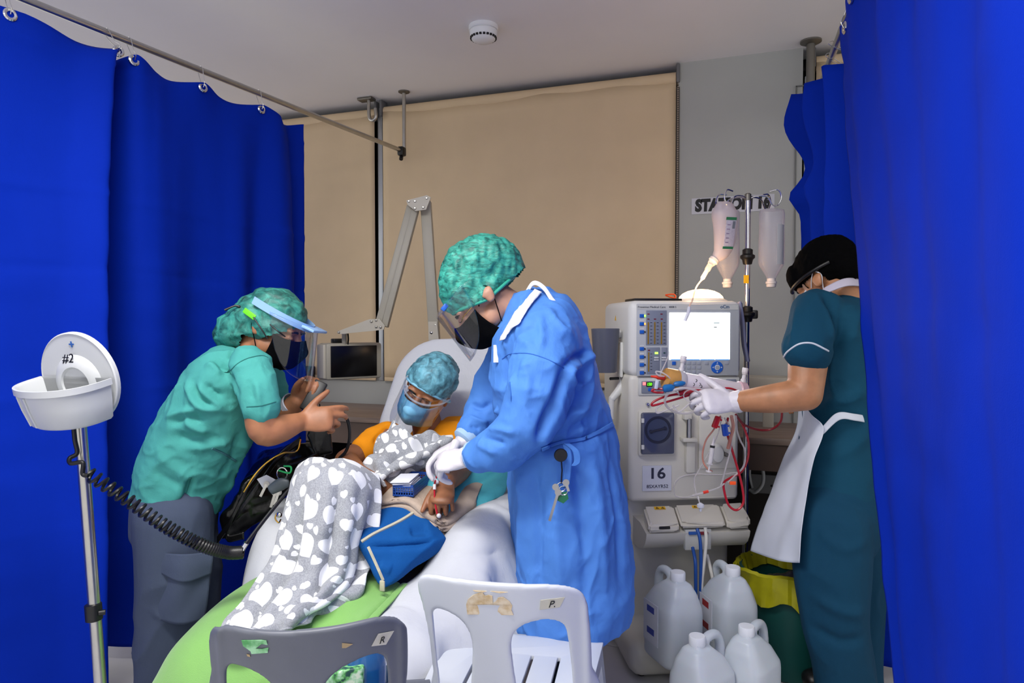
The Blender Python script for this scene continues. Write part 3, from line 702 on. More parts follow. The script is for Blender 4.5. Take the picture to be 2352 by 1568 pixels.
# ------------------------------------------------------------------ plastic chairs
def plastic_chair(o, yaw, outer, holes, m, label, tilt=.20):
    o = Vector(o); X = Vector((math.cos(yaw), math.sin(yaw), 0)); F = Vector((-math.sin(yaw), math.cos(yaw), 0))
    Yv = (Z * math.cos(tilt) - F * math.sin(tilt)).normalized(); Zc = X.cross(Yv)
    def loc(px, py): q = onplane(px, py, o, Zc) - o; return (q.dot(X), q.dot(Yv))
    O = [loc(*q) for q in outer]; H = [[loc(*q) for q in h] for h in holes]
    xm = sum(q[0] for q in O) / len(O); hw = max(q[0] for q in O) - xm
    def bend(c):
        x = (c[:, 0] - xm) / hw; z = c[:, 2] - .055 * np.abs(x) ** 2.2 + .006 * np.exp(-((np.abs(x) - .97) / .05) ** 2)
        return np.array(o) + c[:, :1] * np.array(X) + c[:, 1:2] * np.array(Yv) + z[:, None] * np.array(Zc)
    t = thing('plastic_chair', label, 'chair', (o.x + F.x * .2, o.y + F.y * .2, 0))
    v, f = plate_mesh([tuple(q) for q in catmull(O, 3, True)], [[tuple(q) for q in catmull(h, 3, True)] for h in H], .014, .003)
    g = G(); g.add(v, f); soft(g, 'backrest', m, t, vox=.0045, it=3, warp=bend)
    zs = .425; yb = (zs - o.z) / Yv.z; base = o + Yv * yb; ctr = base + X * xm
    s_out = rpoly([(-.19, -.02), (.19, -.02), (.215, .40), (-.215, .40)], [.04, .04, .06, .06], 6)
    sl = [rpoly([(x - .007, .07), (x + .007, .07), (x + .007, .27), (x - .007, .27)], .006, 3) for x in (-.105, -.035, .035, .105)]
    v, f = plate_mesh(s_out, sl, .012, .003)
    g = G(); g.add([ctr + X * a + F * b + Z * (c + .012 * (abs(a) / .2) ** 3 - .03 * max(0, (b - .33) / .07) ** 2) for a, b, c in v], f); g.build('seat', m, t)
    g = G(); pts = []
    for q in s_out: pts.append((q, 0))
    rim = [[np.array(ctr + X * q[0] + F * q[1] + Z * dz) * 1.0 for q in s_out] for dz in (-.002, -.035)]
    rim2 = [[np.array(ctr + X * q[0] * .985 + F * (q[1] * .985 + .003) + Z * dz) for q in s_out] for dz in (-.035, -.002)]
    g.rings(rim + rim2, cap=False); g.build('seat_rim', m, t)
    for sx, fy in ((-1, .03), (1, .03), (-1, .37), (1, .37)):
        a = ctr + X * sx * .175 + F * fy + Z * -.005; b = ctr + X * sx * .225 + F * (fy + (.06 if fy > .2 else -.07)); b.z = 0.0
        g = G(); d = np.array(b - a); rs = []
        for k in (0, .5, 1):
            c = np.array(a) + d * k; w = .032 - .012 * k; xx = np.array(X) * w; ff = np.array(F) * w
            rs.append([c - xx - ff, c + xx - ff, c + xx + ff, c - xx + ff])
        g.rings(rs); g.build('leg', m, t)
    def patch(poly, m, name, h=.0012, label=None):
        pl = [loc(*q) for q in poly]; v, f = plate_mesh(pl, [], h); c = np.array(v); c[:, 2] += .0078 + h / 2
        return mkobj(name, bend(c), f, m, t, label, None, True)
    def note(s, px, py, size, par, m):
        q = loc(px, py); z = .0078 + .0016 - .055 * (abs(q[0] - xm) / hw) ** 2.2
        sl = -.055 * 2.2 * (abs(q[0] - xm) / hw) ** 1.2 / hw * math.copysign(1, q[0] - xm)
        text('lettering', s, size, np.array(o) + q[0] * np.array(X) + q[1] * np.array(Yv) + z * np.array(Zc) + .0012 * np.array(Zc), np.array(X) + sl * np.array(Zc), Yv, m, par, shear=.35, ext=.0003)
    return t, patch, note
M_pw = mat('white_chair_plastic', 'cdd2d8', .3, var=.02, vs=5, coat=.2)
M_pg = mat('grey_chair_plastic', '62666f', .42, var=.06, vs=9)
M_tape = mat('masking_tape', 'cfccb8', .7, var=.05, vs=30); M_ink = mat('ink', '15161a', .6)
oW = [(1000, 1690), (990, 1560), (983, 1500), (974, 1450), (960, 1400), (950, 1370), (953, 1351), (968, 1340), (1000, 1335), (1080, 1337), (1160, 1343), (1240, 1352), (1290, 1365), (1325, 1385), (1341, 1412), (1345, 1440), (1350, 1500), (1353, 1568), (1358, 1690)]
hW = [[(1012, 1665), (1000, 1580), (993, 1520), (985, 1445), (984, 1420), (996, 1406), (1015, 1404), (1050, 1416), (1075, 1440), (1087, 1475), (1087, 1530), (1083, 1600), (1085, 1665)],
      [(1195, 1665), (1185, 1590), (1176, 1530), (1171, 1480), (1178, 1452), (1198, 1434), (1232, 1426), (1268, 1430), (1294, 1448), (1303, 1475), (1310, 1530), (1316, 1600), (1320, 1665)]]
wc, patch, note = plastic_chair(P(1148, 1500, 1.50), YAW - math.radians(11), oW, hW, M_pw, 'white plastic chair with tape marked P on its backrest')
tp_ = patch([(1241, 1380), (1295, 1384), (1284, 1404), (1239, 1402)], M_tape, 'tape')
note('P.', 1266, 1393, .022, tp_, M_ink)
k = NT('torn_label'); f = k.noise(k.coord(), 60, 5); k.l(k.ramp(f, [(.35, lin('cbb083')), (.62, lin('e4d5b8'))]), k.b.inputs['Base Color']); k.b.inputs['Roughness'].default_value = .8
patch([(1075, 1407), (1072, 1385), (1076, 1373), (1088, 1362), (1100, 1357), (1110, 1355), (1116, 1363), (1124, 1361), (1133, 1363), (1134, 1380), (1140, 1376), (1146, 1367), (1158, 1366), (1172, 1377), (1178, 1386), (1176, 1396), (1181, 1408)], k.m, 'torn_label', label='torn yellowed paper label')
patch([(1088, 1351), (1120, 1352), (1112, 1355), (1094, 1354)], k.m, 'torn_label'); patch([(1128, 1352), (1168, 1355), (1150, 1357)], k.m, 'torn_label')
oG = [(480, 1750), (462, 1600), (456, 1540), (459, 1511), (470, 1494), (489, 1481), (527, 1469), (610, 1459), (718, 1448), (801, 1441), (849, 1440), (884, 1446), (910, 1459), (925, 1476), (930, 1500), (931, 1568), (925, 1640), (905, 1770)]
hG = [[(520, 1740), (503, 1640), (500, 1585), (506, 1563), (520, 1551), (553, 1546), (587, 1551), (612, 1562), (632, 1580), (645, 1620), (640, 1700), (630, 1750)],
      [(745, 1760), (728, 1680), (728, 1610), (740, 1575), (752, 1556), (768, 1542), (791, 1528), (825, 1517), (849, 1513), (872, 1518), (885, 1533), (890, 1556), (892, 1620), (880, 1700), (866, 1760)]]
gc, patch, note = plastic_chair(P(693, 1560, 1.22), YAW + math.radians(7), oG, hG, M_pg, 'grey plastic chair with tape marked R on its backrest')
tp_ = patch([(867, 1470), (903, 1475), (885, 1500), (852, 1494)], M_tape, 'tape')
note('R', 875, 1486, .018, tp_, M_ink)
k = NT('green_sticker'); f = k.noise(k.coord(), 40, 4); k.l(k.ramp(f, [(.4, lin('4d9d57')), (.6, lin('9fd3a6'))]), k.b.inputs['Base Color'])
patch([(549, 1484), (600, 1471), (612, 1471), (615, 1480), (600, 1480), (585, 1494), (600, 1492), (617, 1486), (615, 1498), (575, 1509), (572, 1503), (553, 1496)], k.m, 'torn_sticker', label='torn green sticker')
patch([(786, 1474), (798, 1477), (810, 1480), (795, 1486), (786, 1485)], mat('old_glue', 'b09a72', .8), 'glue_mark'); patch([(562, 1513), (570, 1512), (572, 1517), (564, 1517)], mat('old_glue', 'b09a72', .8), 'glue_mark')
# bag and jar on the grey chair's seat
bt_ = thing('water_jar', 'blue jar standing on the grey chair seat', 'jar', P(835, 1690, 1.50))
b0 = P(838, 1692, 1.50); b0.z = .437
g = G(); g.lathe([(.04, 0), (.046, .006), (.047, .12), (.04, .15), (.03, .165), (.03, .175)], b0, n=28); g.build('body', mat('blue_tint', '1f5f9a', .15, alpha=.85), bt_)
g = G(); g.lathe([(.033, .165), (.034, .167), (.034, .19), (.03, .194)], b0, n=28); g.build('lid', mat('pale_lid', 'b8c4d8', .4), bt_)
k = NT('leaf_print'); f = k.noise(k.coord(), 55, 3); k.l(k.ramp(f, [(.38, lin('1c4a44')), (.45, lin('5fae5c')), (.55, lin('a9d9b2')), (.62, lin('d8e8d0'))]), k.b.inputs['Base Color'])
q = P(795, 1620, 1.43); q.z = .44
g = G(); hull(g, [q + RT * a + FH * b + Z * c for a, b, c in [(-.06, 0, 0), (.03, 0, 0), (-.06, .05, 0), (.03, .05, 0), (-.02, 0, .135), (.035, .01, .14), (-.03, .045, .125), (.03, .05, .13), (-.065, .0, .1)]])
tag(soft(g, 'printed_pouch', k.m, vox=.005, it=2, noise=[((40, 40, 40), .002)]), 'small leaf printed pouch on the grey chair seat', 'pouch')
# ================================================================== dialysis machine
MY = math.radians(25); mx = Vector((math.cos(MY), math.sin(MY), 0)); my = Vector((-math.sin(MY), math.cos(MY), 0)); MO = P(1580, 780, 2.62); MO.z = 0
RM = np.column_stack((mx, my, Z))
def FP(px, py, off=0):
    q = onplane(px, py, MO + my * off, my) - MO; return q.dot(mx), q.z
def mp(x, off, z): return MO + mx * x + my * off + Z * z
def fbox(g, x0, y0, x1, y1, o0, o1, bev=0, ref=None, seg=2):
    """box on the machine front between two photo corners, from depth o0 to o1"""
    r = o0 if ref is None else ref
    ax, az = FP(x0, y0, r); bx_, bz_ = FP(x1, y1, r)
    g.box(mp((ax + bx_) / 2, (o0 + o1) / 2, (az + bz_) / 2), (abs(bx_ - ax), abs(o1 - o0), abs(az - bz_)), rot=RM, bev=bev, seg=seg); return g
M_mc = mat('machine_cream', 'd9d6cc', .4, var=.02, vs=5); M_mw = mat('machine_white', 'dcdcd8', .4, var=.02, vs=5)
M_pan = mat('panel_grey', 'b4b8bc', .45); M_mod = mat('module_grey', '7d8494', .45); M_blue = mat('button_blue', '1c5fc0', .4)
M_gold = mat('gauge_bar', '8f701c', .5); M_red = mat('red_lamp_off', '7a2030', .4); M_key = mat('key_grey', 'a3a8b2', .5); M_dk = mat('dark_print', '2b3140', .6)
dm = thing('dialysis_machine', 'tall cream dialysis machine with a glowing screen, marked 16', 'dialysis machine', mp(0, .1, 0))
hx0 = FP(1446, 700)[0]; hx1 = FP(1706, 700)[0]; hz0 = FP(1580, 866)[1]; hz1 = FP(1580, 690)[1]; hxc = (hx0 + hx1) / 2; hw_ = hx1 - hx0
def mbox(x0, x1, o0, o1, z0, z1, bev, name, m, par, seg=3):
    g = G(); g.box(mp((x0 + x1) / 2, (o0 + o1) / 2, (z0 + z1) / 2), (x1 - x0, o1 - o0, z1 - z0), rot=RM, bev=bev, seg=seg); return g.build(name, m, par)
head = mbox(hx0, hx1, 0, .42, hz0, hz1, .03, 'monitor_housing', M_mw, dm)
zt_ = FP(1580, 1152)[1]
body = mbox(hx0 + .002, hx1 - .006, .006, .43, zt_, hz0 + .01, .02, 'cabinet', M_mc, dm)
mbox(hx0 + .004, hx1 - .012, .075, .42, .10, zt_ + .02, .03, 'lower_column', M_mc, dm)
ba = FP(1424, 1500)[0]; 
base = mbox(hx0 - .035, hx1 + .05, -.17, .44, .018, .147, .045, 'base', M_mc, dm)
for sx, so in ((hx0, -.11), (hx1, -.11), (hx0, .38), (hx1, .38)):
    g = G(); g.lathe([(.024, -.012), (.028, -.01), (.028, .01), (.024, .012)], mp(sx + (.02 if sx < 0 else -.02), so, .034), my, 18); g.build('castor', M_black, base)
# front panel of the monitor
pan = fbox(G(), 1463, 697.5, 1697, 862, -.004, .004, .003).build('front_panel', M_pan, head)
fbox(G(), 1464, 699, 1696, 711, -.005, .002).build('header_strip', mat('panel_light', 'c9cac6', .45), pan)
ex, ez = np.array(mx), np.array(Z)
def ftext(n, s, px, py, h, m, off, par, sx=1, bold=0, shear=0): 
    x, z = FP(px, py, off); return text(n, s, h, mp(x, off, z), ex, ez, m, par, ext=.0003, sx=sx, bold=bold, shear=shear)
ftext('lettering', 'Fresenius Medical Care', 1497, 705, .0115, M_dk, -.0056, pan); ftext('lettering', '4008 S', 1545, 705, .0105, M_dk, -.0056, pan)
ftext('logo', 'oCm', 1665, 704.5, .018, mat('logo_blue', '22527f', .5), -.0056, pan, bold=.0002)
scr = fbox(G(), 1538, 718, 1676, 825, -.0055, 0).build('screen', mat('lit_screen', 'ffffff', .3, emit=3.2, ecol='f6f9ff'), pan)
g = fbox(G(), 1639.5, 739, 1653, 744, -.0060, -.0055); g.build('screen_readout', mat('screen_ink', 'b9c4c4', .5, emit=.5), scr)
fbox(G(), 1639.5, 750, 1647, 752.5, -.0060, -.0055).build('screen_readout', mat('screen_ink2', '6a7a76', .5), scr)
for i in range(4): fbox(G(), 1541 + i * 34, 824.6, 1573 + i * 34, 826.6, -.0062, -.005).build('screen_softkey', mat('softkey_blue', '5d9fe0', .4, emit=.4), scr)
m1 = fbox(G(), 1484, 712.5, 1531.5, 793, -.0055, 0, .002).build('gauge_module', M_mod, pan)
m2 = fbox(G(), 1485.5, 797.5, 1516, 859.5, -.0055, 0, .002).build('gauge_module', M_mod, pan)
m3 = fbox(G(), 1519, 797.5, 1533.5, 859.5, -.0055, 0, .002).build('gauge_module', M_mod, pan)
for x in (1489, 1504, 1519.5):
    b = fbox(G(), x - 1.4, 739.5, x + 1.4, 790, -.0066, -.005).build('gauge', M_gold, m1)
    for i in range(7): fbox(G(), x + 4.5, 740 + i * 7.9, x + 9, 741.3 + i * 7.9, -.0060, -.005).build('scale_mark', M_dk, m1)
fbox(G(), 1488.7, 809, 1491.5, 853, -.0066, -.005).build('gauge', M_gold, m2)
for i in range(6): fbox(G(), 1494, 812 + i * 7.2, 1498, 813.3 + i * 7.2, -.0060, -.005).build('scale_mark', M_dk, m2)
for x, y in ((1489.5, 721), (1519.5, 721), (1489.5, 732.5), (1504.5, 732.5), (1520, 732.5)): fbox(G(), x - 2.5, y - 1.2, x + 2.5, y + 1.2, -.0066, -.005).build('warning_lamp', M_red, m1)
fbox(G(), 1488.5, 803, 1493, 805.5, -.0066, -.005).build('warning_lamp', M_red, m2)
fbox(G(), 1504.5, 808.5, 1511.5, 812.5, -.007, -.005).build('green_lamp', mat('green_led', '7dff4a', .3, emit=3, ecol='8dff3c'), m2)
fbox(G(), 1524, 809, 1528.5, 811.5, -.007, -.005).build('lamp_off', mat('green_off', '1c4a40', .4), m3)
for m_, x in ((m2, 1508), (m3, 1525.5)):
    b = fbox(G(), x - 5.3, 819.5, x + 5.3, 828, -.008, -.005, .001).build('reset_button', mat('button_white', 'd4d6da', .4), m_); ftext('lettering', 'RESET', x, 823.7, .0075, M_dk, -.0086, b)
for i, y in enumerate((725, 743.5, 762, 801, 819.5, 837.5, 856)):
    b = fbox(G(), 1469.5, y - 4, 1479.5, y + 4, -.008, -.004, .001).build('blue_button', M_blue, pan)
    lc = mat('green_led', '7dff4a', .3) if i == 0 else mat('amber_led', 'ffb040', .3, emit=2, ecol='ff9a30') if i == 1 else M_dk
    fbox(G(), 1480.3, y - 1.8, 1483, y + 1.8, -.0066, -.004).build('indicator', lc, pan)
    if i not in (0,): fbox(G(), 1470, y - 8.6, 1479, y - 6.4, -.0048, -.0035).build('button_caption', mat('caption', 'd7d9da', .5), pan)
for y in (833.5, 844, 854):
    for x in (1571, 1582.7, 1594.2, 1606): fbox(G(), x - 4.4, y - 3.6, x + 4.4, y + 3.6, -.0065, -.004, .001).build('key', M_key, pan)
for x in (1623, 1670): fbox(G(), x - 4.4, 830, x + 4.4, 837, -.0065, -.004, .001).build('key', M_key, pan)
fbox(G(), 1544, 830, 1552.5, 838, -.007, -.004, .001).build('blue_button', M_blue, pan)
x, z = FP(1646.5, 843.3, -.004); c = mp(x, -.004, z)
g = G(); g.lathe([(.0235, 0), (.0235, .003), (.0225, .004), (.0005, .004)], c, -my, 36); pad = g.build('navigation_pad', M_blue, pan)
g = G(); g.lathe([(.0105, .004), (.0105, .005), (.0005, .005)], c, -my, 28); g.build('pad_ring', mat('pad_white', 'cfd6de', .4), pad)
g = G(); g.lathe([(.0075, .005), (.0075, .0065), (.0005, .0065)], c, -my, 28); g.build('pad_button', M_key, pad)
for k in range(4):
    a = math.pi / 2 * k; d = mx * math.cos(a) + Z * math.sin(a); e = mx * -math.sin(a) + Z * math.cos(a); q = c - my * .0042 + d * .0165
    g = G(); g.rings([[q + d * .004, q + e * .0035 - d * .002, q - e * .0035 - d * .002], [p - my * .0006 for p in (q + d * .004, q + e * .0035 - d * .002, q - e * .0035 - d * .002)]]); g.build('arrow', mat('pad_white', 'cfd6de', .4), pad)
# warning triangle on the housing side
g = G(); q = mp(hx0 - .0006, .20, hz1 - .075); g.rings([[q, q + my * .022, q + my * .011 + Z * .02], [p - mx * .0008 for p in (q, q + my * .022, q + my * .011 + Z * .02)]]); g.build('warning_mark', mat('warning_yellow', 'e8b411', .5), head)
# things on top of the housing
g = G(); x, z = FP(1614, 690, .10); lc = mp(x, .12, hz1)
g.lathe([(.105, -.004), (.103, .003), (.092, .009), (.088, .012)], lc, n=48, sy=.8); lb = g.build('lamp_base', M_mw, dm)
g = G(); g.lathe([(.088, .010), (.084, .020), (.072, .032), (.052, .042), (.028, .048), (.002, .050)], lc, n=48, sy=.8, cap=True); g.build('lamp_dome', mat('lamp_dome', 'ffd9a0', .4, emit=7, ecol='ffc98a'), lb, 'glowing white dome lamp')
lo = bpy.data.lights.new('dome_lamp_light', 'POINT'); lo.energy = 1.1; lo.color = (1, .62, .3); lo.shadow_soft_size = .05
q = bpy.data.objects.new('dome_lamp_light', lo); COL.objects.link(q); q.location = lc + Z * .10
g = G(); x0, _ = FP(1449, 690, .1); x1, _ = FP(1557, 690, .1); g.box(mp((x0 + x1) / 2, .12, hz1 + .004), (x1 - x0, .14, .012), rot=RM, bev=.003); g.build('top_tray', M_black, dm)
g = G(); q = mp(FP(1548, 684, .1)[0], .10, hz1 + .014); g.tube([q - mx * .035 + Z * .012, q + Z * .014, q + mx * .006, q - mx * .012 + Z * .002, q - mx * .035 + Z * .010], .0025, 8, 4); tag(g.build('orange_clip', mat('orange_clip', 'ff5a1c', .4)), 'small orange clip lying on top of the dialysis machine', 'clip')
# flow module, pump, detector
fm = fbox(G(), 1466, 868, 1699, 906, .0, .012, .004).build('module_strip', mat('panel_light', 'c9cac6', .45), body)
dmod = fbox(G(), 1474, 875, 1531, 903, -.004, .004, .003).build('display_module', M_mod, fm)
fbox(G(), 1477, 877.5, 1483.5, 884, -.0058, -.003, .001).build('red_lamp', mat('red_led', 'ff5a5a', .3, emit=3, ecol='ff4a4a'), dmod)
w = fbox(G(), 1484.5, 877, 1498.5, 888, -.005, -.003).build('display_window', M_black, dmod)
ftext('digits', '150', 1491.3, 882.5, .0155, mat('green_digits', '66ff2a', .4, emit=3, ecol='5aff1c'), -.0058, w, sx=.85, shear=.15)
fbox(G(), 1489, 890.5, 1496.5, 898, -.0065, -.003, .001).build('blue_button', M_blue, dmod)
fbox(G(), 1668, 871, 1692, 890, -.004, .004, .003).build('side_button', M_mod, fm)
x, z = FP(1487.5, 928, 0); c = mp(x, .006, z)
g = G(); g.lathe([(.007, 0), (.007, .008), (.005, .012), (.003, .012), (.003, .006), (.0005, .006)], c, -my, 20); g.build('metal_port', M_chrome, body)
pf = fbox(G(), 1467, 943, 1553, 1047, -.012, .01, .01).build('pump_frame', M_mc, body)
pdr = fbox(G(), 1474, 948, 1550, 1043, -.030, -.010, .008).build('pump_door', mat('smoked_door', '474d66', .18, coat=.4), pf, 'smoked translucent pump door')
x, z = FP(1511, 987, -.03); c = mp(x, -.030, z)
g = G(); g.lathe([(.052, 0), (.052, .002), (.043, .002), (.043, 0)], c, -my, 44, cap=False); g.build('pump_ring', mat('pump_dark', '23273a', .35), pdr)
g = G(); g.lathe([(.042, -.001), (.042, .0012), (.0005, .0012)], c, -my, 44); rt_ = g.build('rotor', mat('pump_rotor', '39425e', .35), pdr)
g = G(); d = mx * .97 + Z * .22; g.tube([c - my * .0025 - d * .032, c - my * .0025 + d * .032], .004, 8); g.build('rotor_bar', mat('pump_dark', '23273a', .35), rt_)
for s in (-1, 1): g = G(); g.lathe([(.007, 0), (.007, .004), (.0005, .005)], c + d * .028 * s - my * .001, -my, 14); g.build('roller', mat('pump_dark', '23273a', .35), rt_)
for y in (966, 1027):
    fbox(G(), 1474, y - 5, 1480, y + 5, -.034, -.028, .001).build('hinge', M_mw, pdr)
x, z = FP(1582, 985, -.02); c = mp(x, -.022, z)
g = G(); g.lathe([(.0105, -.04), (.0105, .04), (.008, .042), (.0005, .042)], c, Z, 20); g.build('detector_tube', M_steel, body)
fbox(G(), 1573, 945, 1590, 964, -.03, .006, .003).build('detector_clip', M_mc, body)
fbox(G(), 1570, 1007, 1602, 1015, -.04, .006, .003).build('detector_holder', M_mc, body); fbox(G(), 1577, 1015, 1598, 1086, -.02, .01, .006).build('detector_bracket', M_mc, body)
fbox(G(), 1606, 945, 1690, 1075, -.004, .01, .004).build('side_cover', M_mc, body)
x, z = FP(1648, 1043, -.02); g = G(); g.lathe([(.03, 0), (.03, .012), (.022, .028), (.01, .032), (.0005, .033)], mp(x, .0, z), -my, 24, sy=1.3); g.build('clamp_knob', M_mw, body)
x, z = FP(1666, 1043, -.02); g = G(); g.lathe([(.008, 0), (.008, .03), (.005, .034), (.0005, .034)], mp(x, -.002, z), -my, 16); g.build('metal_pin', M_dsteel, body)
# recessed groove on the front
pts = [FP(*q, .0) for q in [(1690, 1091), (1620, 1090), (1580, 1092), (1558, 1100), (1548, 1118), (1552, 1135), (1570, 1143), (1620, 1143), (1690, 1140)]]
g = G(); g.tube([mp(x, .005, z) for x, z in pts], .0028, 6, 5); g.build('moulded_rib', M_mc, body)
# number sign
sg = fbox(G(), 1476, 1070, 1542, 1126, .0, .008).build('number_sign', mat('sign_paper', 'cdd0dc', .6), body, 'printed number card')
ftext('digits', '16', 1509, 1088, .058, mat('sign_ink', '2b2e44', .6), -.0006, sg, sx=1.2, bold=.0012); ftext('lettering', '8SXAYR52', 1510, 1117, .0185, mat('sign_ink', '2b2e44', .6), -.0006, sg, sx=1.02, bold=.0001)
# tray with three lids
def lid(wall, front, low, name='tray_lid', o0=.0, o1=-.115):
    g = G(); A = [mp(*_i(FP(*q, o0), o0)) for q in wall]; B = [mp(*_i(FP(*q, o1), o1)) for q in front]; C_ = [mp(*_i(FP(*q, o1), o1)) for q in low]
    D = [a + Z * (C_[0].z - A[0].z) for a in A]
    hull(g, A + B + C_ + D); return g
def _i(q, o): return (q[0], o, q[1])
M_ml = mat('lid_cream', 'd8d3c6', .35, var=.02)
def lidobj(*a):
    g = lid(*a); bm = bmesh.new(); vs = [bm.verts.new(p) for p in g.verts()]
    for f in g.f: bm.faces.new([vs[i] for i in f])
    bmesh.ops.dissolve_limit(bm, angle_limit=.05, verts=bm.verts, edges=bm.edges); bmesh.ops.bevel(bm, geom=list(bm.edges), offset=.007, segments=3, affect='EDGES', clamp_overlap=True)
    bm.verts.index_update(); h = G(); h.add([v.co[:] for v in bm.verts], [tuple(v.index for v in f.verts) for f in bm.faces]); bm.free(); return h.build('tray_lid', M_ml, dm)
l1 = lidobj([(1478, 1161), (1546, 1159)], [(1491, 1206), (1561, 1204)], [(1489, 1224), (1559, 1222)])
l2 = lidobj([(1549, 1158), (1650, 1155)], [(1564, 1203), (1667, 1200)], [(1566, 1214), (1666, 1212)])
l3 = lidobj([(1653, 1155), (1704, 1152)], [(1670, 1197), (1724, 1191)], [(1671, 1216), (1724, 1212)])
q = FP(1527, 1212, -.118); g = G(); g.box(mp(q[0], -.116, q[1]), (.042, .006, .011), rot=RM, bev=.0028); g.build('latch', M_black, l1)
for l_, x, y in ((l1, 1515, 1166), (l2, 1602, 1163)):
    a = onplane(x, y, mp(0, .0, FP(1580, 1158, 0)[1]), (my * .35 + Z * .9)) ; nrmv = nrm(np.array(Z) * .9 - np.array(my) * .42); yy = nrm(np.cross(nrmv, ex))
    pos = l_ and (MO + mx * FP(x, y, -.02)[0] + my * -.022 + Z * (FP(x, y, -.02)[1] + .0))
    g = G(); g.box(pos, (.043, .014, .002), rot=np.column_stack((ex, yy, nrmv))); wl = g.build('warning_label', mat('warning_yellow', 'e8b411', .5), l_)
    for k in (-.011, .011):
        b0 = np.array(pos) + ex * k + nrmv * .0011
        g = G(); tri = [b0 - ex * .007 - yy * .005, b0 + ex * .007 - yy * .005, b0 + yy * .005]; tri2 = [p * .4 + sum(tri) / 3 * .6 for p in tri]
        g.rings([tri, [p + nrmv * .0005 for p in tri], [p + nrmv * .0005 for p in tri2], tri2], cap=False); g.build('warning_sign', M_ink, wl)
# belly under the tray
xa = FP(1484, 1220, -.1)[0]; xb = FP(1722, 1220, -.1)[0]; zz = FP(1600, 1222, -.1)[1]
pr = [(-.105, zz), (-.10, zz - .02), (-.085, zz - .045), (-.055, zz - .068), (.0, zz - .085), (.08, zz - .09), (.09, zz + .02), (-.02, zz + .02)]
g = G(); g.rings([[mp(x, o, z) for o, z in pr] for x in (xa, xa + .004, xb - .004, xb)]); bl = g.build('connector_belly', M_mc, dm)
fbox(G(), 1574, 1216, 1634, 1262, -.104, -.08, .004).build('connector_plate', mat('panel_light', 'c9cac6', .45), bl)
for c_, x in (('2a5db0', 1592), ('7a1f2c', 1618)): fbox(G(), x - 9, 1222, x + 9, 1228, -.112, -.10, .002).build('coupling', mat('coupling' + c_, c_, .4), bl)
def hose(name, pts, r, m, label, cat='hose', sub=6):
    g = G(); g.tube([P(*q) for q in pts], r, 10, sub); return tag(g.build(name, m), label, cat)
hose('connector_hose', [(1601, 1214, 2.47), (1608, 1240, 2.45), (1610, 1290, 2.45), (1609, 1350, 2.45), (1606, 1400, 2.45), (1602, 1409, 2.45), (1599, 1395, 2.45), (1598, 1340, 2.45), (1597, 1290, 2.45), (1591, 1257, 2.49)], .0062, mat('hose_blue', '1d4f9c', .35), 'blue hose looping down from the dialysis machine tray')
hose('connector_hose', [(1620, 1212, 2.47), (1622, 1240, 2.45), (1618, 1285, 2.45), (1613, 1330, 2.45), (1611, 1380, 2.45), (1619, 1405, 2.45), (1632, 1412, 2.45), (1641, 1398, 2.45), (1642, 1365, 2.45), (1634, 1315, 2.46), (1624, 1274, 2.50)], .0062, mat('hose_white', 'd8d6cc', .4), 'white hose looping down from the dialysis machine tray')
# cup holder on the machine's left side
cu = thing('cup_holder', 'smoky grey cup in a bracket on the side of the dialysis machine', 'cup', P(1392, 856, 2.70))
c = P(1390, 855, 2.70)
g = G(); g.rings([[c + RT * (rr * math.copysign(abs(math.cos(a)) ** .8, math.cos(a))) + FH * (rr * .8 * math.sin(a)) + Z * z for a in np.linspace(0, 2 * math.pi, 33)[:-1]] for rr, z in [(.03, .003), (.041, 0), (.044, .006), (.056, .172), (.054, .174), (.041, .01), (.001, .008)]], cap=False)
g.build('cup', mat('smoky_plastic', '5d606c', .3, alpha=.93), cu)
g = G(); g.tube([c + RT * .04 + FH * .03 + Z * .15, c + RT * .085 + FH * .04 + Z * .14, c + RT * .1 + FH * .05 + Z * .06, c + RT * .075 + FH * .04 + Z * -.05, c + RT * .03 + FH * .03 + Z * -.11], [.014, .018, .02, .018, .014], 12, 4); b = g.build('bracket', M_mw, cu)
g = G(); g.tube([c + RT * .055 + FH * .02 + Z * -.025, c + RT * .02 + FH * -.0 + Z * -.025], .006, 10); g.build('screw', M_black, b)
g = G(); g.tube([c + RT * .03 + FH * .03 + Z * -.10, c + RT * .028 + FH * .03 + Z * -.19], .012, 12); g.build('stub_pipe', M_mw, cu)
g = G(); g.box(mp(hx0 - .004, .12, c.z + .05), (.012, .05, .14), rot=RM, bev=.005); g.build('mounting_pad', M_mw, cu)
# vinyl sleeve hanging beside the screen
# ------------------------------------------------------------------ infusion pole and bottles
ip = thing('infusion_pole', 'chrome infusion pole with four hooks behind the dialysis machine', 'infusion pole', (P(1716, 1200, 2.86).x, P(1716, 1200, 2.86).y, 0))
q = P(1718, 454, 2.86); lowp = Vector((q.x, q.y, .03))
g = G(); g.tube([lowp, q], .0115, 18); g.build('pole', M_chrome, ip)
g = G(); g.lathe([(.19, 0), (.19, .012), (.05, .03), (.02, .04)], (q.x, q.y, 0), n=28, sx=.8, sy=.8); g.build('foot', M_dsteel, ip)
for y in (590, 722):
    c = P(1717, y, 2.86); g = G(); g.lathe([(.013, .035), (.021, .03), (.021, .012), (.03, .006), (.03, -.004), (.022, -.012), (.018, -.03), (.013, -.032)], c, n=22); b = g.build('collar', M_black, ip)
    if y == 722: g = G(); g.box(c + RT * .028, (.03, .03, .036), bev=.006); g.build('clamp_lever', M_black, b)
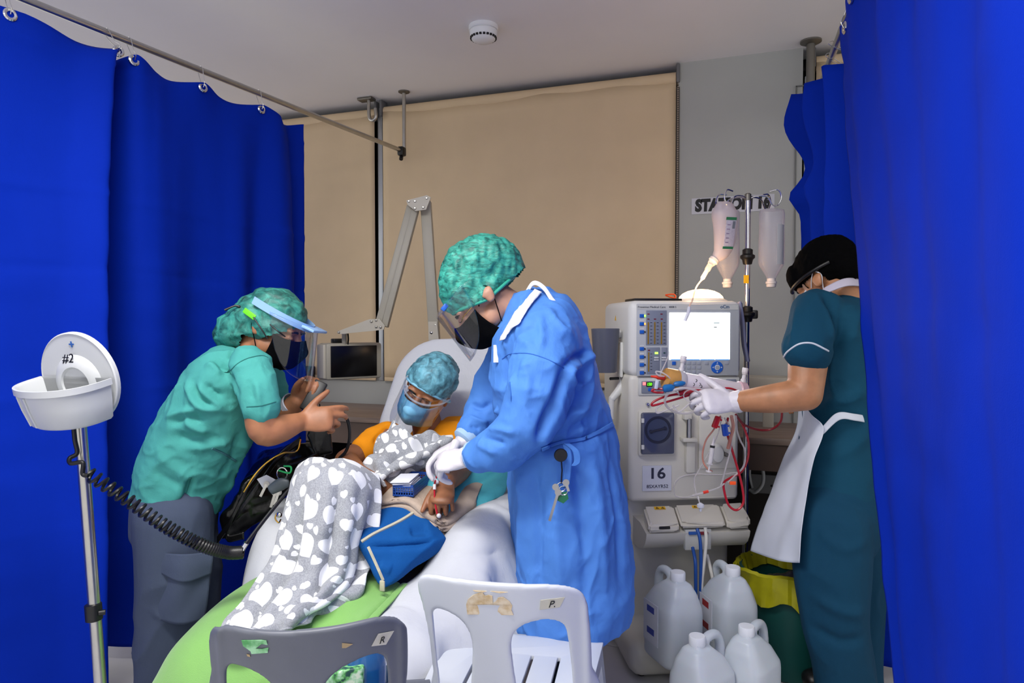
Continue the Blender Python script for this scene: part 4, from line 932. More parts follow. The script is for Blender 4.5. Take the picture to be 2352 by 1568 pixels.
for sgn in (-1, 1):
    for dy in (-1, 1):
        e = RT * sgn * .9 + FH * dy * .45
        g = G(); g.tube([q - Z * .008, q + e * .03 + Z * .004, q + e * .075 - Z * .002, q + e * .095 - Z * .035, q + e * .115 - Z * .04, q + e * .13 - Z * .01, q + e * .118 + Z * .022, q + e * .085 + Z * .02], .0032, 8, 5); g.build('hook', M_chrome, ip)
g = G(); g.lathe([(.0135, -.012), (.0135, .014), (.009, .018)], q, n=18); g.build('top_cap', M_dsteel, ip)
g = G(); c = P(1714, 641, 2.845); g.box(c, (.02, .004, .034), rot=np.column_stack((RT, FH, Z))); wl = g.build('warning_label', mat('warning_yellow', 'e8b411', .5), ip)
M_bot = clear('bottle_plastic', 'd4d4e0', .25, .28, (.93, .93, .97)); M_capw = mat('bottle_cap', 'd9d3d4', .45)
def sheet_label(c, r, w, h, m, name, par, a0):
    g = G(); rows = []
    for z in (h / 2, -h / 2):
        rows += [c + (-FH * math.cos(a) + RT * math.sin(a)) * r + Z * z for a in np.linspace(a0 - w / 2, a0 + w / 2, 9)]
    g.grid(rows, 9, 2, .0006); return g.build(name, m, par)
def iv_bottle(cx, ytop, ybot, t, label, r=.052, flat=.75, water=.6):
    top = P(cx, ytop, t); bot = P(cx, ybot, t); L = top.z - bot.z; c = Vector((top.x, top.y, bot.z))
    th = thing('infusion_bottle', label, 'bottle', bot, 'infusion bottles on the pole')
    prof = [(.018, .105 * L), (.02, .13 * L), (.03, .18 * L), (r * .92, .27 * L), (r, .31 * L), (r, .6 * L), (r * .97, .75 * L), (r, .93 * L), (r * .93, .975 * L), (r * .7, .985 * L), (.004, .96 * L)]
    g = G(); g.rings([[c + RT * rr * math.copysign(abs(math.cos(a)) ** .85, math.cos(a)) + FH * rr * flat * math.sin(a) + Z * z for a in np.linspace(0, 2 * math.pi, 37)[:-1]] for rr, z in prof]); g.build('body', M_bot, th)
    g = G(); g.lathe([(.017, 0), (.019, .004), (.019, .04 * L), (.022, .045 * L), (.022, .07 * L), (.017, .075 * L), (.017, .11 * L)], c, n=24); g.build('cap', M_capw, th)
    g = G(); g.tube([Vector((c.x, c.y, top.z)) + RT * .008 - Z * .012, top + Z * .012, Vector((c.x, c.y, top.z)) - RT * .008 - Z * .012], .002, 6, 4); g.build('hanger_loop', M_capw, th)
    return th, c, L
b1, c, L = iv_bottle(1773, 478, 659, 2.82, 'clear infusion bottle hanging alone to the right of the pole')
sheet_label(c + Z * L * .53, .0525 * .9, .9, L * .50, mat('faded_label', 'c9cbd0', .6, alpha=.75), 'label_sheet', b1, .55)
b2, c, L = iv_bottle(1672, 480, 660, 2.90, 'clear infusion bottle hanging upright behind the tilted one', r=.05)
b3 = thing('infusion_bottle', 'tilted squeezed infusion bottle with green banded label', 'bottle', P(1640, 605, 2.80), 'infusion bottles on the pole')
g = G(); g.eloft([P(1664, 474, 2.80), P(1664, 490, 2.80), P(1666, 520, 2.80), P(1664, 555, 2.80), P(1657, 578, 2.80), P(1646, 592, 2.80), P(1641, 598, 2.80)], [.04, .052, .049, .043, .034, .022, .016], [.03, .04, .038, .03, .026, .02, .015], FH, n=28, sub=5)
g.build('body', mat('cloudy_plastic', 'cfc6cf', .35, alpha=.6), b3)
ax = nrm(P(1628, 612, 2.8) - P(1643, 594, 2.8))
g = G(); g.lathe([(.017, -.005), (.021, 0), (.021, .012), (.017, .016), (.014, .028)], P(1642, 595, 2.80), ax, 20); g.build('cap', M_capw, b3)
lx = nrm(RT * .97 + FH * .25); lo_ = P(1676, 536, 2.755); lz = nrm(np.array(Z) + .12 * np.array(RT))
g = G(); g.box(lo_, (.044, .003, .13), rot=np.column_stack((lx, np.cross(lz, lx), lz)), bev=.001); lab = g.build('label_sheet', mat('label_pale', 'c3bccb', .6, var=.12, vs=120, alpha=.9), b3)
for dz, ln in ((.060, .012), (-.058, .010)): g = G(); g.box(np.array(lo_) + lz * dz, (.045, .004, ln), rot=np.column_stack((lx, np.cross(lz, lx), lz))); g.build('green_band', mat('label_green', '1d6e45', .5), lab)
for i in range(5): g = G(); g.box(np.array(lo_) + lz * (.035 - i * .018) - lx * .009, (.014, .004, .004), rot=np.column_stack((lx, np.cross(lz, lx), lz))); g.build('print_line', mat('label_print', '8a7a98', .6), lab)
g = G(); g.box(np.array(lo_) + lz * .035 + lx * .013, (.012, .004, .03), rot=np.column_stack((lx, np.cross(lz, lx), lz))); g.build('bar_code', mat('label_print2', '6a6f7a', .6), lab)
M_tubec = clear('tube_clear', 'e8e4e6', .15, .35); M_tubeo = mat('tube_glow', 'e9c8b0', .3, alpha=.7)
dl = thing('drip_line', 'clear drip chamber and line below the tilted bottle', 'drip line', P(1580, 735, 2.5))
g = G(); g.lathe([(.006, 0), (.012, .004), (.012, .03), (.009, .034), (.009, .075), (.006, .08), (.003, .09)], P(1632, 607, 2.79), nrm(P(1610, 645, 2.76) - P(1632, 607, 2.79)), 16); g.build('drip_chamber', M_tubec, dl)
g = G(); g.tube([P(1612, 642, 2.76), P(1602, 655, 2.72), P(1596, 668, 2.6), P(1590, 690, 2.54), P(1584, 702, 2.53), P(1580, 720, 2.52), P(1576, 735, 2.52)], .003, 8, 5); g.build('tube', M_tubeo, dl)
g = G(); g.tube([P(1583, 705, 2.52), P(1581, 718, 2.515), P(1573, 737, 2.515)], [.0065, .007, .006], 10, 4); g.build('clamp', mat('clamp_milky', 'dfe2ee', .4, alpha=.8), dl)
# blue grey plastic sleeve hanging by the pole
ctrl = [[P(1694, 694, 2.72), P(1699, 692, 2.70), P(1705, 695, 2.72)], [P(1700, 740, 2.73), P(1707, 738, 2.70), P(1711, 742, 2.73)], [P(1704, 790, 2.74), P(1711, 790, 2.71), P(1716, 792, 2.74)], [P(1712, 829, 2.74), P(1718, 831, 2.72), P(1723, 829, 2.74)]]
tag(cloth('plastic_sleeve', ctrl, mat('sleeve_lilac', '8f93b4', .35, alpha=.9), nu=12, nv=30, thick=.002, fold=lambda u, v, p: .004 * np.sin(u * 9)), 'lilac grey plastic sleeve hanging beside the dialysis screen', 'sleeve')
# station sign on the pillar
sg = thing('station_sign', 'white paper sign on the grey pillar reading STATION 16', 'sign', PY(1685, 470, 3.78))
a = PY(1593, 474, 3.786); b = PY(1774, 466, 3.786); w = b.x - a.x + .02
g = G(); g.box(((a.x + b.x) / 2, 3.787, a.z - .0), (w, .003, .085)); bd = g.build('paper', mat('sign_white', 'c6c8d2', .6), sg)
text('lettering', 'STATION 16', .084, ((a.x + b.x) / 2, 3.7845, a.z), (1, 0, 0), (0, 0, 1), M_ink, bd, ext=.0003, shear=.05, bold=.0055, sx=.82)
# ------------------------------------------------------------------ jugs, bin, sockets
M_jug = mat('milky_plastic', 'c6ced6', .35, sss=.25, alpha=.96); M_liq = mat('jug_cap', 'e2e6ec', .4, bump=.0)
def jug(base, label, w=.075, h=.335, yaw=0.0, grp='white jugs by the dialysis machine', lab=None, dep=1.25):
    base = Vector(base); R = Matrix.Rotation(yaw, 3, 'Z'); ex_ = R @ V(1, 0, 0); ey_ = R @ V(0, 1, 0)
    t = thing('plastic_jug', label, 'jug', base, grp)
    def ringq(cx, cy, rx, ry, z): return [base + ex_ * (cx + rx * math.copysign(abs(math.cos(a)) ** .45, math.cos(a))) + ey_ * (cy + ry * math.copysign(abs(math.sin(a)) ** .45, math.sin(a))) + Z * z for a in np.linspace(0, 2 * math.pi, 41)[:-1]]
    s = h / .335; g = G()
    D = w * dep; cy_ = -D + w * .88
    g.rings([ringq(0, 0, w * .9, D * .94, .002), ringq(0, 0, w, D, .014), ringq(0, 0, w, D, .19 * s), ringq(0, 0, w * .98, D * .98, .21 * s), ringq(0, cy_ * .45, w * .72, D * .76, .262 * s), ringq(0, cy_ * .9, .036, .042, .296 * s), ringq(0, cy_, .021, .021, .305 * s), ringq(0, cy_, .021, .021, .318 * s)])
    g.tube([base + ey_ * (cy_ + .012) + Z * .285 * s, base + ey_ * (cy_ + .05) + Z * .314 * s, base + ey_ * (D * .72) + Z * .312 * s, base + ey_ * (D * .96) + Z * .275 * s, base + ey_ * (D * .93) + Z * .19 * s], [.017, .0155, .015, .0155, .02], 12, 5)
    soft(g, 'body', M_jug, t, vox=.0045, it=3)
    c = base + ey_ * cy_ + Z * .306 * s
    g = G(); n = 48; rs = []
    for r, z in ((.0245, .0), (.0255, .003), (.0255, .026), (.0235, .029), (.001, .029)):
        rs.append([c + V(math.cos(2 * math.pi * k / n), math.sin(2 * math.pi * k / n), 0) * (r - (.0009 if k % 2 and z < .028 else 0)) + Z * z for k in range(n)])
    g.rings(rs); g.build('cap', M_liq, t)
    if lab:
        g = G(); g.box(base - ex_ * (w + .0005) + ey_ * .02 + Z * .13, (.002, w * 1.2, .14), rot=np.column_stack((ex_, ey_, Z))); lb_ = g.build('label_sheet', mat('jug_label', 'cfd2dc', .6), t)
        for dz in (.045, -.03): g = G(); g.box(base - ex_ * (w + .001) + ey_ * .02 + Z * (.13 + dz), (.002, w * .6, .022), rot=np.column_stack((ex_, ey_, Z))); g.build('label_band', mat('band' + lab, lab, .5), lb_)
    return t
jug(PZ(1545, 1512, .1475), 'tall white jug on the machine base under the blue hose', h=.31, yaw=MY + .25, lab='3a4a9c')
jug(PZ(1672, 1500, .1475), 'tall white jug on the machine base under the right tray lid', h=.315, yaw=MY + .1, lab='9c2a2c')
q = P(1612, 1690, 2.13); jug((q.x, q.y, .006), 'white jug on the floor in front, left of the pair', yaw=MY - 1.0, h=.335)
q = P(1722, 1660, 2.20); jug((q.x, q.y, .006), 'white jug on the floor in front, right of the pair', yaw=MY - .9, h=.335)
q = P(1806, 1530, 2.58); bc = Vector((q.x, q.y, .0065))
bn_ = thing('waste_bin', 'dark green waste bin with a yellow liner behind the apron', 'bin', bc)
g = G(); g.lathe([(.125, 0), (.13, .004), (.165, .36), (.172, .365), (.172, .38), (.163, .38), (.125, .012), (.001, .010)], bc, n=48); g.build('bucket', mat('bin_green', '0d4b47', .5, var=.06), bn_)
n = 90; pts = []
for j, (r, z) in enumerate([(.150, .33), (.16, .372), (.168, .392), (.178, .385), (.1805, .36), (.182, .31), (.184, .27)]):
    for k in range(n + 1):
        a = 2 * math.pi * k / n; wv = .012 * math.sin(a * 3 + 1) + .008 * math.sin(a * 7); q = .0025 * math.sin(a * 26) + .002 * math.sin(a * 41 + j)
        zz = z + (wv * 2.5 if j > 4 else wv * .6); rr = r + q + (.02 * max(0, math.sin(a * 2 + .6)) if j in (2, 3) else 0)
        pts.append(bc + V(rr * math.cos(a), rr * math.sin(a), zz))
g = G(); g.grid(pts, n + 1, 7, .001); g.build('liner', mat('liner_yellow', 'a8a414', .45, var=.15, vs=14), bn_)
g = G(); hull(g, [bc + V(.11 * math.cos(a) * (1 + .2 * math.sin(3 * a)), .11 * math.sin(a), .30 + .02 * math.sin(5 * a)) for a in np.linspace(0, 6.2, 16)] + [bc + V(.02, .01, .36), bc + V(0, 0, .2)])
tag(soft(g, 'discarded_bag', mat('bag_dark', '3c3b40', .35), vox=.006, it=2, noise=[((40, 40, 20), .008)]), 'crumpled dark plastic bag inside the waste bin', 'bag')
ps = thing('power_socket', 'white socket strip with plug beneath the right counter', 'socket', PY(1770, 1130, 3.76))
a = PY(1772, 1112, 3.765)
g = G(); g.box(a, (.2, .02, .10), bev=.006); b = g.build('plate', mat('socket_grey', '8a8a8c', .5), ps)
for dx in (.0, .05, .075): g = G(); g.lathe([(.006, 0), (.006, .002), (.0005, .002)], (a.x + dx, 3.754, a.z - .005), (0, -1, 0), 12); g.build('socket_hole', M_black, b)
g = G(); c = PY(1737, 1045, 3.72); g.lathe([(.028, 0), (.03, .02), (.02, .045), (.01, .06)], c, (.3, -1, -.3), 20); pl = g.build('plug', M_white, ps)
g = G(); g.tube([PY(1738, 1052, 3.68), PY(1752, 1080, 3.66), PY(1752, 1110, 3.66), PY(1735, 1130, 3.68), PY(1722, 1125, 3.7)], .009, 10, 5); g.build('cord', M_white, pl)
g = G(); g.tube([PY(1724, 1045, 3.7), PY(1722, 1090, 3.69), PY(1728, 1120, 3.7)], .007, 10, 5); g.build('cord', M_white, pl)
q = PY(1793, 1040, 3.45); g = G(); 
for k in range(3): g.lathe([(.016, 0), (.018, .003), (.018, .035), (.016, .038)], q + V(-.025 + k * .026, 0, -.02), (.5, -.8, .2), 18)
cl3 = thing('label_roll', 'violet blue rolls hanging under the right counter', 'roll', q)
for k in range(3): g = G(); g.lathe([(.016, 0), (.018, .003), (.018, .05), (.016, .053), (.006, .053), (.006, 0)], q + V(-.03 + k * .034, 0, -.02 + .008 * k), (.55, -.8, .15), 18, cap=False); g.build('roll', mat('violet_roll%d' % (k % 2), ('4a4f9a', '8f96c8')[k % 2], .5), cl3)
dv = thing('sill_device', 'cream plastic device on the counter sill right of the machine', 'device', PY(1762, 895, 3.62))
c = PY(1765, 880, 3.62)
g = G(); g.box(c, (.24, .14, .07), bev=.01); b = g.build('housing', M_beige2, dv)
g = G(); g.box((c.x, c.y, c.z - .14), (.05, .05, .21), bev=.004); g.build('stem', M_beige2, dv)
for k in range(3): g = G(); g.box(c + V(.0 + k * .03, -.072, -.015), (.012, .01, .03), bev=.002); g.build('key', M_white, b)
# ================================================================== people: shared builders
def PP(l): return [P(*q) for q in l]
class Head:
    """head frame: c between the ears, f looks forward, u to the crown"""
    def __init__(s, c, f, u, k=1.0):
        s.c = np.array(c, float); s.f = nrm(f); r = nrm(np.cross(s.f, np.array(u, float))); s.r = r; s.u = np.cross(r, s.f); s.k = k
        s.R = np.column_stack((s.r, s.f, s.u))
    def __call__(s, x, y, z): return s.c + s.R @ (np.array((x, y, z)) * s.k)
    def ell(s, g, c, r): g.ell(s(*c), [q * s.k for q in r], s.R)
    def loc(s, p): return (np.asarray(p) - s.c) @ s.R / s.k
    def solid(s, g, neck=None, nr=.055, ear=0.0):
        e = lambda c, r: s.ell(g, c, r)
        e((0, -.004, .040), (.077, .098, .086)); e((0, .042, -.032), (.060, .054, .076)); e((0, .055, -.076), (.040, .038, .030))
        for q in (-1, 1):
            e((q * .034, .062, -.030), (.024, .024, .028)); e((q * .03, .079, .022), (.026, .016, .012)); e((q * .031, .081, -.001), (.016, .0145, .0105)); e((q * .05, .02, -.055), (.02, .04, .03))
            g.eloft([s(q * (.072 + ear), -.012, .006), s(q * (.081 + ear), -.012, -.002), s(q * (.080 + ear), -.006, -.026)], [.019 * s.k, .021 * s.k, .012 * s.k], [.009 * s.k, .006 * s.k, .007 * s.k], s.r, n=12, sub=3)
        g.tube([s(0, .088, .018), s(0, .105, -.008), s(0, .113, -.022)], [.010 * s.k, .013 * s.k, .015 * s.k], 12, 3); e((0, .108, -.024), (.017, .014, .011))
        e((0, .092, -.052), (.022, .010, .007)); e((0, .090, -.063), (.020, .010, .007))
        if neck is not None: g.tube([s(0, -.015, -.03), s(0, -.02, -.075), neck], [nr, nr, nr * 1.12], 20, 4)
    def eyes(s, par, closed=False):
        for q in (-1, 1):   # lowered lids: lash line and brow
            g = G(); g.tube([s(q * .018, .0945, -.002), s(q * .024, .0965, -.0055), s(q * .033, .0960, -.0065), s(q * .044, .0885, -.003)], [.0010, .0016, .0017, .0010], 8, 4); g.build('eyelashes', mat('hair_black', '0c0a0a', .6), par)
            g = G(); g.tube([s(q * .014, .0955, .020), s(q * .03, .0985, .025), s(q * .048, .087, .020)], [.0025, .0035, .002], 8, 4); g.build('eyebrow', mat('hair_black', '0c0a0a', .6), par)
    def mask(s, par, m, name='face_mask', strap=None, pleats=0, grow=1.0):
        k = grow
        def row(z, fs): return [s(x * k, y * k + .004, z) for x, y in zip((-.068, -.05, -.028, 0, .028, .05, .068), fs)]
        ctrl = [row(-.004, (.040, .082, .104, .124, .104, .082, .040)), row(-.020, (.042, .088, .116, .136, .116, .088, .042)), row(-.045, (.042, .088, .116, .134, .116, .088, .042)),
                row(-.070, (.040, .080, .106, .124, .106, .080, .040)), row(-.095, (.034, .068, .090, .106, .090, .068, .034)), row(-.112, (.026, .050, .066, .078, .066, .050, .026))]
        ctrl[0][3] = s(0, .118 * k, .008); ctrl[0][2] = s(-.028, .108 * k, .0); ctrl[0][4] = s(.028, .108 * k, .0)
        fo = (lambda u, v, p: .0022 * np.abs(np.sin(v * math.pi * pleats)) ** .5 + .0012 * vnoise(p.reshape(-1, 3) * 60).reshape(u.shape)) if pleats else (lambda u, v, p: .003 * np.exp(-((u - .5) / .03) ** 2) + .0015 * vnoise(p.reshape(-1, 3) * 45).reshape(u.shape))
        o = cloth(name, ctrl, m, par, nu=40, nv=36, thick=.0016, fold=fo)
        for q in (-1, 1):
            g = G(); g.tube([s(q * .066, .032, -.008), s(q * .078, .008, .012), s(q * .082, -.014, .024), s(q * .084, -.03, .0), s(q * .080, -.014, -.028), s(q * .068, .022, -.085)], .0016, 6, 5)
            g.build('ear_loop', strap or m, o)
        return o
    def visor(s, par, m, top=.06, bot=-.13, flare=.045, rad=.15, arc=75, name='face_shield', label=None):
        pts = []; nu = 40; nv = 24
        for j in range(nv):
            v = j / (nv - 1); z = top + (bot - top) * v
            for i in range(nu):
                uu = 2 * i / (nu - 1) - 1; a = math.radians(arc * uu * (1 - .12 * v ** 3)); R_ = rad - .02 * (1 - math.cos(a))
                zz = z + (abs(uu) ** 4) * .05 * v
                pts.append(s(R_ * .68 * math.sin(a), R_ * math.cos(a) - .012 + flare * v, zz))
        g = G(); g.grid(pts, nu, nv, .0006); return g.build(name, m, par, label, sharp=None)
def capmat(name, base, dark, sc=26, pleat=(1, 1, 1)):
    """thin bouffant cap cloth with the dark hair showing through between the gathers"""
    k = NT(name); vec = k.coord(pleat); f = k.noise(vec, sc, 4, .6, .9); h = k.noise(k.coord(), 6, 2)
    q = k.math('ADD', k.math('MULTIPLY', f, .75), k.math('MULTIPLY', h, .3))
    k.l(k.ramp(q, [(.38, lin(dark)), (.66, lin(base))]), k.b.inputs['Base Color']); k.b.inputs['Roughness'].default_value = .55
    k.bump(f, .5, .006); return k.m
def hand(g, w, f, n, th, curl=35, k=1.0, fat=1.0, spread=.12, thumb=(.55, .75, .35), tcurl=.5):
    w = np.array(w, float); f = nrm(f); n = np.array(n, float); n = nrm(n - f * (n @ f)); s = np.array(th, float); s = s - f * (s @ f) - n * (s @ n); s = nrm(s)
    g.eloft([w - f * .012 * k, w + f * .02 * k, w + f * .055 * k, w + f * .084 * k, w + f * .094 * k], [.027 * k * fat, .034 * k * fat, .042 * k * fat, .041 * k * fat, .034 * k * fat], [.020 * k * fat, .019 * k * fat, .017 * k * fat, .0145 * k * fat, .010 * k * fat], n, n=18, sub=3)
    if not hasattr(curl, '__len__'): curl = [curl] * 4
    for i in range(4):
        c = curl[i]; c = c if hasattr(c, '__len__') else (c, c * 1.25, c * .8)
        b = w + f * (.084 - .005 * abs(i - 1)) * k + s * (.031 - .0205 * i) * k
        L = [x * (.98, 1.06, 1.0, .80)[i] * k for x in (.043, .027, .022)]; a = 0; p = b; pts = [b - f * .012]; d0 = nrm(f + s * spread * (1.3 - i) * .6)
        for q, l in zip(c, L):
            a += math.radians(q); d = d0 * math.cos(a) + n * math.sin(a); pts.append(p); p = p + d * l
        pts.append(p); r = .0092 * k * fat * (1, 1.02, .98, .88)[i]
        g.tube(pts, [r, r * 1.06, r * 1.0, r * .92, r * .74], 12, 4)
        g.ell(pts[-1], (r * .74,) * 3, nu=10, nv=6)
    b = w + f * .022 * k + s * .026 * k; d1 = nrm(f * thumb[0] + s * thumb[1] + n * thumb[2]); d2 = nrm(d1 * (1 - tcurl) + (f * .9 + n * .45 + s * .05) * tcurl)
    pts = [b - d1 * .015, b, b + d1 * .045 * k, b + d1 * .045 * k + d2 * .030 * k, b + d1 * .045 * k + d2 * .052 * k]; r = .0105 * k * fat
    g.tube(pts, [r * 1.5, r * 1.55, r * 1.12, r * 1.02, r * .75], 12, 4); g.ell(pts[-1], (r * .75,) * 3, nu=10, nv=6)
def limb(g, pts, r): g.tube([np.array(p, float) for p in pts], r, 20, 5); g.ell(pts[0], (r[0],) * 3); g.ell(pts[-1], (r[-1],) * 3)
def fl(pts, w, a): return [(pts, w, a)]
def surf(o_, px, py, back=.004):
    """first hit on an object's surface along the sight line through a photo pixel"""
    d = ray(px, py).normalized(); bpy.context.view_layer.update(); h, p, n_, i = o_.ray_cast(CAM - WL[o_.name], d)
    return (p + WL[o_.name] - d * back) if h else None
def seam(o_, pts, r, m, name, par, sub=5, back=.001):
    q = [surf(o_, p[0], p[1], back) for p in [c for c in catmull([(x, y, 0) for x, y in pts], 6)]]; q = [x for x in q if x is not None]
    if len(q) > 2: g = G(); g.tube(q, r, 6, 2); return g.build(name, m, par)
M_hair = mat('hair_black', '0c0a0a', .6)
M_clear = film('visor_film'); M_blackm = fabric('mask_black', '08080a', crease=.1, cs=30, rough=.9, spec=.05)
# ================================================================== nurse in green scrubs (profile, bending right)
np_ = thing('person', 'person in green scrubs, green cap and visor bending over the black bag', 'person', (P(405, 1130, 2.25).x, P(405, 1130, 2.25).y, 0), 'medical staff')
M_sk1 = skin('skin_warm', 'a8714f')
th = math.radians(25); Hd = Head(P(624, 752, 2.25), RT * math.cos(th) - Z * math.sin(th) - FH * .10, Z * math.cos(th) + RT * math.sin(th), 1.0)
g = G(); Hd.solid(g, P(565, 832, 2.25), .056)
limb(g, PP([(585, 850, 2.10), (597, 915, 2.06), (604, 985, 2.05), (640, 985, 2.08), (690, 968, 2.14)]), [.055, .050, .046, .044, .029])
limb(g, PP([(610, 855, 2.42), (630, 920, 2.43), (640, 975, 2.42), (662, 945, 2.38), (684, 918, 2.33)]), [.055, .048, .044, .040, .028])
hand(g, P(690, 968, 2.14), RT * .97 + Z * .10 + FH * .2, FH * .9 + Z * -.35, Z, curl=[(18, 30, 20), (30, 35, 25), (45, 45, 30), (55, 50, 30)], thumb=(.62, .75, .1), tcurl=.25)
hand(g, P(684, 918, 2.33), RT * .66 + Z * .70 - FH * .1, RT * .45 - FH * .8 - Z * .3, RT * .2 - Z * .0 - FH * .4 + Z * .6, curl=[(55, 60, 35)] * 4, thumb=(.7, .5, .55), tcurl=.6)
g.eloft(PP([(405, 1120, 2.25), (440, 1040, 2.25), (500, 930, 2.25), (560, 845, 2.25)]), [.10, .10, .10, .07], [.14, .14, .15, .12], FH)
for t_, x in ((2.17, 398), (2.36, 436)):
    a = P(x, 1150, t_); k_ = Vector((a.x, a.y, .47)) + RT * .01; an = Vector((a.x, a.y, .10)) + RT * -.005
    limb(g, [a, k_, an], [.08, .058, .042]); g.eloft([an + RT * -.03 - Z * .055, an + RT * .05 - Z * .06, an + RT * .15 - Z * .07], [.04, .038, .026], [.036, .04, .034], FH)
body = soft(g, 'body', M_sk1, np_, vox=.0045, it=4); Hd.eyes(body)
M_scr = fabric('green_scrubs', '4aa098', var=.05, crease=.35, cs=9, weave=.25, stretch=(1, 1, .8))
g = G()
g.eloft(PP([(405, 1158, 2.25), (412, 1130, 2.25), (428, 1075, 2.25), (470, 990, 2.25), (520, 900, 2.25), (556, 838, 2.25), (574, 812, 2.25)]), [.130, .132, .142, .143, .132, .105, .062], [.165, .165, .178, .185, .195, .175, .075], FH, n=36, round_ends=False)
limb(g, PP([(572, 846, 2.10), (590, 890, 2.06), (601, 934, 2.045)]), [.066, .064, .058]); limb(g, PP([(600, 850, 2.41), (620, 900, 2.43), (632, 935, 2.44)]), [.062, .060, .056])
fo = fl([(494, 819), (513, 838), (523, 862), (534, 885), (545, 905)], .016, -.026) + fl([(474, 831), (495, 843), (510, 858)], .011, .010) + fl([(431, 874), (435, 900), (446, 922), (470, 937), (528, 938)], .012, .017) + fl([(455, 882), (470, 902), (490, 920), (515, 932)], .010, .013) + fl([(445, 886), (458, 914), (484, 931)], .009, -.014) + fl([(470, 884), (490, 898), (510, 910)], .009, -.012) + fl([(385, 959), (416, 946), (455, 941)], .010, .013) + fl([(421, 957), (442, 980), (484, 998)], .012, .015) + fl([(392, 972), (425, 962), (470, 962)], .012, -.014) + fl([(400, 1000), (440, 1008), (500, 1000)], .016, -.014) + fl([(430, 1030), (480, 1025), (530, 1010)], .014, .012) + fl([(560, 985), (552, 1040), (530, 1090), (505, 1150)], .018, .012) + fl([(545, 990), (530, 1050), (500, 1100)], .014, -.012) + fl([(575, 865), (580, 920)], .009, -.007) + fl([(590, 875), (598, 925)], .008, .005) + fl([(442, 1090), (430, 1130), (418, 1160)], .010, -.020) + fl([(360, 1030), (400, 1075), (470, 1105)], .018, .010) + fl([(345, 1075), (390, 1105), (430, 1115)], .016, -.008)
top = soft(g, 'scrub_top', M_scr, np_, vox=.006, it=4, folds=fo, noise=[((12, 12, 20), .003)], wr=[((6, 6, 9), .010, 3), ((15, 15, 19), .005, 3), ((32, 32, 34), .0016, 2)])
for l in ([(527, 853), (545, 835), (570, 822), (600, 816), (615, 820)], [(566, 934), (600, 931), (634, 922)], [(440, 1095), (432, 1120), (424, 1145)]): seam(top, l, .0015, mat('scrub_seam', '2a7a74', .8), 'seam_line', top)
seam(top, [(487, 1029), (515, 1042), (542, 1059)], .004, mat('pocket_trim', '3a767c', .8), 'pocket_trim', top, back=0)
M_trs = fabric('slate_trousers', '454f63', var=.08, crease=.3, cs=8, weave=.3)
g = G()
g.eloft(PP([(402, 1118, 2.25), (402, 1170, 2.25), (402, 1215, 2.25)]), [.120, .128, .122], [.16, .165, .165], FH, n=32)
limb(g, PP([(396, 1190, 2.165), (398, 1300, 2.16), (392, 1400, 2.16), (385, 1500, 2.16), (382, 1640, 2.17)]), [.118, .112, .100, .096, .092])
limb(g, PP([(420, 1190, 2.34), (436, 1300, 2.35), (440, 1400, 2.36), (415, 1500, 2.36), (400, 1600, 2.37)]), [.112, .098, .088, .084, .085])
tr = soft(g, 'trousers', M_trs, np_, vox=.008, it=5, noise=[((10, 10, 5), .005)], wr=[((7, 7, 5), .008, 3)], folds=fl([(345, 1400, 2.09), (400, 1425, 2.06), (470, 1405, 2.08)], .014, .008) + fl([(330, 1230, 2.09), (340, 1330, 2.08)], .014, -.006))
ctrl = [[P(364, 1268, 2.068), P(425, 1272, 2.045), P(489, 1266, 2.078)], [P(362, 1290, 2.062), P(424, 1300, 2.038), P(488, 1290, 2.072)], [P(360, 1308, 2.064), P(420, 1336, 2.038), P(484, 1316, 2.074)]]
cloth('pocket_flap', ctrl, M_trs, tr, nu=24, nv=14, thick=.006)
ctrl = [[P(366, 1300, 2.072), P(425, 1310, 2.048), P(484, 1300, 2.082)], [P(362, 1360, 2.074), P(420, 1370, 2.050), P(478, 1360, 2.085)], [P(352, 1410, 2.078), P(405, 1432, 2.054), P(468, 1418, 2.088)]]
cloth('cargo_pocket', ctrl, M_trs, tr, nu=24, nv=20, thick=.008, fold=lambda u, v, p: .004 * np.sin(u * 9 + v * 4))
for t_, x in ((2.17, 385), (2.37, 405)):
    a = P(x, 1500, t_); g = G(); g.eloft([Vector((a.x, a.y, .055)) - RT * .06, Vector((a.x, a.y, .06)) + RT * .03, Vector((a.x, a.y, .045)) + RT * .16], [.05, .05, .032], [.045, .048, .04], FH, n=24); soft(g, 'shoe', M_black, np_, vox=.006, it=4)
# bouffant cap with the hair bun pushing it out behind
M_cap1 = capmat('cap_green', '3f9c8c', '0e3a36', 30)
g = G(); Hd.ell(g, (0, -.006, .046), (.086, .106, .088)); Hd.ell(g, (0, .0, .002), (.094, .098, .062)); g.eloft([Hd(0, -.05, .02), P(560, 750, 2.25), P(530, 765, 2.25), P(515, 772, 2.25)], [.085, .074, .064, .045], [.09, .08, .07, .05], FH, n=24); g.ell(P(600, 755, 2.25), (.04, .085, .04))
Hl = Hd
def capcut(co): 
    q = Hl.loc(co); return (q[:, 2] < -.046 + np.clip(q[:, 1], 0, 1) * .95) & (q[:, 1] > -.05)
cap = soft(g, 'bouffant_cap', M_cap1, np_, vox=.006, it=5, noise=[((30, 30, 60), .005), ((60, 60, 110), .0025)], cut=capcut)
mk = Hd.mask(np_, M_blackm, grow=1.03)
M_band = mat('band_lightblue', '8fb8e8', .35)
pts = []
for i in range(40):
    a = math.radians(-108 + 216 * i / 39)
    for z in (.064, .040): pts.append(Hd(.093 * math.sin(a), .128 * math.cos(a) - .012 * (1 - math.cos(a)), z + .018 * max(0, -math.cos(a)) * 0 + .012 * (1 - math.cos(a))))
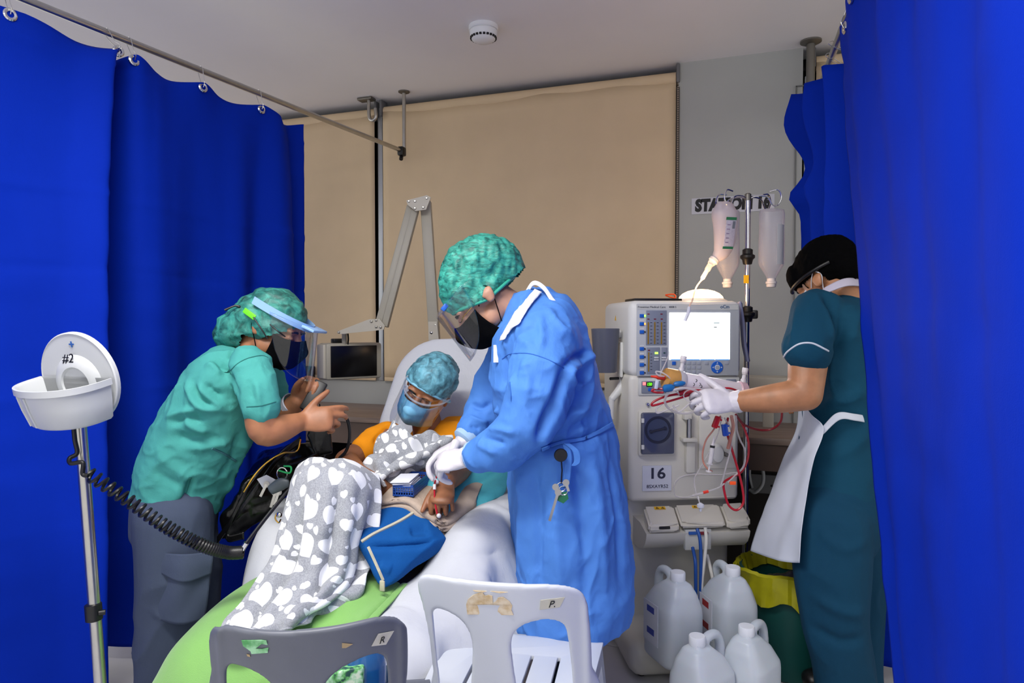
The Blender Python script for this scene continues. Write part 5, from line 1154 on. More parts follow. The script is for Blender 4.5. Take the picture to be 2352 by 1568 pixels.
g = G(); p_ = np.array(pts).reshape(40, 2, 3).transpose(1, 0, 2); g.grid(p_, 40, 2, .003); bd = g.build('visor_band', M_band, np_)
g = G(); g.box(Hd(0, .135, .056), (.12, .045, .009), rot=Hd.R, bev=.003); g.build('visor_bracket', M_band, bd)
Hd.visor(np_, M_clear, top=.058, bot=-.105, flare=.055, rad=.155, arc=80)
g = G(); g.tube([Hd(-.09, -.035, .066), Hd(-.075, -.085, .085), Hd(-.04, -.115, .085), P(560, 703, 2.2), P(540, 702, 2.18), P(516, 712, 2.17)], [.004, .004, .005, .006, .003, .004], 8, 5); g.build('visor_strap', M_black, bd)
g = G(); a_, b_ = P(560, 711, 2.155), P(586, 730, 2.145); y_ = nrm(b_ - a_); g.box((np.array(a_) + np.array(b_)) / 2, (.018, float(np.linalg.norm(b_ - a_)), .006), rot=np.column_stack((np.cross(y_, -np.array(FH)), y_, -np.array(FH))), bev=.003); gcl = g.build('strap_clip', mat('clip_green', '6fe028', .4), np_, 'bright green mask strap clip')
g = G(); g.tube([P(582, 728, 2.14), P(600, 755, 2.135), P(615, 778, 2.14)], .0022, 6, 4); g.build('mask_cord', M_black, gcl)
g = G(); g.tube([P(620, 745, 2.15), P(640, 762, 2.14), P(655, 773, 2.16)], .002, 6, 4); g.build('mask_cord', M_black, gcl)
# watch and ring
wc_ = P(669, 928, 2.36); d_ = nrm(P(684, 914, 2.33) - P(655, 945, 2.39))
g = G(); g.lathe([(.034, -.013), (.0375, -.012), (.0375, .012), (.034, .013)], wc_, d_, 28, cap=False); g.lathe([(.033, .013), (.033, -.013)], wc_, d_, 28, cap=False); wt = g.build('watch_strap', mat('strap_white', 'c9ccd6', .5), np_, 'white watch strap')
g = G(); g.lathe([(.009, -.0025), (.0105, 0), (.009, .0025)], P(757, 951, 2.20), RT, 14, cap=False); g.build('finger_ring', mat('gold', 'd6a84a', .2, 1), np_)
# device in the hands
hv = thing('handheld_device', 'slim black device in the green nurse\'s hands with a looped cord', 'device', P(722, 930, 2.26))
a_, b_ = P(735, 884, 2.27), P(706, 935, 2.24); y_ = nrm(b_ - a_); z_ = -np.array(FH); x_ = nrm(np.cross(y_, z_))
g = G(); g.box((np.array(a_) + np.array(b_)) / 2, (.045, .11, .014), rot=np.column_stack((x_, y_, np.cross(x_, y_))), bev=.005); g.build('casing', M_black, hv)
g = G(); g.tube(PP([(722, 925, 2.24), (735, 945, 2.26), (760, 942, 2.27), (785, 945, 2.28), (800, 970, 2.29), (803, 1005, 2.30), (795, 1035, 2.31), (780, 1052, 2.32)]), .0055, 8, 6); g.build('cord', M_black, hv)
# ================================================================== nurse in the blue gown (profile, leaning left)
gp = thing('person', 'person in blue gown, green cap and black mask leaning over the patient', 'person', (P(1310, 1300, 2.05).x, P(1310, 1300, 2.05).y, 0), 'medical staff')
M_sk2 = skin('skin_pale', 'b98a72')
th = math.radians(50); Hd = Head(P(1112, 684, 2.04), -RT * math.cos(th) - Z * math.sin(th) - FH * .05, Z * math.cos(th) - RT * math.sin(th), 1.0)
g = G(); Hd.solid(g, P(1205, 738, 2.06), .058, .010)
limb(g, PP([(1250, 810, 1.92), (1205, 985, 1.84), (1090, 1048, 1.90)]), [.052, .045, .030]); limb(g, PP([(1195, 800, 2.22), (1120, 945, 2.22), (1072, 1010, 2.14)]), [.052, .045, .030])
g.eloft(PP([(1310, 1150, 2.05), (1280, 1000, 2.05), (1245, 850, 2.05), (1215, 750, 2.05)]), [.11, .10, .11, .08], [.15, .14, .16, .12], FH)
for t_, x in ((1.97, 1300), (2.14, 1310)):
    a = P(x, 1180, t_); limb(g, [a, (a.x, a.y, .46), (a.x, a.y, .10)], [.085, .06, .044]); g.eloft([Vector((a.x, a.y, .045)) + RT * .03, Vector((a.x, a.y, .042)) - RT * .05, Vector((a.x, a.y, .032)) - RT * .15], [.04, .038, .026], [.036, .04, .034], FH)
body = soft(g, 'body', M_sk2, gp, vox=.0045, it=4); Hd.eyes(body)
M_gown = fabric('blue_gown', '4f86d4', var=.05, crease=.42, cs=7, weave=.15, rough=.7, stretch=(1, 1, .6))
g = G()
g.eloft(PP([(1318, 1432, 2.05), (1318, 1380, 2.05), (1312, 1260, 2.05), (1303, 1130, 2.05), (1285, 1010, 2.05), (1258, 900, 2.05), (1240, 800, 2.05), (1232, 738, 2.05), (1220, 700, 2.05), (1214, 672, 2.05)]), [.172, .174, .172, .172, .158, .160, .146, .122, .090, .058], [.20, .21, .21, .20, .185, .19, .20, .19, .12, .07], FH, n=44, round_ends=False)
limb(g, PP([(1262, 790, 1.92), (1245, 870, 1.85), (1212, 975, 1.82)]), [.092, .088, .078]); limb(g, PP([(1212, 975, 1.82), (1165, 1018, 1.84), (1105, 1046, 1.885)]), [.078, .062, .046])
limb(g, PP([(1185, 800, 2.20), (1135, 905, 2.22), (1112, 955, 2.20), (1082, 990, 2.15)]), [.085, .070, .064, .048])
fo = fl([(1243, 724), (1244, 765), (1244, 803)], .010, .008) + fl([(1165, 765), (1160, 785), (1159, 803)], .009, .008) + fl([(1297, 841), (1322, 822), (1350, 806)], .010, -.014) + fl([(1303, 859), (1330, 838), (1359, 815)], .011, .013) + fl([(1297, 835), (1294, 871), (1277, 912), (1262, 950), (1247, 985), (1238, 1020)], .015, -.034) + fl([(1306, 866), (1322, 880), (1338, 884)], .010, .010) + fl([(1356, 938), (1330, 945), (1305, 952), (1283, 985)], .014, .014) + fl([(1360, 960), (1325, 975), (1300, 1000)], .012, -.012) + fl([(1153, 812), (1157, 840), (1159, 871), (1162, 924)], .010, -.012) + fl([(1178, 860), (1182, 890), (1178, 925)], .010, .008) + fl([(1205, 830), (1215, 870), (1210, 920)], .010, .008) + fl([(1146, 943), (1165, 934), (1190, 938)], .009, .012) + fl([(1136, 968), (1165, 974), (1208, 973)], .009, -.014) + fl([(1127, 988), (1150, 986), (1185, 995)], .009, .011) + fl([(1112, 1005), (1135, 1012), (1160, 1020)], .008, -.010) + fl([(1101, 1020), (1120, 1030), (1145, 1040)], .008, .007) + fl([(1245, 1030), (1290, 1016), (1345, 1006), (1408, 972)], .014, -.016) + fl([(1200, 1080), (1205, 1180), (1200, 1330)], .018, .014) + fl([(1225, 1070), (1240, 1180), (1238, 1370)], .018, -.014) + fl([(1270, 1080), (1280, 1200), (1290, 1400)], .02, .012) + fl([(1320, 1050), (1335, 1150), (1345, 1400)], .02, -.012) + fl([(1360, 1040), (1380, 1180), (1392, 1390)], .02, .012) + fl([(1400, 1030), (1418, 1180), (1425, 1380)], .016, -.012) + fl([(1085, 930), (1108, 938), (1128, 925)], .009, -.012) + fl([(1075, 955), (1100, 968), (1122, 968)], .008, .010) + fl([(1080, 978), (1102, 985)], .007, -.009) + fl([(1255, 700), (1285, 740), (1325, 775)], .012, .007) + fl([(1190, 740), (1200, 780), (1225, 800)], .012, .007)
def hemwarp(co):
    d = co - np.array(P(1318, 1432, 2.05)); lat = d @ np.array(RT); co = co.copy(); k = np.clip((.9 - co[:, 2]) / .5, 0, 1); co[:, 2] += k * (.045 * (lat / .17) ** 2 * (lat > 0) + .02 * np.sin(lat * 20)); return co
gw = soft(g, 'gown', M_gown, gp, vox=.0055, it=3, folds=fo, noise=[((9, 9, 3), .006)], wr=[((6, 6, 4.5), .013, 3), ((14, 14, 11), .006, 3), ((30, 30, 26), .002, 2)], warp=hemwarp)
M_trim = fabric('white_trim', 'dfe2ea', crease=.2, cs=20)
def ribbon(o_, A, B, m, name, par, lift=.003, nu=40, thick=.002):
    """strip of cloth lying on an object's surface between two traced edges"""
    bpy.context.view_layer.update(); rows = []
    for l in (A, B):
        q = np.array(catmull([(x, y, 0) for x, y in l], 12)); idx = np.linspace(0, len(q) - 1, nu).astype(int); last = None; r = []
        for i in idx:
            d = ray(q[i][0], q[i][1]).normalized(); h, p, n_, _ = o_.ray_cast(CAM - WL[o_.name], d)
            if h: last = (p + WL[o_.name] + n_ * lift)
            r.append(np.array(last) if last is not None else None)
        f0 = next((x for x in r if x is not None), None); rows.append([x if x is not None else f0 for x in r])
    if rows[0][0] is None or rows[1][0] is None: return None
    p = [[a * (1 - k) + b * k for a, b in zip(*rows)] for k in np.linspace(0, 1, 5)]
    g = G(); g.grid(np.array(p), nu, 5, thick); return g.build(name, m, par, sharp=None)
ribbon(gw, [(1226, 668), (1208, 690), (1180, 732), (1152, 782)], [(1243, 676), (1224, 700), (1195, 742), (1160, 778)], M_trim, 'collar', gw, .009)
ctrl = [[P(1205, 672, 1.99), P(1225, 646, 1.975), P(1250, 656, 1.965), P(1275, 690, 1.95), P(1303, 712, 1.955)], [P(1214, 676, 1.985), P(1227, 655, 1.97), P(1248, 667, 1.96), P(1268, 696, 1.945), P(1300, 718, 1.95)]]
cloth('neck_tie', ctrl, M_trim, gw, nu=30, nv=6, thick=.003)
g = G(); q = surf(gw, 1139, 812, .004) or P(1139, 814, 1.90); g.box(q, (.014, .004, .05), rot=np.column_stack((RT, FH, Z))); g.build('tie_end', M_trim, gw)
ribbon(gw, [(1243, 1026), (1290, 1010), (1345, 1000), (1408, 966)], [(1245, 1036), (1291, 1021), (1346, 1011), (1409, 979)], M_gown, 'belt', gw)
for l in ([(1153, 824), (1171, 813), (1209, 811), (1239, 818), (1271, 831), (1295, 845)], [(1171, 877), (1173, 900), (1174, 921)]): seam(gw, l, .0014, mat('gown_seam', '2f66b8', .8), 'seam_line', gw)
for pts in ([(1300, 1020, 1.83), (1306, 1050, 1.82), (1303, 1090, 1.82), (1300, 1120, 1.82)], [(1302, 1018, 1.83), (1322, 1035, 1.82), (1326, 1060, 1.82), (1315, 1070, 1.82)]):
    q = PP(pts); ctrl = [[p - RT * .009 for p in q], [p + RT * .009 for p in q]]; cloth('belt_tail', ctrl, M_gown, gw, nu=24, nv=6, thick=.002)
for c_, d_, r_ in ((P(1093, 1046, 1.89), nrm(P(1060, 1056, 1.93) - P(1110, 1042, 1.88)), .043), (P(1072, 1006, 2.135), nrm(P(1050, 1024, 2.12) - P(1085, 990, 2.15)), .042)):
    g = G(); g.lathe([(r_ * .8, .018), (r_, .012), (r_ * 1.03, -.012), (r_ * .9, -.018)], c_, d_, 24); g.build('cuff', mat('cuff_knit', '9fbfe0', .8), gw)
M_glove = mat('glove_latex', 'd7d3d8', .42, var=.03, vs=20, bump=.35, bs=55, bd=.004)
g = G(); hand(g, P(1078, 1052, 1.915), -RT * .92 - Z * .16 + FH * .36, -Z * .75 + FH * .55, FH * .6 + Z * .5, curl=[(30, 42, 28), (38, 48, 30), (46, 52, 30), (54, 54, 30)], fat=1.0, spread=.22, thumb=(.75, .35, .55))
g.eloft(PP([(1100, 1046, 1.885), (1078, 1052, 1.915)]), [.036, .032], [.034, .026], Z); soft(g, 'glove', M_glove, gp, vox=.0028, it=2, noise=[((70, 70, 70), .0010)])
g = G(); hand(g, P(1062, 1017, 2.125), -RT * .88 - Z * .42 - FH * .1, -Z * .85 + RT * .25 - FH * .2, -FH * .8 - Z * .2, curl=[(24, 42, 28), (32, 48, 30), (40, 52, 30), (48, 54, 30)], fat=1.0, spread=.22, thumb=(.7, .5, .6))
g.eloft(PP([(1078, 1002, 2.14), (1062, 1017, 2.125)]), [.036, .032], [.034, .026], Z); soft(g, 'glove', M_glove, gp, vox=.0028, it=2, noise=[((70, 70, 70), .0010)])
M_cap2 = capmat('cap_green_pleated', '3fae9a', '0d4a44', 34, (1, 1, 2.2))
g = G(); Hd.ell(g, (0, -.004, .052), (.088, .106, .092)); Hd.ell(g, (0, -.004, .006), (.088, .106, .058)); g.eloft([Hd(0, .03, .09), Hd(0, -.05, .085), Hd(0, -.10, .04), P(1186, 645, 2.04)], [.06, .085, .08, .04], [.08, .09, .085, .05], FH, n=24)
Hg = Hd
def capcut(co):
    q = Hg.loc(co); return (q[:, 2] < -.016 + np.where(q[:, 1] > 0, q[:, 1] * .58, q[:, 1] * .12))
soft(g, 'bouffant_cap', M_cap2, gp, vox=.0055, it=4, noise=[((70, 70, 26), .006), ((120, 120, 60), .003)], cut=capcut)
pts = []
for i in range(48):
    a = 2 * math.pi * i / 48; y = .100 * math.cos(a) - .004; pts.append(Hd(.084 * math.sin(a), y, -.016 + (y * .58 if y > 0 else y * .12)))
g = G(); g.tube(pts, .005, 8, 1, closed=True); g.build('cap_elastic', mat('elastic_green', '2fa088', .6), gp)
trs2 = G()
for t_, x in ((1.97, 1300), (2.14, 1310)):
    a = P(x, 1200, t_); limb(trs2, [a, (a.x, a.y, .45), (a.x, a.y, .09)], [.10, .085, .078])
soft(trs2, 'trousers', fabric('navy_trousers', '141c2c', crease=.2), gp, vox=.009, it=4)
for t_, x in ((1.97, 1300), (2.14, 1310)):
    a = P(x, 1180, t_); g = G(); g.eloft([Vector((a.x, a.y, .05)) + RT * .05, Vector((a.x, a.y, .052)) - RT * .04, Vector((a.x, a.y, .04)) - RT * .16], [.05, .05, .032], [.045, .05, .042], FH, n=24); soft(g, 'shoe', M_black, gp, vox=.006, it=4)
Hd.mask(gp, M_blackm, grow=1.06)
g = G()
pts = [Hd(.086 * math.sin(a), .115 * math.cos(a) + .012, .062 + .01 * math.cos(a)) for a in np.linspace(-1.9, 1.9, 30)]
g.tube(pts, .004, 8); vb = g.build('visor_frame', M_clear, gp)
g = G(); g.box(Hd(-.062, .098, .066), (.012, .022, .014), rot=Hd.R, bev=.003); g.build('frame_clip', M_blue, vb)
Hd.visor(gp, M_clear, top=.070, bot=-.09, flare=.035, rad=.15, arc=78)
g = G(); g.tube([Hd(-.068, .03, .006), Hd(-.05, .082, .008), Hd(-.03, .099, .004), Hd(0, .104, .010), Hd(.03, .099, .004), Hd(.05, .082, .008), Hd(.068, .03, .006)], .0016, 6, 4); g.build('spectacles', mat('gold', 'd6a84a', .2, 1), gp)
# badge reel with keys on the belt
kb = thing('key_bunch', 'bunch of keys and green tag hanging from the blue gown belt', 'keys', P(1275, 1195, 1.80))
g = G(); g.lathe([(.016, -.004), (.018, 0), (.016, .004)], P(1288, 1045, 1.80), -FH, 24); g.build('badge_reel', M_black, kb)
g = G(); g.tube(PP([(1289, 1052, 1.80), (1291, 1080, 1.80), (1289, 1110, 1.80)]), .002, 6); g.build('reel_cord', M_black, kb)
for dx, y in ((0, 1118), (5, 1126)): g = G(); g.tube([P(1289 + dx, y, 1.80) + RT * .012 * math.cos(a) + Z * .012 * math.sin(a) for a in np.linspace(0, 2 * math.pi, 21)[:-1]], .0013, 6, 1, closed=True); g.build('key_ring', M_chrome, kb)
g = G(); hull(g, [P(1290 + a, 1140 + b, 1.80 + c) for a, b, c in [(-10, -8, 0), (12, -12, 0), (16, 5, 0), (4, 16, 0), (-12, 8, 0), (-10, -8, .012), (12, -12, .012), (4, 16, .012), (-12, 8, .012), (16, 5, .012)]]); g.build('green_tag', mat('tag_green', '1c6a46', .3), kb)
for a_, b_ in (((1282, 1130), (1262, 1196)), ((1276, 1118), (1280, 1140)), ((1300, 1108), (1306, 1128))):
    g = G(); A, B = P(*a_, 1.797), P(*b_, 1.797); d_ = nrm(B - A); xx = nrm(np.cross(d_, FH)); g.box((np.array(A) + np.array(B)) / 2, (.007, float(np.linalg.norm(B - A)), .002), rot=np.column_stack((xx, d_, np.cross(xx, d_)))); g.lathe([(.009, -.001), (.009, .001)], A, FH, 16); g.build('key', M_steel, kb)
# ================================================================== patient in the chair
pp = thing('person', 'patient in orange shirt and blue cap lying back under the heart blanket', 'person', (-1.1, 2.1, .5))
M_sk3 = skin('skin_brown', '94603f')
fd = nrm(-FH * .86 - RT * .30 - Z * .30); Hd = Head(np.array(P(962, 916, 2.43)) - fd * .078, fd, Z * .87 + RT * .49, .97)
X1 = np.array((1., 0, 0))
g = G(); Hd.solid(g, P(985, 1000, 2.56), .052)
limb(g, PP([(880, 1005, 2.50), (832, 1036, 2.43), (795, 1058, 2.36)]), [.044, .042, .040]); limb(g, PP([(795, 1058, 2.36), (820, 1085, 2.28), (850, 1100, 2.24)]), [.040, .036, .028])
limb(g, PP([(1035, 1020, 2.52), (1065, 1050, 2.42), (1056, 1078, 2.34)]), [.048, .043, .042]); limb(g, PP([(1056, 1078, 2.34), (1038, 1093, 2.22), (1027, 1108, 2.13)]), [.042, .038, .028])
hand(g, P(1026, 1110, 2.125), -FH * .90 - Z * .42 - RT * .10, Z * -.95 + FH * .2, -RT * .95 + Z * .1, curl=[(62, 80, 45), (66, 84, 50), (70, 88, 50), (74, 88, 50)], k=.97, fat=.88, spread=.16, thumb=(.85, .40, .15), tcurl=.5)
g.eloft([(-1.09, 2.12, .62), (-1.08, 2.22, .72), (-1.065, 2.32, .82), (-1.06, 2.365, .875)], [.085, .085, .075, .05], [.13, .13, .13, .07], X1)
for kn, ft in (((745, 1118, 2.15), (625, 1425, 1.95)), ((805, 1118, 2.15), (710, 1395, 1.97))):
    k_, f_ = P(*kn), P(*ft); limb(g, [(-1.12, 2.08, .62), k_, f_], [.07, .05, .036]); g.eloft([f_, f_ + V(-.01, -.03, -.012), f_ + V(-.015, -.05, -.012)], .024, .028, X1)
body = soft(g, 'body', M_sk3, pp, vox=.0032, it=3); Hd.eyes(body)
M_or = fabric('orange_shirt', 'e58f12', var=.06, crease=.3, cs=12)
g = G(); g.eloft([(-1.09, 2.14, .62), (-1.08, 2.23, .73), (-1.065, 2.34, .855), (-1.065, 2.372, .885), (-1.065, 2.392, .91)], [.105, .105, .095, .07, .045], [.165, .165, .165, .12, .06], X1, n=32)
limb(g, PP([(890, 1000, 2.52), (855, 1018, 2.46), (838, 1032, 2.43)]), [.054, .050, .048]); limb(g, PP([(1028, 1015, 2.52), (1055, 1035, 2.47), (1065, 1050, 2.42)]), [.054, .050, .048])
soft(g, 'shirt', M_or, pp, vox=.006, it=4, noise=[((25, 25, 25), .003)], wr=[((14, 14, 14), .006, 3)], folds=fl([(905, 975), (870, 1000), (862, 1020)], .010, -.010))
M_cap3 = capmat('cap_blue', '6fb3c8', '1d4552', 30)
g = G(); Hd.ell(g, (0, -.012, .052), (.092, .112, .098)); Hd.ell(g, (.03, -.04, .01), (.08, .08, .08))
Hp = Hd
def capcut(co):
    q = Hp.loc(co); return (q[:, 2] < .045 + (q[:, 1] - .08) * .55)
soft(g, 'bouffant_cap', M_cap3, pp, vox=.0055, it=4, noise=[((45, 45, 45), .005), ((90, 90, 90), .0025)], cut=capcut)
pts = [Hd(.090 * math.sin(a), .102 * math.cos(a) - .008, .045 + (.102 * math.cos(a) - .088) * .55) for a in np.linspace(0, 2 * math.pi, 49)[:-1]]
g = G(); g.tube(pts, .005, 8, 1, closed=True); g.build('cap_elastic', mat('elastic_blue', '86c4e2', .6), pp)
k = NT('surgical_blue'); f = k.noise(k.coord(), 30, 3); k.l(k.ramp(f, [(.3, lin('5fa8d2')), (.7, lin('86c3e4'))]), k.b.inputs['Base Color']); k.b.inputs['Roughness'].default_value = .7
Hd.mask(pp, k.m, pleats=3, grow=1.10, strap=mat('loop_white', 'd8dde4', .6))
Hd.visor(pp, M_clear, top=.045, bot=-.12, flare=.02, rad=.15, arc=72)
g = G(); g.tube([Hd(.09 * math.sin(a), .128 * math.cos(a) + .004, .018) for a in np.linspace(-1.5, 1.5, 26)], .0035, 8); g.build('goggle_frame', clear('goggle_frame', 'dfe6ee', .15, .4), pp)
# ================================================================== heart print blanket
def heart_mat():
    k = NT('heart_fleece'); tc = k.n('ShaderNodeTexCoord'); uv = k.n('ShaderNodeUVMap'); total = None
    for cell, off, rmin, rmax in ((.080, 0.0, .24, .41), (.080, .5, .08, .20), (.060, .27, .04, .15)):
        mpn = k.n('ShaderNodeMapping'); mpn.inputs['Scale'].default_value = (1 / cell,) * 3; mpn.inputs['Location'].default_value = (off, off * 1.0 + .13, 0); k.l(uv.outputs[0], mpn.inputs[0])
        fl_ = k.n('ShaderNodeVectorMath', operation='FLOOR'); k.l(mpn.outputs[0], fl_.inputs[0]); fr = k.n('ShaderNodeVectorMath', operation='FRACTION'); k.l(mpn.outputs[0], fr.inputs[0])
        wn = k.n('ShaderNodeTexWhiteNoise', noise_dimensions='3D'); k.l(fl_.outputs[0], wn.inputs['Vector'])
        sp = k.n('ShaderNodeSeparateXYZ'); k.l(fr.outputs[0], sp.inputs[0]); sc_ = k.n('ShaderNodeSeparateColor'); k.l(wn.outputs['Color'], sc_.inputs[0])
        x = k.math('SUBTRACT', k.math('SUBTRACT', sp.outputs[0], .5), k.math('MULTIPLY', k.math('SUBTRACT', sc_.outputs[0], .5), .22))
        y = k.math('SUBTRACT', k.math('SUBTRACT', sp.outputs[1], .5), k.math('MULTIPLY', k.math('SUBTRACT', sc_.outputs[1], .5), .22))
        ang = k.math('MULTIPLY', k.math('SUBTRACT', sc_.outputs[2], .5), 1.5); c = k.math('COSINE', ang); s = k.math('SINE', ang)
        xr = k.math('SUBTRACT', k.math('MULTIPLY', x, c), k.math('MULTIPLY', y, s)); yr = k.math('ADD', k.math('MULTIPLY', x, s), k.math('MULTIPLY', y, c))
        rad = k.math('ADD', k.math('MULTIPLY', wn.outputs['Value'], rmax - rmin), rmin)
        xs = k.math('DIVIDE', k.math('MULTIPLY', xr, 1.18), rad); ys = k.math('ADD', k.math('MULTIPLY', k.math('DIVIDE', yr, rad), -1.12), .12)
        x2 = k.math('MULTIPLY', xs, xs); y2 = k.math('MULTIPLY', ys, ys); q = k.math('SUBTRACT', k.math('ADD', x2, y2), 1)
        h = k.math('SUBTRACT', k.math('POWER', q, 3.0) if False else k.math('MULTIPLY', q, k.math('MULTIPLY', q, q)), k.math('MULTIPLY', x2, k.math('MULTIPLY', y2, ys)))
        inside = k.math('LESS_THAN', h, 0.0); total = inside if total is None else k.math('MAXIMUM', total, inside)
    n = k.noise(k.coord(), 260, 2); base = k.ramp(n, [(.3, lin('8d9096')), (.7, lin('a9adb3'))])
    k.l(k.mix(total, base, lin('eef0f3')), k.b.inputs['Base Color']); k.b.inputs['Roughness'].default_value = .9; k.b.inputs['Sheen Weight'].default_value = .25
    k.bump(k.noise(k.coord(), 300, 2), .3, .003); return k.m
rows = [[(903, 960, 2.42), (922, 990, 2.38), (955, 1003, 2.36), (1000, 1000, 2.37), (1034, 1004, 2.40)],
 [(880, 990, 2.39), (908, 1008, 2.34), (948, 1020, 2.31), (990, 1018, 2.32), (1024, 1025, 2.36)],
 [(862, 1025, 2.36), (893, 1030, 2.29), (935, 1040, 2.26), (978, 1040, 2.27), (1010, 1045, 2.31)],
 [(842, 1058, 2.33), (880, 1060, 2.25), (922, 1062, 2.25), (965, 1060, 2.28), (1000, 1064, 2.31)],
 [(828, 1078, 2.30), (870, 1088, 2.22), (905, 1084, 2.25), (940, 1078, 2.30), (985, 1080, 2.33)],
 [(800, 1085, 2.28), (840, 1100, 2.22), (870, 1104, 2.24), (888, 1110, 2.25), (900, 1115, 2.27)],
 [(728, 1078, 2.22), (755, 1072, 2.18), (795, 1072, 2.16), (845, 1085, 2.17), (880, 1118, 2.18)],
 [(690, 1070, 2.06), (720, 1054, 2.04), (754, 1061, 2.02), (800, 1060, 2.04), (868, 1095, 2.10)],
 [(670, 1115, 1.99), (702, 1092, 1.96), (755, 1098, 1.94), (818, 1100, 1.97), (874, 1140, 2.05)],
 [(655, 1180, 1.96), (690, 1176, 1.93), (748, 1182, 1.90), (812, 1178, 1.94), (866, 1195, 2.02)],
 [(640, 1245, 1.93), (685, 1250, 1.90), (740, 1258, 1.88), (802, 1250, 1.92), (850, 1252, 2.00)],
 [(612, 1310, 1.90), (665, 1320, 1.87), (727, 1328, 1.85), (792, 1320, 1.89), (840, 1308, 1.97)],
 [(565, 1378, 1.82), (622, 1388, 1.78), (690, 1388, 1.77), (762, 1365, 1.82), (828, 1345, 1.91)],
 [(518, 1438, 1.73), (572, 1450, 1.69), (642, 1440, 1.69), (712, 1405, 1.74), (795, 1365, 1.87)],
 [(492, 1470, 1.69), (530, 1482, 1.65), (605, 1470, 1.65), (684, 1435, 1.71), (765, 1390, 1.85)]]
def hf(u, v, p):
    lo_ = np.clip((v - .52) / .15, 0, 1); hi_ = np.clip((.42 - v) / .1, 0, 1); P3 = p.reshape(-1, 3)
    a = lo_ * (.012 * np.sin(u * 20 + 4 * v) + .009 * np.sin(u * 37 + 1.5 + 5 * v) + .012 * np.sin(v * 60 + u * 9) * np.clip((v - .86) / .1, 0, 1))
    b = hi_ * (.016 * vnoise(P3 * np.array((26, 26, 26))).reshape(u.shape) + .012 * np.sin(u * 16 + v * 40))
    return a + b + .004 * vnoise(P3 * 30).reshape(u.shape)
tag(cloth('heart_blanket', [[P(*q) for q in r] for r in rows], heart_mat(), nu=150, nv=320, thick=.006, fold=hf), 'grey fleece blanket printed with white hearts over the patient', 'blanket')
# ------------------------------------------------------------------ towel, pad, basket, bag
M_tow = fabric('beige_towel', 'b9a797', var=.08, crease=.25, cs=20, weave=.8, stretch=(1, 1, 1))
tw = thing('folded_towel', 'folded beige towel on the armrest beneath the patient\'s hand', 'towel', P(1000, 1200, 2.12))
for k_, dz in enumerate((0, -.019)):
    fr_ = [(874, 1150, 2.11), (935, 1146, 2.09), (985, 1170, 2.07), (1020, 1186, 2.07), (1060, 1172, 2.12), (1092, 1148, 2.20)]; bk_ = [(905, 1110, 2.27), (955, 1105, 2.27), (1005, 1108, 2.28), (1045, 1105, 2.30), (1085, 1100, 2.33), (1115, 1095, 2.37)]
    A = [P(*q) + Z * (dz - .012 * (2 <= i <= 3)) for i, q in enumerate(fr_)]; B = [P(*q) + Z * (dz - .012) for q in bk_]; M_ = [a * .6 + b * .4 + Z * .004 for a, b in zip(A, B)]
    cloth('towel_layer', [B, M_, A, [a - Z * .010 + FH * -.004 for a in A], [a - Z * .013 + FH * .03 for a in A]], M_tow, tw, nu=60, nv=40, thick=.007, fold=lambda u, v, p: .0035 * np.sin(u * 14) + .002 * vnoise(p.reshape(-1, 3) * 40).reshape(u.shape))
ctrl = [PP([(1000, 1205, 2.10), (1012, 1212, 2.09), (1030, 1205, 2.10), (1055, 1185, 2.14)]), PP([(1010, 1225, 2.09), (1022, 1236, 2.08), (1036, 1222, 2.10), (1058, 1195, 2.14)]), PP([(1022, 1240, 2.09), (1030, 1248, 2.08), (1040, 1235, 2.10), (1060, 1205, 2.15)])]
cloth('towel_corner', ctrl, M_tow, tw, nu=24, nv=16, thick=.004, fold=lambda u, v, p: .004 * np.sin(u * 16))
M_pad = fabric('teal_pad', '55b8c6', var=.04, crease=.2, cs=18, weave=.5, stretch=(1, 1, 1))
def PL(l): return [p - Z * .028 for p in PP(l)]
ctrl = [PP([(985, 1080, 2.30), (1030, 1078, 2.33), (1090, 1080, 2.37), (1150, 1078, 2.42), (1170, 1072, 2.44)]), PL([(968, 1104, 2.22), (1010, 1103, 2.24), (1060, 1098, 2.26), (1110, 1092, 2.32), (1165, 1090, 2.36)]), PL([(955, 1125, 2.14), (1005, 1134, 2.14), (1050, 1130, 2.17), (1100, 1118, 2.25), (1162, 1104, 2.32)]), PL([(958, 1136, 2.11), (1003, 1158, 2.09), (1045, 1160, 2.11), (1092, 1150, 2.20), (1156, 1116, 2.30)])]
tag(cloth('absorbent_pad', ctrl, M_pad, nu=70, nv=50, thick=.003, fold=lambda u, v, p: .010 * np.sin(u * 11 + v * 2) * np.clip(u * 2 - .6, 0, 1) + .002 * vnoise(p.reshape(-1, 3) * 40).reshape(u.shape)), 'teal absorbent pad spread under the patient\'s arm', 'pad')
M_bb = mat('basket_blue', '2450a4', .35)
kt = thing('small_basket', 'small blue latticed basket on the patient\'s lap', 'basket', P(926, 1142, 2.10))
o = P(902, 1139, 2.10); e1_ = P(950, 1143, 2.09) - o; e1_.z = 0; e2_ = P(940, 1110, 2.28) - o; e2_.z = 0; e2_ = e2_ * (.19 / e2_.length)
bx1 = nrm(e1_); bx2 = nrm(e2_ - e1_ * (e1_.dot(e2_) / e1_.length_squared)); W_, L_, Hh = e1_.length, .19, .036; o = np.array(o); zz_ = np.array((0, 0, 1.))
R_ = np.column_stack((bx1, bx2, zz_))
def bb(x0, x1, y0, y1, z0, z1, name, par=kt, m=M_bb): g = G(); g.box(o + bx1 * (x0 + x1) / 2 + bx2 * (y0 + y1) / 2 + zz_ * (z0 + z1) / 2, (x1 - x0, y1 - y0, z1 - z0), rot=R_); return g.build(name, m, par)
bb(0, W_, 0, L_, 0, .002, 'base')
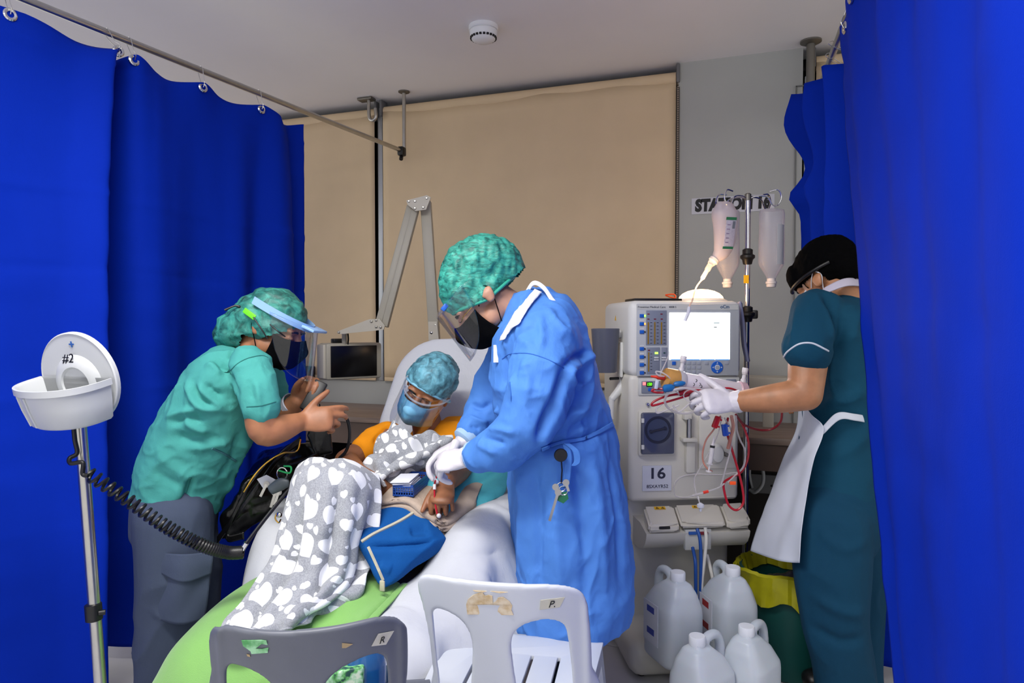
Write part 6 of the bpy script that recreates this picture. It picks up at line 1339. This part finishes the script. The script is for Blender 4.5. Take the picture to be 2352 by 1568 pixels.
for nm, (x0, x1, y0, y1) in (('front_wall', (0, W_, 0, .002)), ('back_wall', (0, W_, L_ - .002, L_)), ('side_wall', (0, .002, 0, L_)), ('side_wall', (W_ - .002, W_, 0, L_))):
    g = G()
    def ad(a0, a1, b0, b1, c0, c1): g.box(o + bx1 * (a0 + a1) / 2 + bx2 * (b0 + b1) / 2 + zz_ * (c0 + c1) / 2, (max(a1 - a0, .002), max(b1 - b0, .002), c1 - c0), rot=R_)
    ad(x0, x1, y0, y1, Hh - .007, Hh); ad(x0, x1, y0, y1, 0, .005)
    for zc in (.012, .019, .026): ad(x0, x1, y0, y1, zc, zc + .0018)
    n_ = int(max(x1 - x0, y1 - y0) / .0075)
    for i in range(n_ + 1):
        if x1 - x0 > y1 - y0: c_ = x0 + (x1 - x0 - .0022) * i / n_; ad(c_, c_ + .0022, y0, y1, 0, Hh)
        else: c_ = y0 + (y1 - y0 - .0022) * i / n_; ad(x0, x1, c_, c_ + .0022, 0, Hh)
    g.build(nm, M_bb, kt)['kind'] = 'stuff'
M_pk = mat('paper_pack', 'e3e6ee', .6, var=.02)
for i in range(6):
    g = G(); c_ = o + bx1 * (W_ * .5 - .0015 * i) + bx2 * (.062 - .004 * i) + zz_ * (.016 + .0062 * i); g.box(c_, (.058 + .004 * (i == 5), .10, .0036), rot=R_ @ np.array(Euler((.05, -.06, .05 * math.sin(i * 2))).to_matrix()), bev=.001)
    tag(g.build('paper_packet', M_pk), ('lowest', 'second lowest', 'third from the bottom', 'third from the top', 'second from the top', 'topmost')[i] + ' white paper packet stacked in the small blue basket', 'packet', 'paper packets in the basket')
# blue zip bag leaning on the chair
zb = thing('zip_bag', 'blue fabric bag with a cream zip propped against the armrest', 'bag', P(879, 1356, 1.90))
M_zb = fabric('bag_blue', '0d5196', var=.1, crease=.3, cs=10, weave=.5, stretch=(1, 1, 1))
g = G(); hull(g, PP([(818, 1218, 1.99), (862, 1172, 2.06), (900, 1163, 2.09), (970, 1159, 2.10), (1000, 1205, 2.06), (1024, 1236, 2.04), (1013, 1266, 2.03), (932, 1322, 1.95), (880, 1355, 1.90), (864, 1332, 1.91), (843, 1286, 1.94), (822, 1246, 1.96), (838, 1252, 1.93), (1000, 1240, 1.99), (830, 1220, 2.12), (1000, 1230, 2.15), (890, 1320, 2.02)]))
bg = soft(g, 'body', M_zb, zb, vox=.005, it=6, folds=fl([(836, 1252, 1.945), (900, 1250, 1.955), (965, 1246, 1.98), (1010, 1232, 2.01)], .012, -.018) + fl([(940, 1220, 2.01), (985, 1215, 2.04)], .02, -.012) + fl([(870, 1300, 1.92), (900, 1310, 1.93)], .015, .008), noise=[((20, 20, 20), .004)])
M_zip = mat('zip_cream', 'c3bda6', .7, bump=.5, bs=300)
seam(bg, [(831, 1243), (860, 1225), (913, 1199), (945, 1180), (966, 1164)], .0055, M_zip, 'zip', bg); seam(bg, [(846, 1256), (866, 1300), (880, 1332)], .0045, M_zip, 'zip', bg)
g = G(); g.box(P(878, 1345, 1.885), (.016, .006, .03), bev=.003); g.build('zip_end', M_zip, bg)
# black bag with straps and keys between the nurse in green and the chair
hb = thing('black_bag', 'glossy black bag with straps lying on the armrest near the green nurse', 'bag', P(560, 1250, 2.2))
M_lea = mat('black_leather', '0a0a0b', .22, var=.2, bump=.3, bs=40, bd=.004)
g = G(); hull(g, PP([(735, 1010, 2.45), (690, 1015, 2.35), (620, 1050, 2.28), (560, 1110, 2.25), (510, 1190, 2.25), (505, 1245, 2.25), (560, 1235, 2.28), (640, 1150, 2.3), (700, 1090, 2.35), (750, 1040, 2.45), (600, 1040, 2.5), (520, 1180, 2.45), (700, 1060, 2.55)]))
bb_ = soft(g, 'body', M_lea, hb, vox=.006, it=4, noise=[((18, 18, 18), .012), ((40, 40, 40), .004)])
for pts in ([(735, 935, 2.3), (750, 985, 2.34), (745, 1030, 2.36), (700, 1060, 2.27), (640, 1080, 2.2)], [(690, 1010, 2.3), (640, 1050, 2.24), (590, 1120, 2.18), (530, 1200, 2.2), (500, 1240, 2.22)], [(620, 1060, 2.24), (560, 1140, 2.19), (520, 1230, 2.2), (560, 1230, 2.2)]):
    q = PP(pts); ctrl = [[p - Z * .012 for p in q], [p + Z * .012 for p in q]]; cloth('strap', ctrl, M_lea, hb, nu=40, nv=5, thick=.003)
g = G(); hull(g, PP([(722, 950, 2.32), (760, 985, 2.33), (765, 1040, 2.34), (725, 1050, 2.33), (705, 1000, 2.33), (722, 950, 2.38), (760, 985, 2.39), (765, 1040, 2.4), (725, 1050, 2.39), (705, 1000, 2.39)])); soft(g, 'pouch', M_lea, hb, vox=.005, it=4)
g = G(); g.tube(PP([(690, 1008, 2.27), (682, 1035, 2.26), (650, 1040, 2.24), (615, 1060, 2.22), (585, 1090, 2.2), (560, 1130, 2.19)]), .003, 6, 5); g.build('gold_chain', mat('gold', 'd6a84a', .2, 1), hb)
kb2 = thing('keyring', 'keyring with keys and clear tag hanging on the black bag', 'keys', P(640, 1180, 2.15))
g = G(); g.tube([P(648, 1088, 2.16) + RT * .016 * math.cos(a) + Z * .02 * math.sin(a) for a in np.linspace(0, 6.28, 25)[:-1]], .002, 6, 1, closed=True); g.build('ring', M_chrome, kb2)
g = G(); g.tube(PP([(640, 1080, 2.16), (665, 1086, 2.15), (668, 1072, 2.15), (652, 1070, 2.16)]), .003, 8, 5); g.build('green_clip', mat('clip_emerald', '2fae62', .35), kb2)
g = G(); hull(g, PP([(590, 1100, 2.15), (612, 1090, 2.15), (635, 1102, 2.15), (605, 1122, 2.15), (590, 1100, 2.157), (612, 1090, 2.157), (635, 1102, 2.157), (605, 1122, 2.157)])); g.build('clear_tag', mat('tag_milky', 'c9ccd4', .3, alpha=.75), kb2)
g = G(); g.eloft(PP([(622, 1125, 2.14), (645, 1112, 2.14), (662, 1110, 2.14)]), [.016, .02, .012], [.008, .009, .006], FH, n=16); g.build('grey_fob', mat('fob_grey', '4c555c', .4), kb2)
for a_, b_ in (((632, 1132), (622, 1165)), ((640, 1130), (630, 1160)), ((612, 1112), (598, 1140))):
    g = G(); A, B = P(*a_, 2.14), P(*b_, 2.135); d_ = nrm(B - A); xx = nrm(np.cross(d_, FH)); g.box((np.array(A) + np.array(B)) / 2, (.008, float(np.linalg.norm(B - A)), .002), rot=np.column_stack((xx, d_, np.cross(xx, d_)))); g.lathe([(.010, -.001), (.010, .001)], A, FH, 16); g.build('key', M_steel, kb2)
ch2 = thing('charm', 'small gold charm pinned to the white sheet on the left armrest', 'charm', P(642, 1195, 1.98))
g = G(); g.ell(P(641, 1182, 1.985), (.010, .006, .008)); g.build('clasp', M_chrome, ch2)
g = G(); g.tube(PP([(636, 1178, 1.985), (632, 1190, 1.982), (640, 1200, 1.98), (645, 1192, 1.98)]), .002, 6, 5); g.build('chain', mat('gold', 'd6a84a', .2, 1), ch2)
# needle line in the patient's hand
nl = thing('needle_line', 'thin red blood line beside the patient\'s fist', 'tube', P(1008, 1185, 2.05))
g = G(); g.tube(PP([(1005, 1085, 2.11), (1001, 1100, 2.09), (998, 1115, 2.07), (999, 1150, 2.05), (1004, 1180, 2.04)]), .0028, 8, 5); g.build('tube', mat('blood_red', 'b0182a', .3), nl)
g = G(); g.tube(PP([(998, 1112, 2.068), (998, 1124, 2.062)]), .005, 10); g.build('connector', M_capw, nl)
g = G(); g.ell(P(1008, 1184, 2.035), (.007, .007, .007)); g.build('end_cap', M_capw, nl)
# ================================================================== man in dark teal scrubs with apron (seen from behind)
rp = thing('person', 'person in dark teal scrubs and white apron at the dialysis machine', 'person', (P(1930, 1300, 2.32).x, P(1930, 1300, 2.32).y, 0), 'medical staff')
M_sk4 = skin('skin_tan', 'b07a54')
Hd = Head(P(1902, 645, 2.34), -RT * .46 + FH * .66 - Z * .58, Z * .80 - RT * .28 + FH * .4, 1.0)
e2r = np.array(FH * .9 + RT * .35)
g = G(); Hd.solid(g, P(1925, 700, 2.34), .056, .008)
limb(g, PP([(1872, 735, 2.24), (1856, 830, 2.18), (1850, 905, 2.15)]), [.062, .060, .052]); limb(g, PP([(1850, 905, 2.15), (1775, 915, 2.18), (1690, 922, 2.24)]), [.052, .047, .032])
limb(g, PP([(1972, 730, 2.45), (1990, 850, 2.48), (1960, 900, 2.62), (1900, 910, 2.68)]), [.055, .05, .045, .03]); hand(g, P(1900, 910, 2.68), -RT * .8 + FH * .3, -Z, FH, curl=30)
g.eloft(PP([(1928, 1160, 2.33), (1930, 960, 2.33), (1928, 850, 2.33), (1924, 740, 2.33)]), [.11, .095, .10, .08], [.14, .13, .15, .12], e2r)
for pts in ([(1905, 1180, 2.25), (1920, 1430, 2.24), (1945, 1590, 2.27)], [(1958, 1180, 2.40), (1962, 1430, 2.40), (1962, 1580, 2.40)]):
    q = PP(pts); a = Vector((q[2].x, q[2].y, .06)); limb(g, q[:2] + [a], [.085, .06, .044]); g.eloft([a + RT * .03 - Z * .015, a - RT * .06 - Z * .018, a - RT * .15 - Z * .028], [.04, .038, .026], [.036, .04, .034], FH)
body = soft(g, 'body', M_sk4, rp, vox=.0045, it=4); Hd.eyes(body)
M_tun = fabric('teal_tunic', '0b4058', var=.08, crease=.3, cs=8, weave=.35, stretch=(1, 1, .7))
g = G()
g.eloft(PP([(1930, 1176, 2.33), (1930, 1120, 2.33), (1930, 1040, 2.33), (1932, 955, 2.33), (1932, 850, 2.33), (1926, 770, 2.33), (1920, 715, 2.33), (1918, 686, 2.33)]), [.146, .142, .130, .116, .122, .126, .100, .062], [.175, .17, .155, .145, .165, .185, .175, .085], e2r, n=40, round_ends=False)
limb(g, PP([(1878, 722, 2.24), (1862, 770, 2.19), (1852, 806, 2.165)]), [.084, .076, .070]); limb(g, PP([(1975, 725, 2.44), (1990, 800, 2.47)]), [.08, .07])
fo = fl([(1890, 668), (1910, 710), (1918, 760), (1912, 810)], .015, -.024) + fl([(1895, 700), (1904, 740), (1905, 775)], .010, .010) + fl([(1930, 720), (1932, 770), (1920, 830)], .02, -.012) + fl([(1985, 720), (1965, 740), (1950, 790)], .018, .012) + fl([(1830, 700), (1825, 750), (1818, 800)], .010, .005) + fl([(1985, 890, 2.18), (1940, 910, 2.17), (1890, 930, 2.2)], .018, .010) + fl([(1990, 1000, 2.18), (1960, 1030, 2.17), (1900, 1060, 2.18)], .02, .008) + fl([(1950, 800, 2.17), (1940, 860, 2.17)], .02, .008)
tn = soft(g, 'tunic', M_tun, rp, vox=.007, it=5, folds=fo, noise=[((12, 12, 14), .003)], wr=[((7, 7, 6), .014, 3), ((15, 15, 12), .004, 3)])
# piping on the sleeve
q = P(1853, 806, 2.165); ax_ = nrm(P(1848, 830, 2.155) - P(1862, 770, 2.19))
g = G(); M_pip = mat('piping_white', 'cfd6de', .7)
seam(tn, [(1799, 822), (1808, 808), (1835, 790), (1865, 788), (1892, 800), (1903, 806)], .003, M_pip, 'sleeve_piping', tn, back=.001)
ctrl = [PP([(1884, 672, 2.235), (1905, 656, 2.225), (1945, 640, 2.23), (1990, 645, 2.28)]), PP([(1880, 684, 2.215), (1906, 671, 2.205), (1948, 657, 2.205), (1995, 660, 2.26)])]
cloth('collar', ctrl, fabric('collar_pale', 'b9b4c4', crease=.1), tn, nu=30, nv=8, thick=.004)
M_trt = fabric('teal_trousers', '0a3a54', var=.1, crease=.35, cs=7, weave=.35)
g = G()
g.eloft(PP([(1928, 1120, 2.32), (1926, 1190, 2.32), (1924, 1240, 2.32)]), [.135, .138, .13], [.165, .168, .165], e2r, n=32)
limb(g, PP([(1908, 1200, 2.25), (1912, 1320, 2.235), (1920, 1430, 2.24), (1940, 1530, 2.26), (1948, 1610, 2.28)]), [.125, .118, .105, .098, .094]); limb(g, PP([(1955, 1200, 2.40), (1962, 1400, 2.40), (1962, 1590, 2.40)]), [.115, .10, .09])
soft(g, 'trousers', M_trt, rp, vox=.007, it=4, noise=[((9, 9, 6), .004)], wr=[((6, 6, 4), .010, 3)], folds=fl([(1990, 1240, 2.2), (1940, 1260, 2.1), (1880, 1220, 2.12)], .02, .008) + fl([(1870, 1370, 2.14), (1930, 1400, 2.12), (1990, 1410, 2.15)], .02, .012) + fl([(1865, 1440, 2.15), (1920, 1470, 2.13), (1985, 1465, 2.16)], .02, -.012) + fl([(1990, 1330, 2.17), (1950, 1370, 2.13)], .02, .008))
for t_, x in ((2.28, 1948), (2.41, 1962)):
    a = P(x, 1590, t_); g = G(); g.eloft([Vector((a.x, a.y, .058)) + RT * .05, Vector((a.x, a.y, .06)) - RT * .05, Vector((a.x, a.y, .045)) - RT * .16], [.05, .05, .032], [.045, .05, .042], FH, n=24); soft(g, 'shoe', M_black, rp, vox=.006, it=4)
# hair and ear strap
Hr = Hd
g = G(); Hd.ell(g, (0, -.022, .050), (.087, .118, .098)); Hd.ell(g, (0, -.085, .0), (.075, .060, .065)); Hd.ell(g, (0, .06, .065), (.074, .055, .06))
def haircut(co):
    q = Hr.loc(co); return ((q[:, 2] < .022) & (q[:, 1] > -.030) & (q[:, 1] < .045)) | (q[:, 2] < -.062) | ((q[:, 1] > .045) & (q[:, 2] < -.012))
soft(g, 'hair', fabric('hair_short', '060607', crease=.1, cs=40, spec=.03, rough=.9), rp, vox=.005, it=3, noise=[((90, 90, 90), .003)], cut=haircut)
g = G(); g.tube([Hd(-.092 * math.sin(a), .122 * math.cos(a), .026 + .012 * math.cos(a)) for a in np.linspace(.3, 2.2, 16)], .006, 8); g.build('goggle_strap', M_black, rp)
Hd.mask(rp, mat('mask_white', 'd9dce2', .7), pleats=3, grow=1.08)
# glove round the dialyser
g = G(); wv = P(1684, 922, 2.245)
hand(g, wv, -RT * .97 + Z * .04 - FH * .15, FH * .7 - Z * .5, Z * .9 + FH * .3, curl=[(40, 60, 40), (45, 62, 40), (50, 64, 42), (54, 64, 42)], fat=1.06, k=1.06, spread=.2, thumb=(.55, .85, .15), tcurl=.15)
g.eloft(PP([(1700, 922, 2.235), (1684, 922, 2.245)]), [.038, .036], [.037, .032], FH, round_ends=True)
soft(g, 'glove', M_glove, rp, vox=.0028, it=2, noise=[((60, 60, 60), .0012)])
# apron
M_apr = mat('apron_film', 'cfd5e2', .4, var=.03, vs=6, alpha=.97)
ctrl = [PP([(1838, 926, 2.44), (1846, 930, 2.32), (1854, 938, 2.23), (1864, 950, 2.17)]), PP([(1828, 985, 2.46), (1846, 1000, 2.31), (1868, 1000, 2.20), (1893, 985, 2.155)]), PP([(1800, 1050, 2.48), (1828, 1060, 2.32), (1850, 1062, 2.21), (1872, 1055, 2.145)]), PP([(1770, 1125, 2.48), (1800, 1135, 2.34), (1830, 1140, 2.24), (1853, 1130, 2.165)]), PP([(1748, 1200, 2.48), (1780, 1212, 2.34), (1815, 1215, 2.24), (1840, 1205, 2.16)]), PP([(1728, 1266, 2.48), (1765, 1280, 2.34), (1805, 1290, 2.24), (1835, 1292, 2.15)])]
ap = cloth('apron', ctrl, M_apr, rp, nu=50, nv=70, thick=.0012, fold=lambda u, v, p: .006 * np.sin(u * 10 + v * 5) * v + .004 * vnoise(p.reshape(-1, 3) * 16).reshape(u.shape))
ctrl = [PP([(1888, 980, 2.172), (1922, 948, 2.165), (1962, 950, 2.175), (2004, 957, 2.23), (2020, 958, 2.34), (1985, 952, 2.46)]), PP([(1890, 998, 2.17), (1928, 964, 2.163), (1964, 966, 2.173), (2004, 973, 2.228), (2020, 974, 2.34), (1985, 968, 2.46)])]
cloth('apron_strap', ctrl, M_apr, ap, nu=40, nv=6, thick=.002)
# ================================================================== dialyser and blood lines
M_bl = mat('blood_red', 'b0182a', .3); M_bd = mat('blood_dark', '7e1620', .3); M_tb = clear('tube_clear', 'e8e4e6', .15, .35); M_milk = mat('tube_milky', 'd6d0d0', .3, alpha=.55)
da, db = P(1528, 868, 2.28), P(1716, 902, 2.36); dd = nrm(db - da); LL = (db - da).length; ds = thing('dialyser', 'white dialyser cylinder with amber end held in the gloved hand', 'dialyser', P(1620, 910, 2.32))
def at(s, r=0, up=None): return np.array(da) + dd * (LL * s)
g = G(); g.lathe([(.030, LL * .20), (.0305, LL * .22), (.0305, LL * .86), (.030, LL * .88)], da, dd, 32); g.build('fibre_case', mat('case_white', 'e0d8dc', .3), ds)
g = G(); g.lathe([(.022, LL * .12), (.035, LL * .13), (.035, LL * .19), (.031, LL * .21)], da, dd, 32); g.build('clear_collar', mat('case_clear', 'd8d4d6', .15, alpha=.8), ds)
g = G(); g.lathe([(.010, -.004), (.034, 0), (.0355, .006), (.0355, LL * .13), (.03, LL * .135)], da, dd, 32); g.build('amber_header', mat('header_amber', 'b98a4a', .25, var=.3, vs=14), ds)
g = G(); g.lathe([(.031, LL * .87), (.035, LL * .88), (.035, LL * .95), (.02, LL), (.008, LL * 1.01)], da, dd, 32); g.build('end_header', mat('case_pink', 'd8b4bc', .25, alpha=.85), ds)
upd = nrm(np.array(Z) - dd * (np.array(Z) @ dd))
for s_, nm in ((.17, 'port'), (.93, 'port')):
    b0 = at(s_) + upd * .03; g = G(); g.lathe([(.010, 0), (.010, .012), (.007, .016), (.007, .03), (.009, .032), (.009, .042), (.006, .044)], b0, upd, 16); pt_ = g.build(nm, mat('case_clear', 'd8d4d6', .15, alpha=.8), ds)
    g = G(); g.lathe([(.0095, .036), (.0105, .038), (.0105, .052), (.009, .054)], b0, upd, 16); g.build('port_cap', M_capw, pt_)
for i, (s_, o_) in enumerate([(.31, (-.004, .008)), (.33, (.010, -.004)), (.38, (0, .010)), (.40, (-.006, -.008))]):
    q = at(s_) - np.array(FH) * .031; g = G(); g.tube([q + upd * (o_[0] - .004), q + upd * (o_[0] + .002) + dd * .004, q + upd * (o_[0] + .006) - dd * .001], .0011, 5, 3); g.build('pen_mark', M_ink, ds)
g = G(); g.lathe([(.004, 0), (.008, .004), (.008, .026), (.005, .032), (.003, .05)], P(1529, 868, 2.275), -RT - Z * -.12, 14); g.build('red_connector', mat('connector_red', 'e2361c', .35), ds)
for x, y, t_ in ((1535, 891, 2.24), (1560, 881, 2.24)):
    g = G(); r_ = .013 if x < 1550 else .009; g.lathe([(r_ * .6, -.018), (r_, -.012), (r_, .010), (r_ * .8, .014), (r_ * .5, .02)], P(x, y, t_), RT * .9 + Z * .1, 12); g.build('blue_connector', mat('connector_blue', '1f6aa8', .35), ds)
bl_ = thing('blood_lines', 'bundle of red and clear blood lines hanging from the gloved hand', 'tubing', P(1690, 1172, 2.40))
def line(pts, r, m, name='red_line', sub=6): g = G(); g.tube(PP(pts), r, 8, sub); return g.build(name, m, bl_)
line([(1672, 960, 2.33), (1668, 985, 2.36), (1676, 1015, 2.38), (1685, 1045, 2.39), (1697, 1085, 2.40), (1706, 1125, 2.40), (1707, 1155, 2.40), (1692, 1171, 2.40), (1674, 1160, 2.40), (1664, 1130, 2.40), (1663, 1108, 2.41), (1678, 1097, 2.42), (1702, 1084, 2.43), (1717, 1055, 2.44), (1719, 1015, 2.44), (1707, 978, 2.42), (1692, 955, 2.38)], .0042, M_bl)
line([(1690, 952, 2.36), (1706, 973, 2.40), (1738, 986, 2.45), (1770, 986, 2.45), (1792, 970, 2.42), (1796, 945, 2.40), (1792, 930, 2.40)], .004, M_bd)
line([(1610, 898, 2.30), (1568, 912, 2.28), (1520, 926, 2.28), (1498, 931, 2.28), (1502, 922, 2.28), (1530, 910, 2.28), (1575, 902, 2.28), (1612, 900, 2.30)], .0038, M_bl)
line([(1524, 893, 2.26), (1505, 893, 2.27), (1497, 897, 2.27), (1508, 901, 2.27), (1524, 901, 2.26)], .0038, M_bl)
line([(1560, 904, 2.29), (1590, 897, 2.28), (1616, 899, 2.3)], .009, M_bl)
line([(1655, 893, 2.27), (1672, 891, 2.27), (1688, 895, 2.28), (1700, 903, 2.3)], .0034, M_bl)
line([(1571 + 44 * math.cos(a), 920 + 29 * math.sin(a), 2.26 + .03 * math.sin(a)) for a in np.linspace(0, 6.28, 22)[:-1]] + [(1615, 920, 2.26)], .0042, M_milk, 'clear_loop', 2)
line([(1600 + 30 * math.cos(a), 908 + 16 * math.sin(a), 2.255) for a in np.linspace(.2, 6.0, 16)], .002, M_milk, 'clear_loop', 2)
line([(1612, 905, 2.26), (1585, 925, 2.26), (1560, 945, 2.27), (1545, 930, 2.27)], .003, M_milk, 'clear_line'); line([(1524, 925, 2.28), (1508, 938, 2.28), (1510, 948, 2.28), (1530, 942, 2.28), (1560, 930, 2.27)], .003, M_milk, 'clear_line')
line([(1560, 905, 2.27), (1548, 893, 2.26), (1540, 870, 2.25), (1522, 856, 2.25), (1507, 853, 2.26), (1512, 862, 2.26), (1526, 864, 2.26)], .0028, M_milk, 'clear_line'); line([(1516, 860, 2.26), (1530, 830, 2.3), (1540, 803, 2.35)], .0022, M_milk, 'clear_line')
line([(1655, 955, 2.31), (1640, 985, 2.34), (1622, 1010, 2.36), (1614, 1040, 2.37), (1616, 1062, 2.37), (1627, 1078, 2.36), (1636, 1082, 2.36)], .003, mat('tube_pinkish', 'cf8a78', .3, alpha=.7), 'pink_line')
line([(1658, 958, 2.31), (1648, 1000, 2.35), (1628, 1040, 2.37), (1605, 1080, 2.39), (1595, 1100, 2.4), (1598, 1130, 2.4), (1605, 1150, 2.4)], .0022, M_milk, 'clear_line')
line([(1690, 955, 2.34), (1692, 985, 2.38), (1700, 1010, 2.41), (1711, 1035, 2.42), (1708, 1070, 2.42), (1690, 1090, 2.42), (1672, 1108, 2.41)], .0034, M_milk, 'clear_line')
line([(1664, 960, 2.32), (1680, 990, 2.36), (1678, 1030, 2.38), (1668, 1070, 2.39), (1660, 1100, 2.40), (1655, 1115, 2.4)], .003, M_milk, 'clear_line')
line([(1680, 955, 2.32), (1684, 980, 2.34), (1678, 1005, 2.36), (1672, 1030, 2.37)], .006, mat('tube_pinkish', 'cf8a78', .3, alpha=.7), 'pink_line')
line([(1700, 1083, 2.42), (1650, 1090, 2.43), (1600, 1088, 2.44), (1565, 1095, 2.44), (1548, 1115, 2.44), (1552, 1138, 2.44), (1575, 1142, 2.42), (1600, 1135, 2.40)], .002, M_milk, 'clear_line')
line([(1590, 1138, 2.40), (1605, 1134, 2.40), (1618, 1130, 2.40)], .004, M_milk, 'clear_joint'); line([(1615, 1131, 2.40), (1627, 1128, 2.40)], .0055, mat('connector_red', 'e2361c', .35), 'red_connector'); line([(1627, 1128, 2.4), (1650, 1120, 2.4), (1664, 1110, 2.4)], .003, M_milk, 'clear_line')
line([(1604, 1140, 2.40), (1606, 1152, 2.39), (1608, 1158, 2.38)], .0025, M_milk, 'clear_line')
g = G(); g.lathe([(.003, .012), (.012, .006), (.013, 0), (.012, -.004), (.005, -.008), (.004, -.018)], P(1609, 1162, 2.38), Z, 20); g.build('filter_disc', mat('clamp_milky', 'dfe2ee', .4, alpha=.8), bl_)
g = G(); g.box(P(1683, 1109, 2.40), (.022, .008, .012), rot=np.column_stack((RT, FH, Z)), bev=.002); g.build('orange_clip', mat('orange_clip', 'ff5a1c', .4), bl_)
for x, y, c_, m in ((1645, 969, .0, mat('connector_red2', 'c81824', .35)), (1665, 987, .2, mat('clamp_blue', '1e4fb4', .35))):
    q = P(x, y, 2.31); R2 = np.array(Matrix.Rotation(.35 - c_ * 2.5, 3, FH)) @ np.column_stack((RT, FH, Z)); g = G(); g.box(q, (.020, .014, .042), rot=R2, bev=.004); cq = g.build('clamp', m, bl_)
    for k in (-.012, .012): g = G(); g.box(np.array(q) + R2 @ np.array((.012, 0, k)), (.008, .012, .006), rot=R2, bev=.002); g.build('clamp_tooth', m, cq)
sy_ = thing('syringe', 'clear syringe dangling among the blood lines', 'syringe', P(1628, 1080, 2.34))
d_ = nrm(P(1627, 1082, 2.34) - P(1637, 1018, 2.34)); a_ = P(1637, 1022, 2.34)
g = G(); g.lathe([(.0075, 0), (.008, .002), (.008, .062), (.012, .063), (.012, .066), (.008, .067)], a_, d_, 16); g.build('barrel', mat('case_clear', 'd8d4d6', .15, alpha=.8), sy_)
g = G(); g.lathe([(.0065, .003), (.0065, .012), (.003, .013), (.003, .088), (.010, .089), (.010, .093)], a_, d_, 16); g.build('plunger', M_capw, sy_)
g = G(); g.lathe([(.0082, .001), (.0082, .009)], a_, d_, 16); g.build('plunger_seal', M_ink, sy_)
g = G(); g.lathe([(.006, 0), (.004, -.008), (.003, -.016), (.001, -.035)], a_, d_, 12); g.build('tip', M_capw, sy_)
g = G(); g.box(P(1508, 883, 2.25), (.012, .006, .03), rot=np.array(Matrix.Rotation(.15, 3, FH)) @ np.column_stack((RT, FH, Z)), bev=.004); tag(g.build('line_clamp', mat('clamp_milky', 'dfe2ee', .4)), 'small white clamp hanging in front of the green digits', 'clamp')
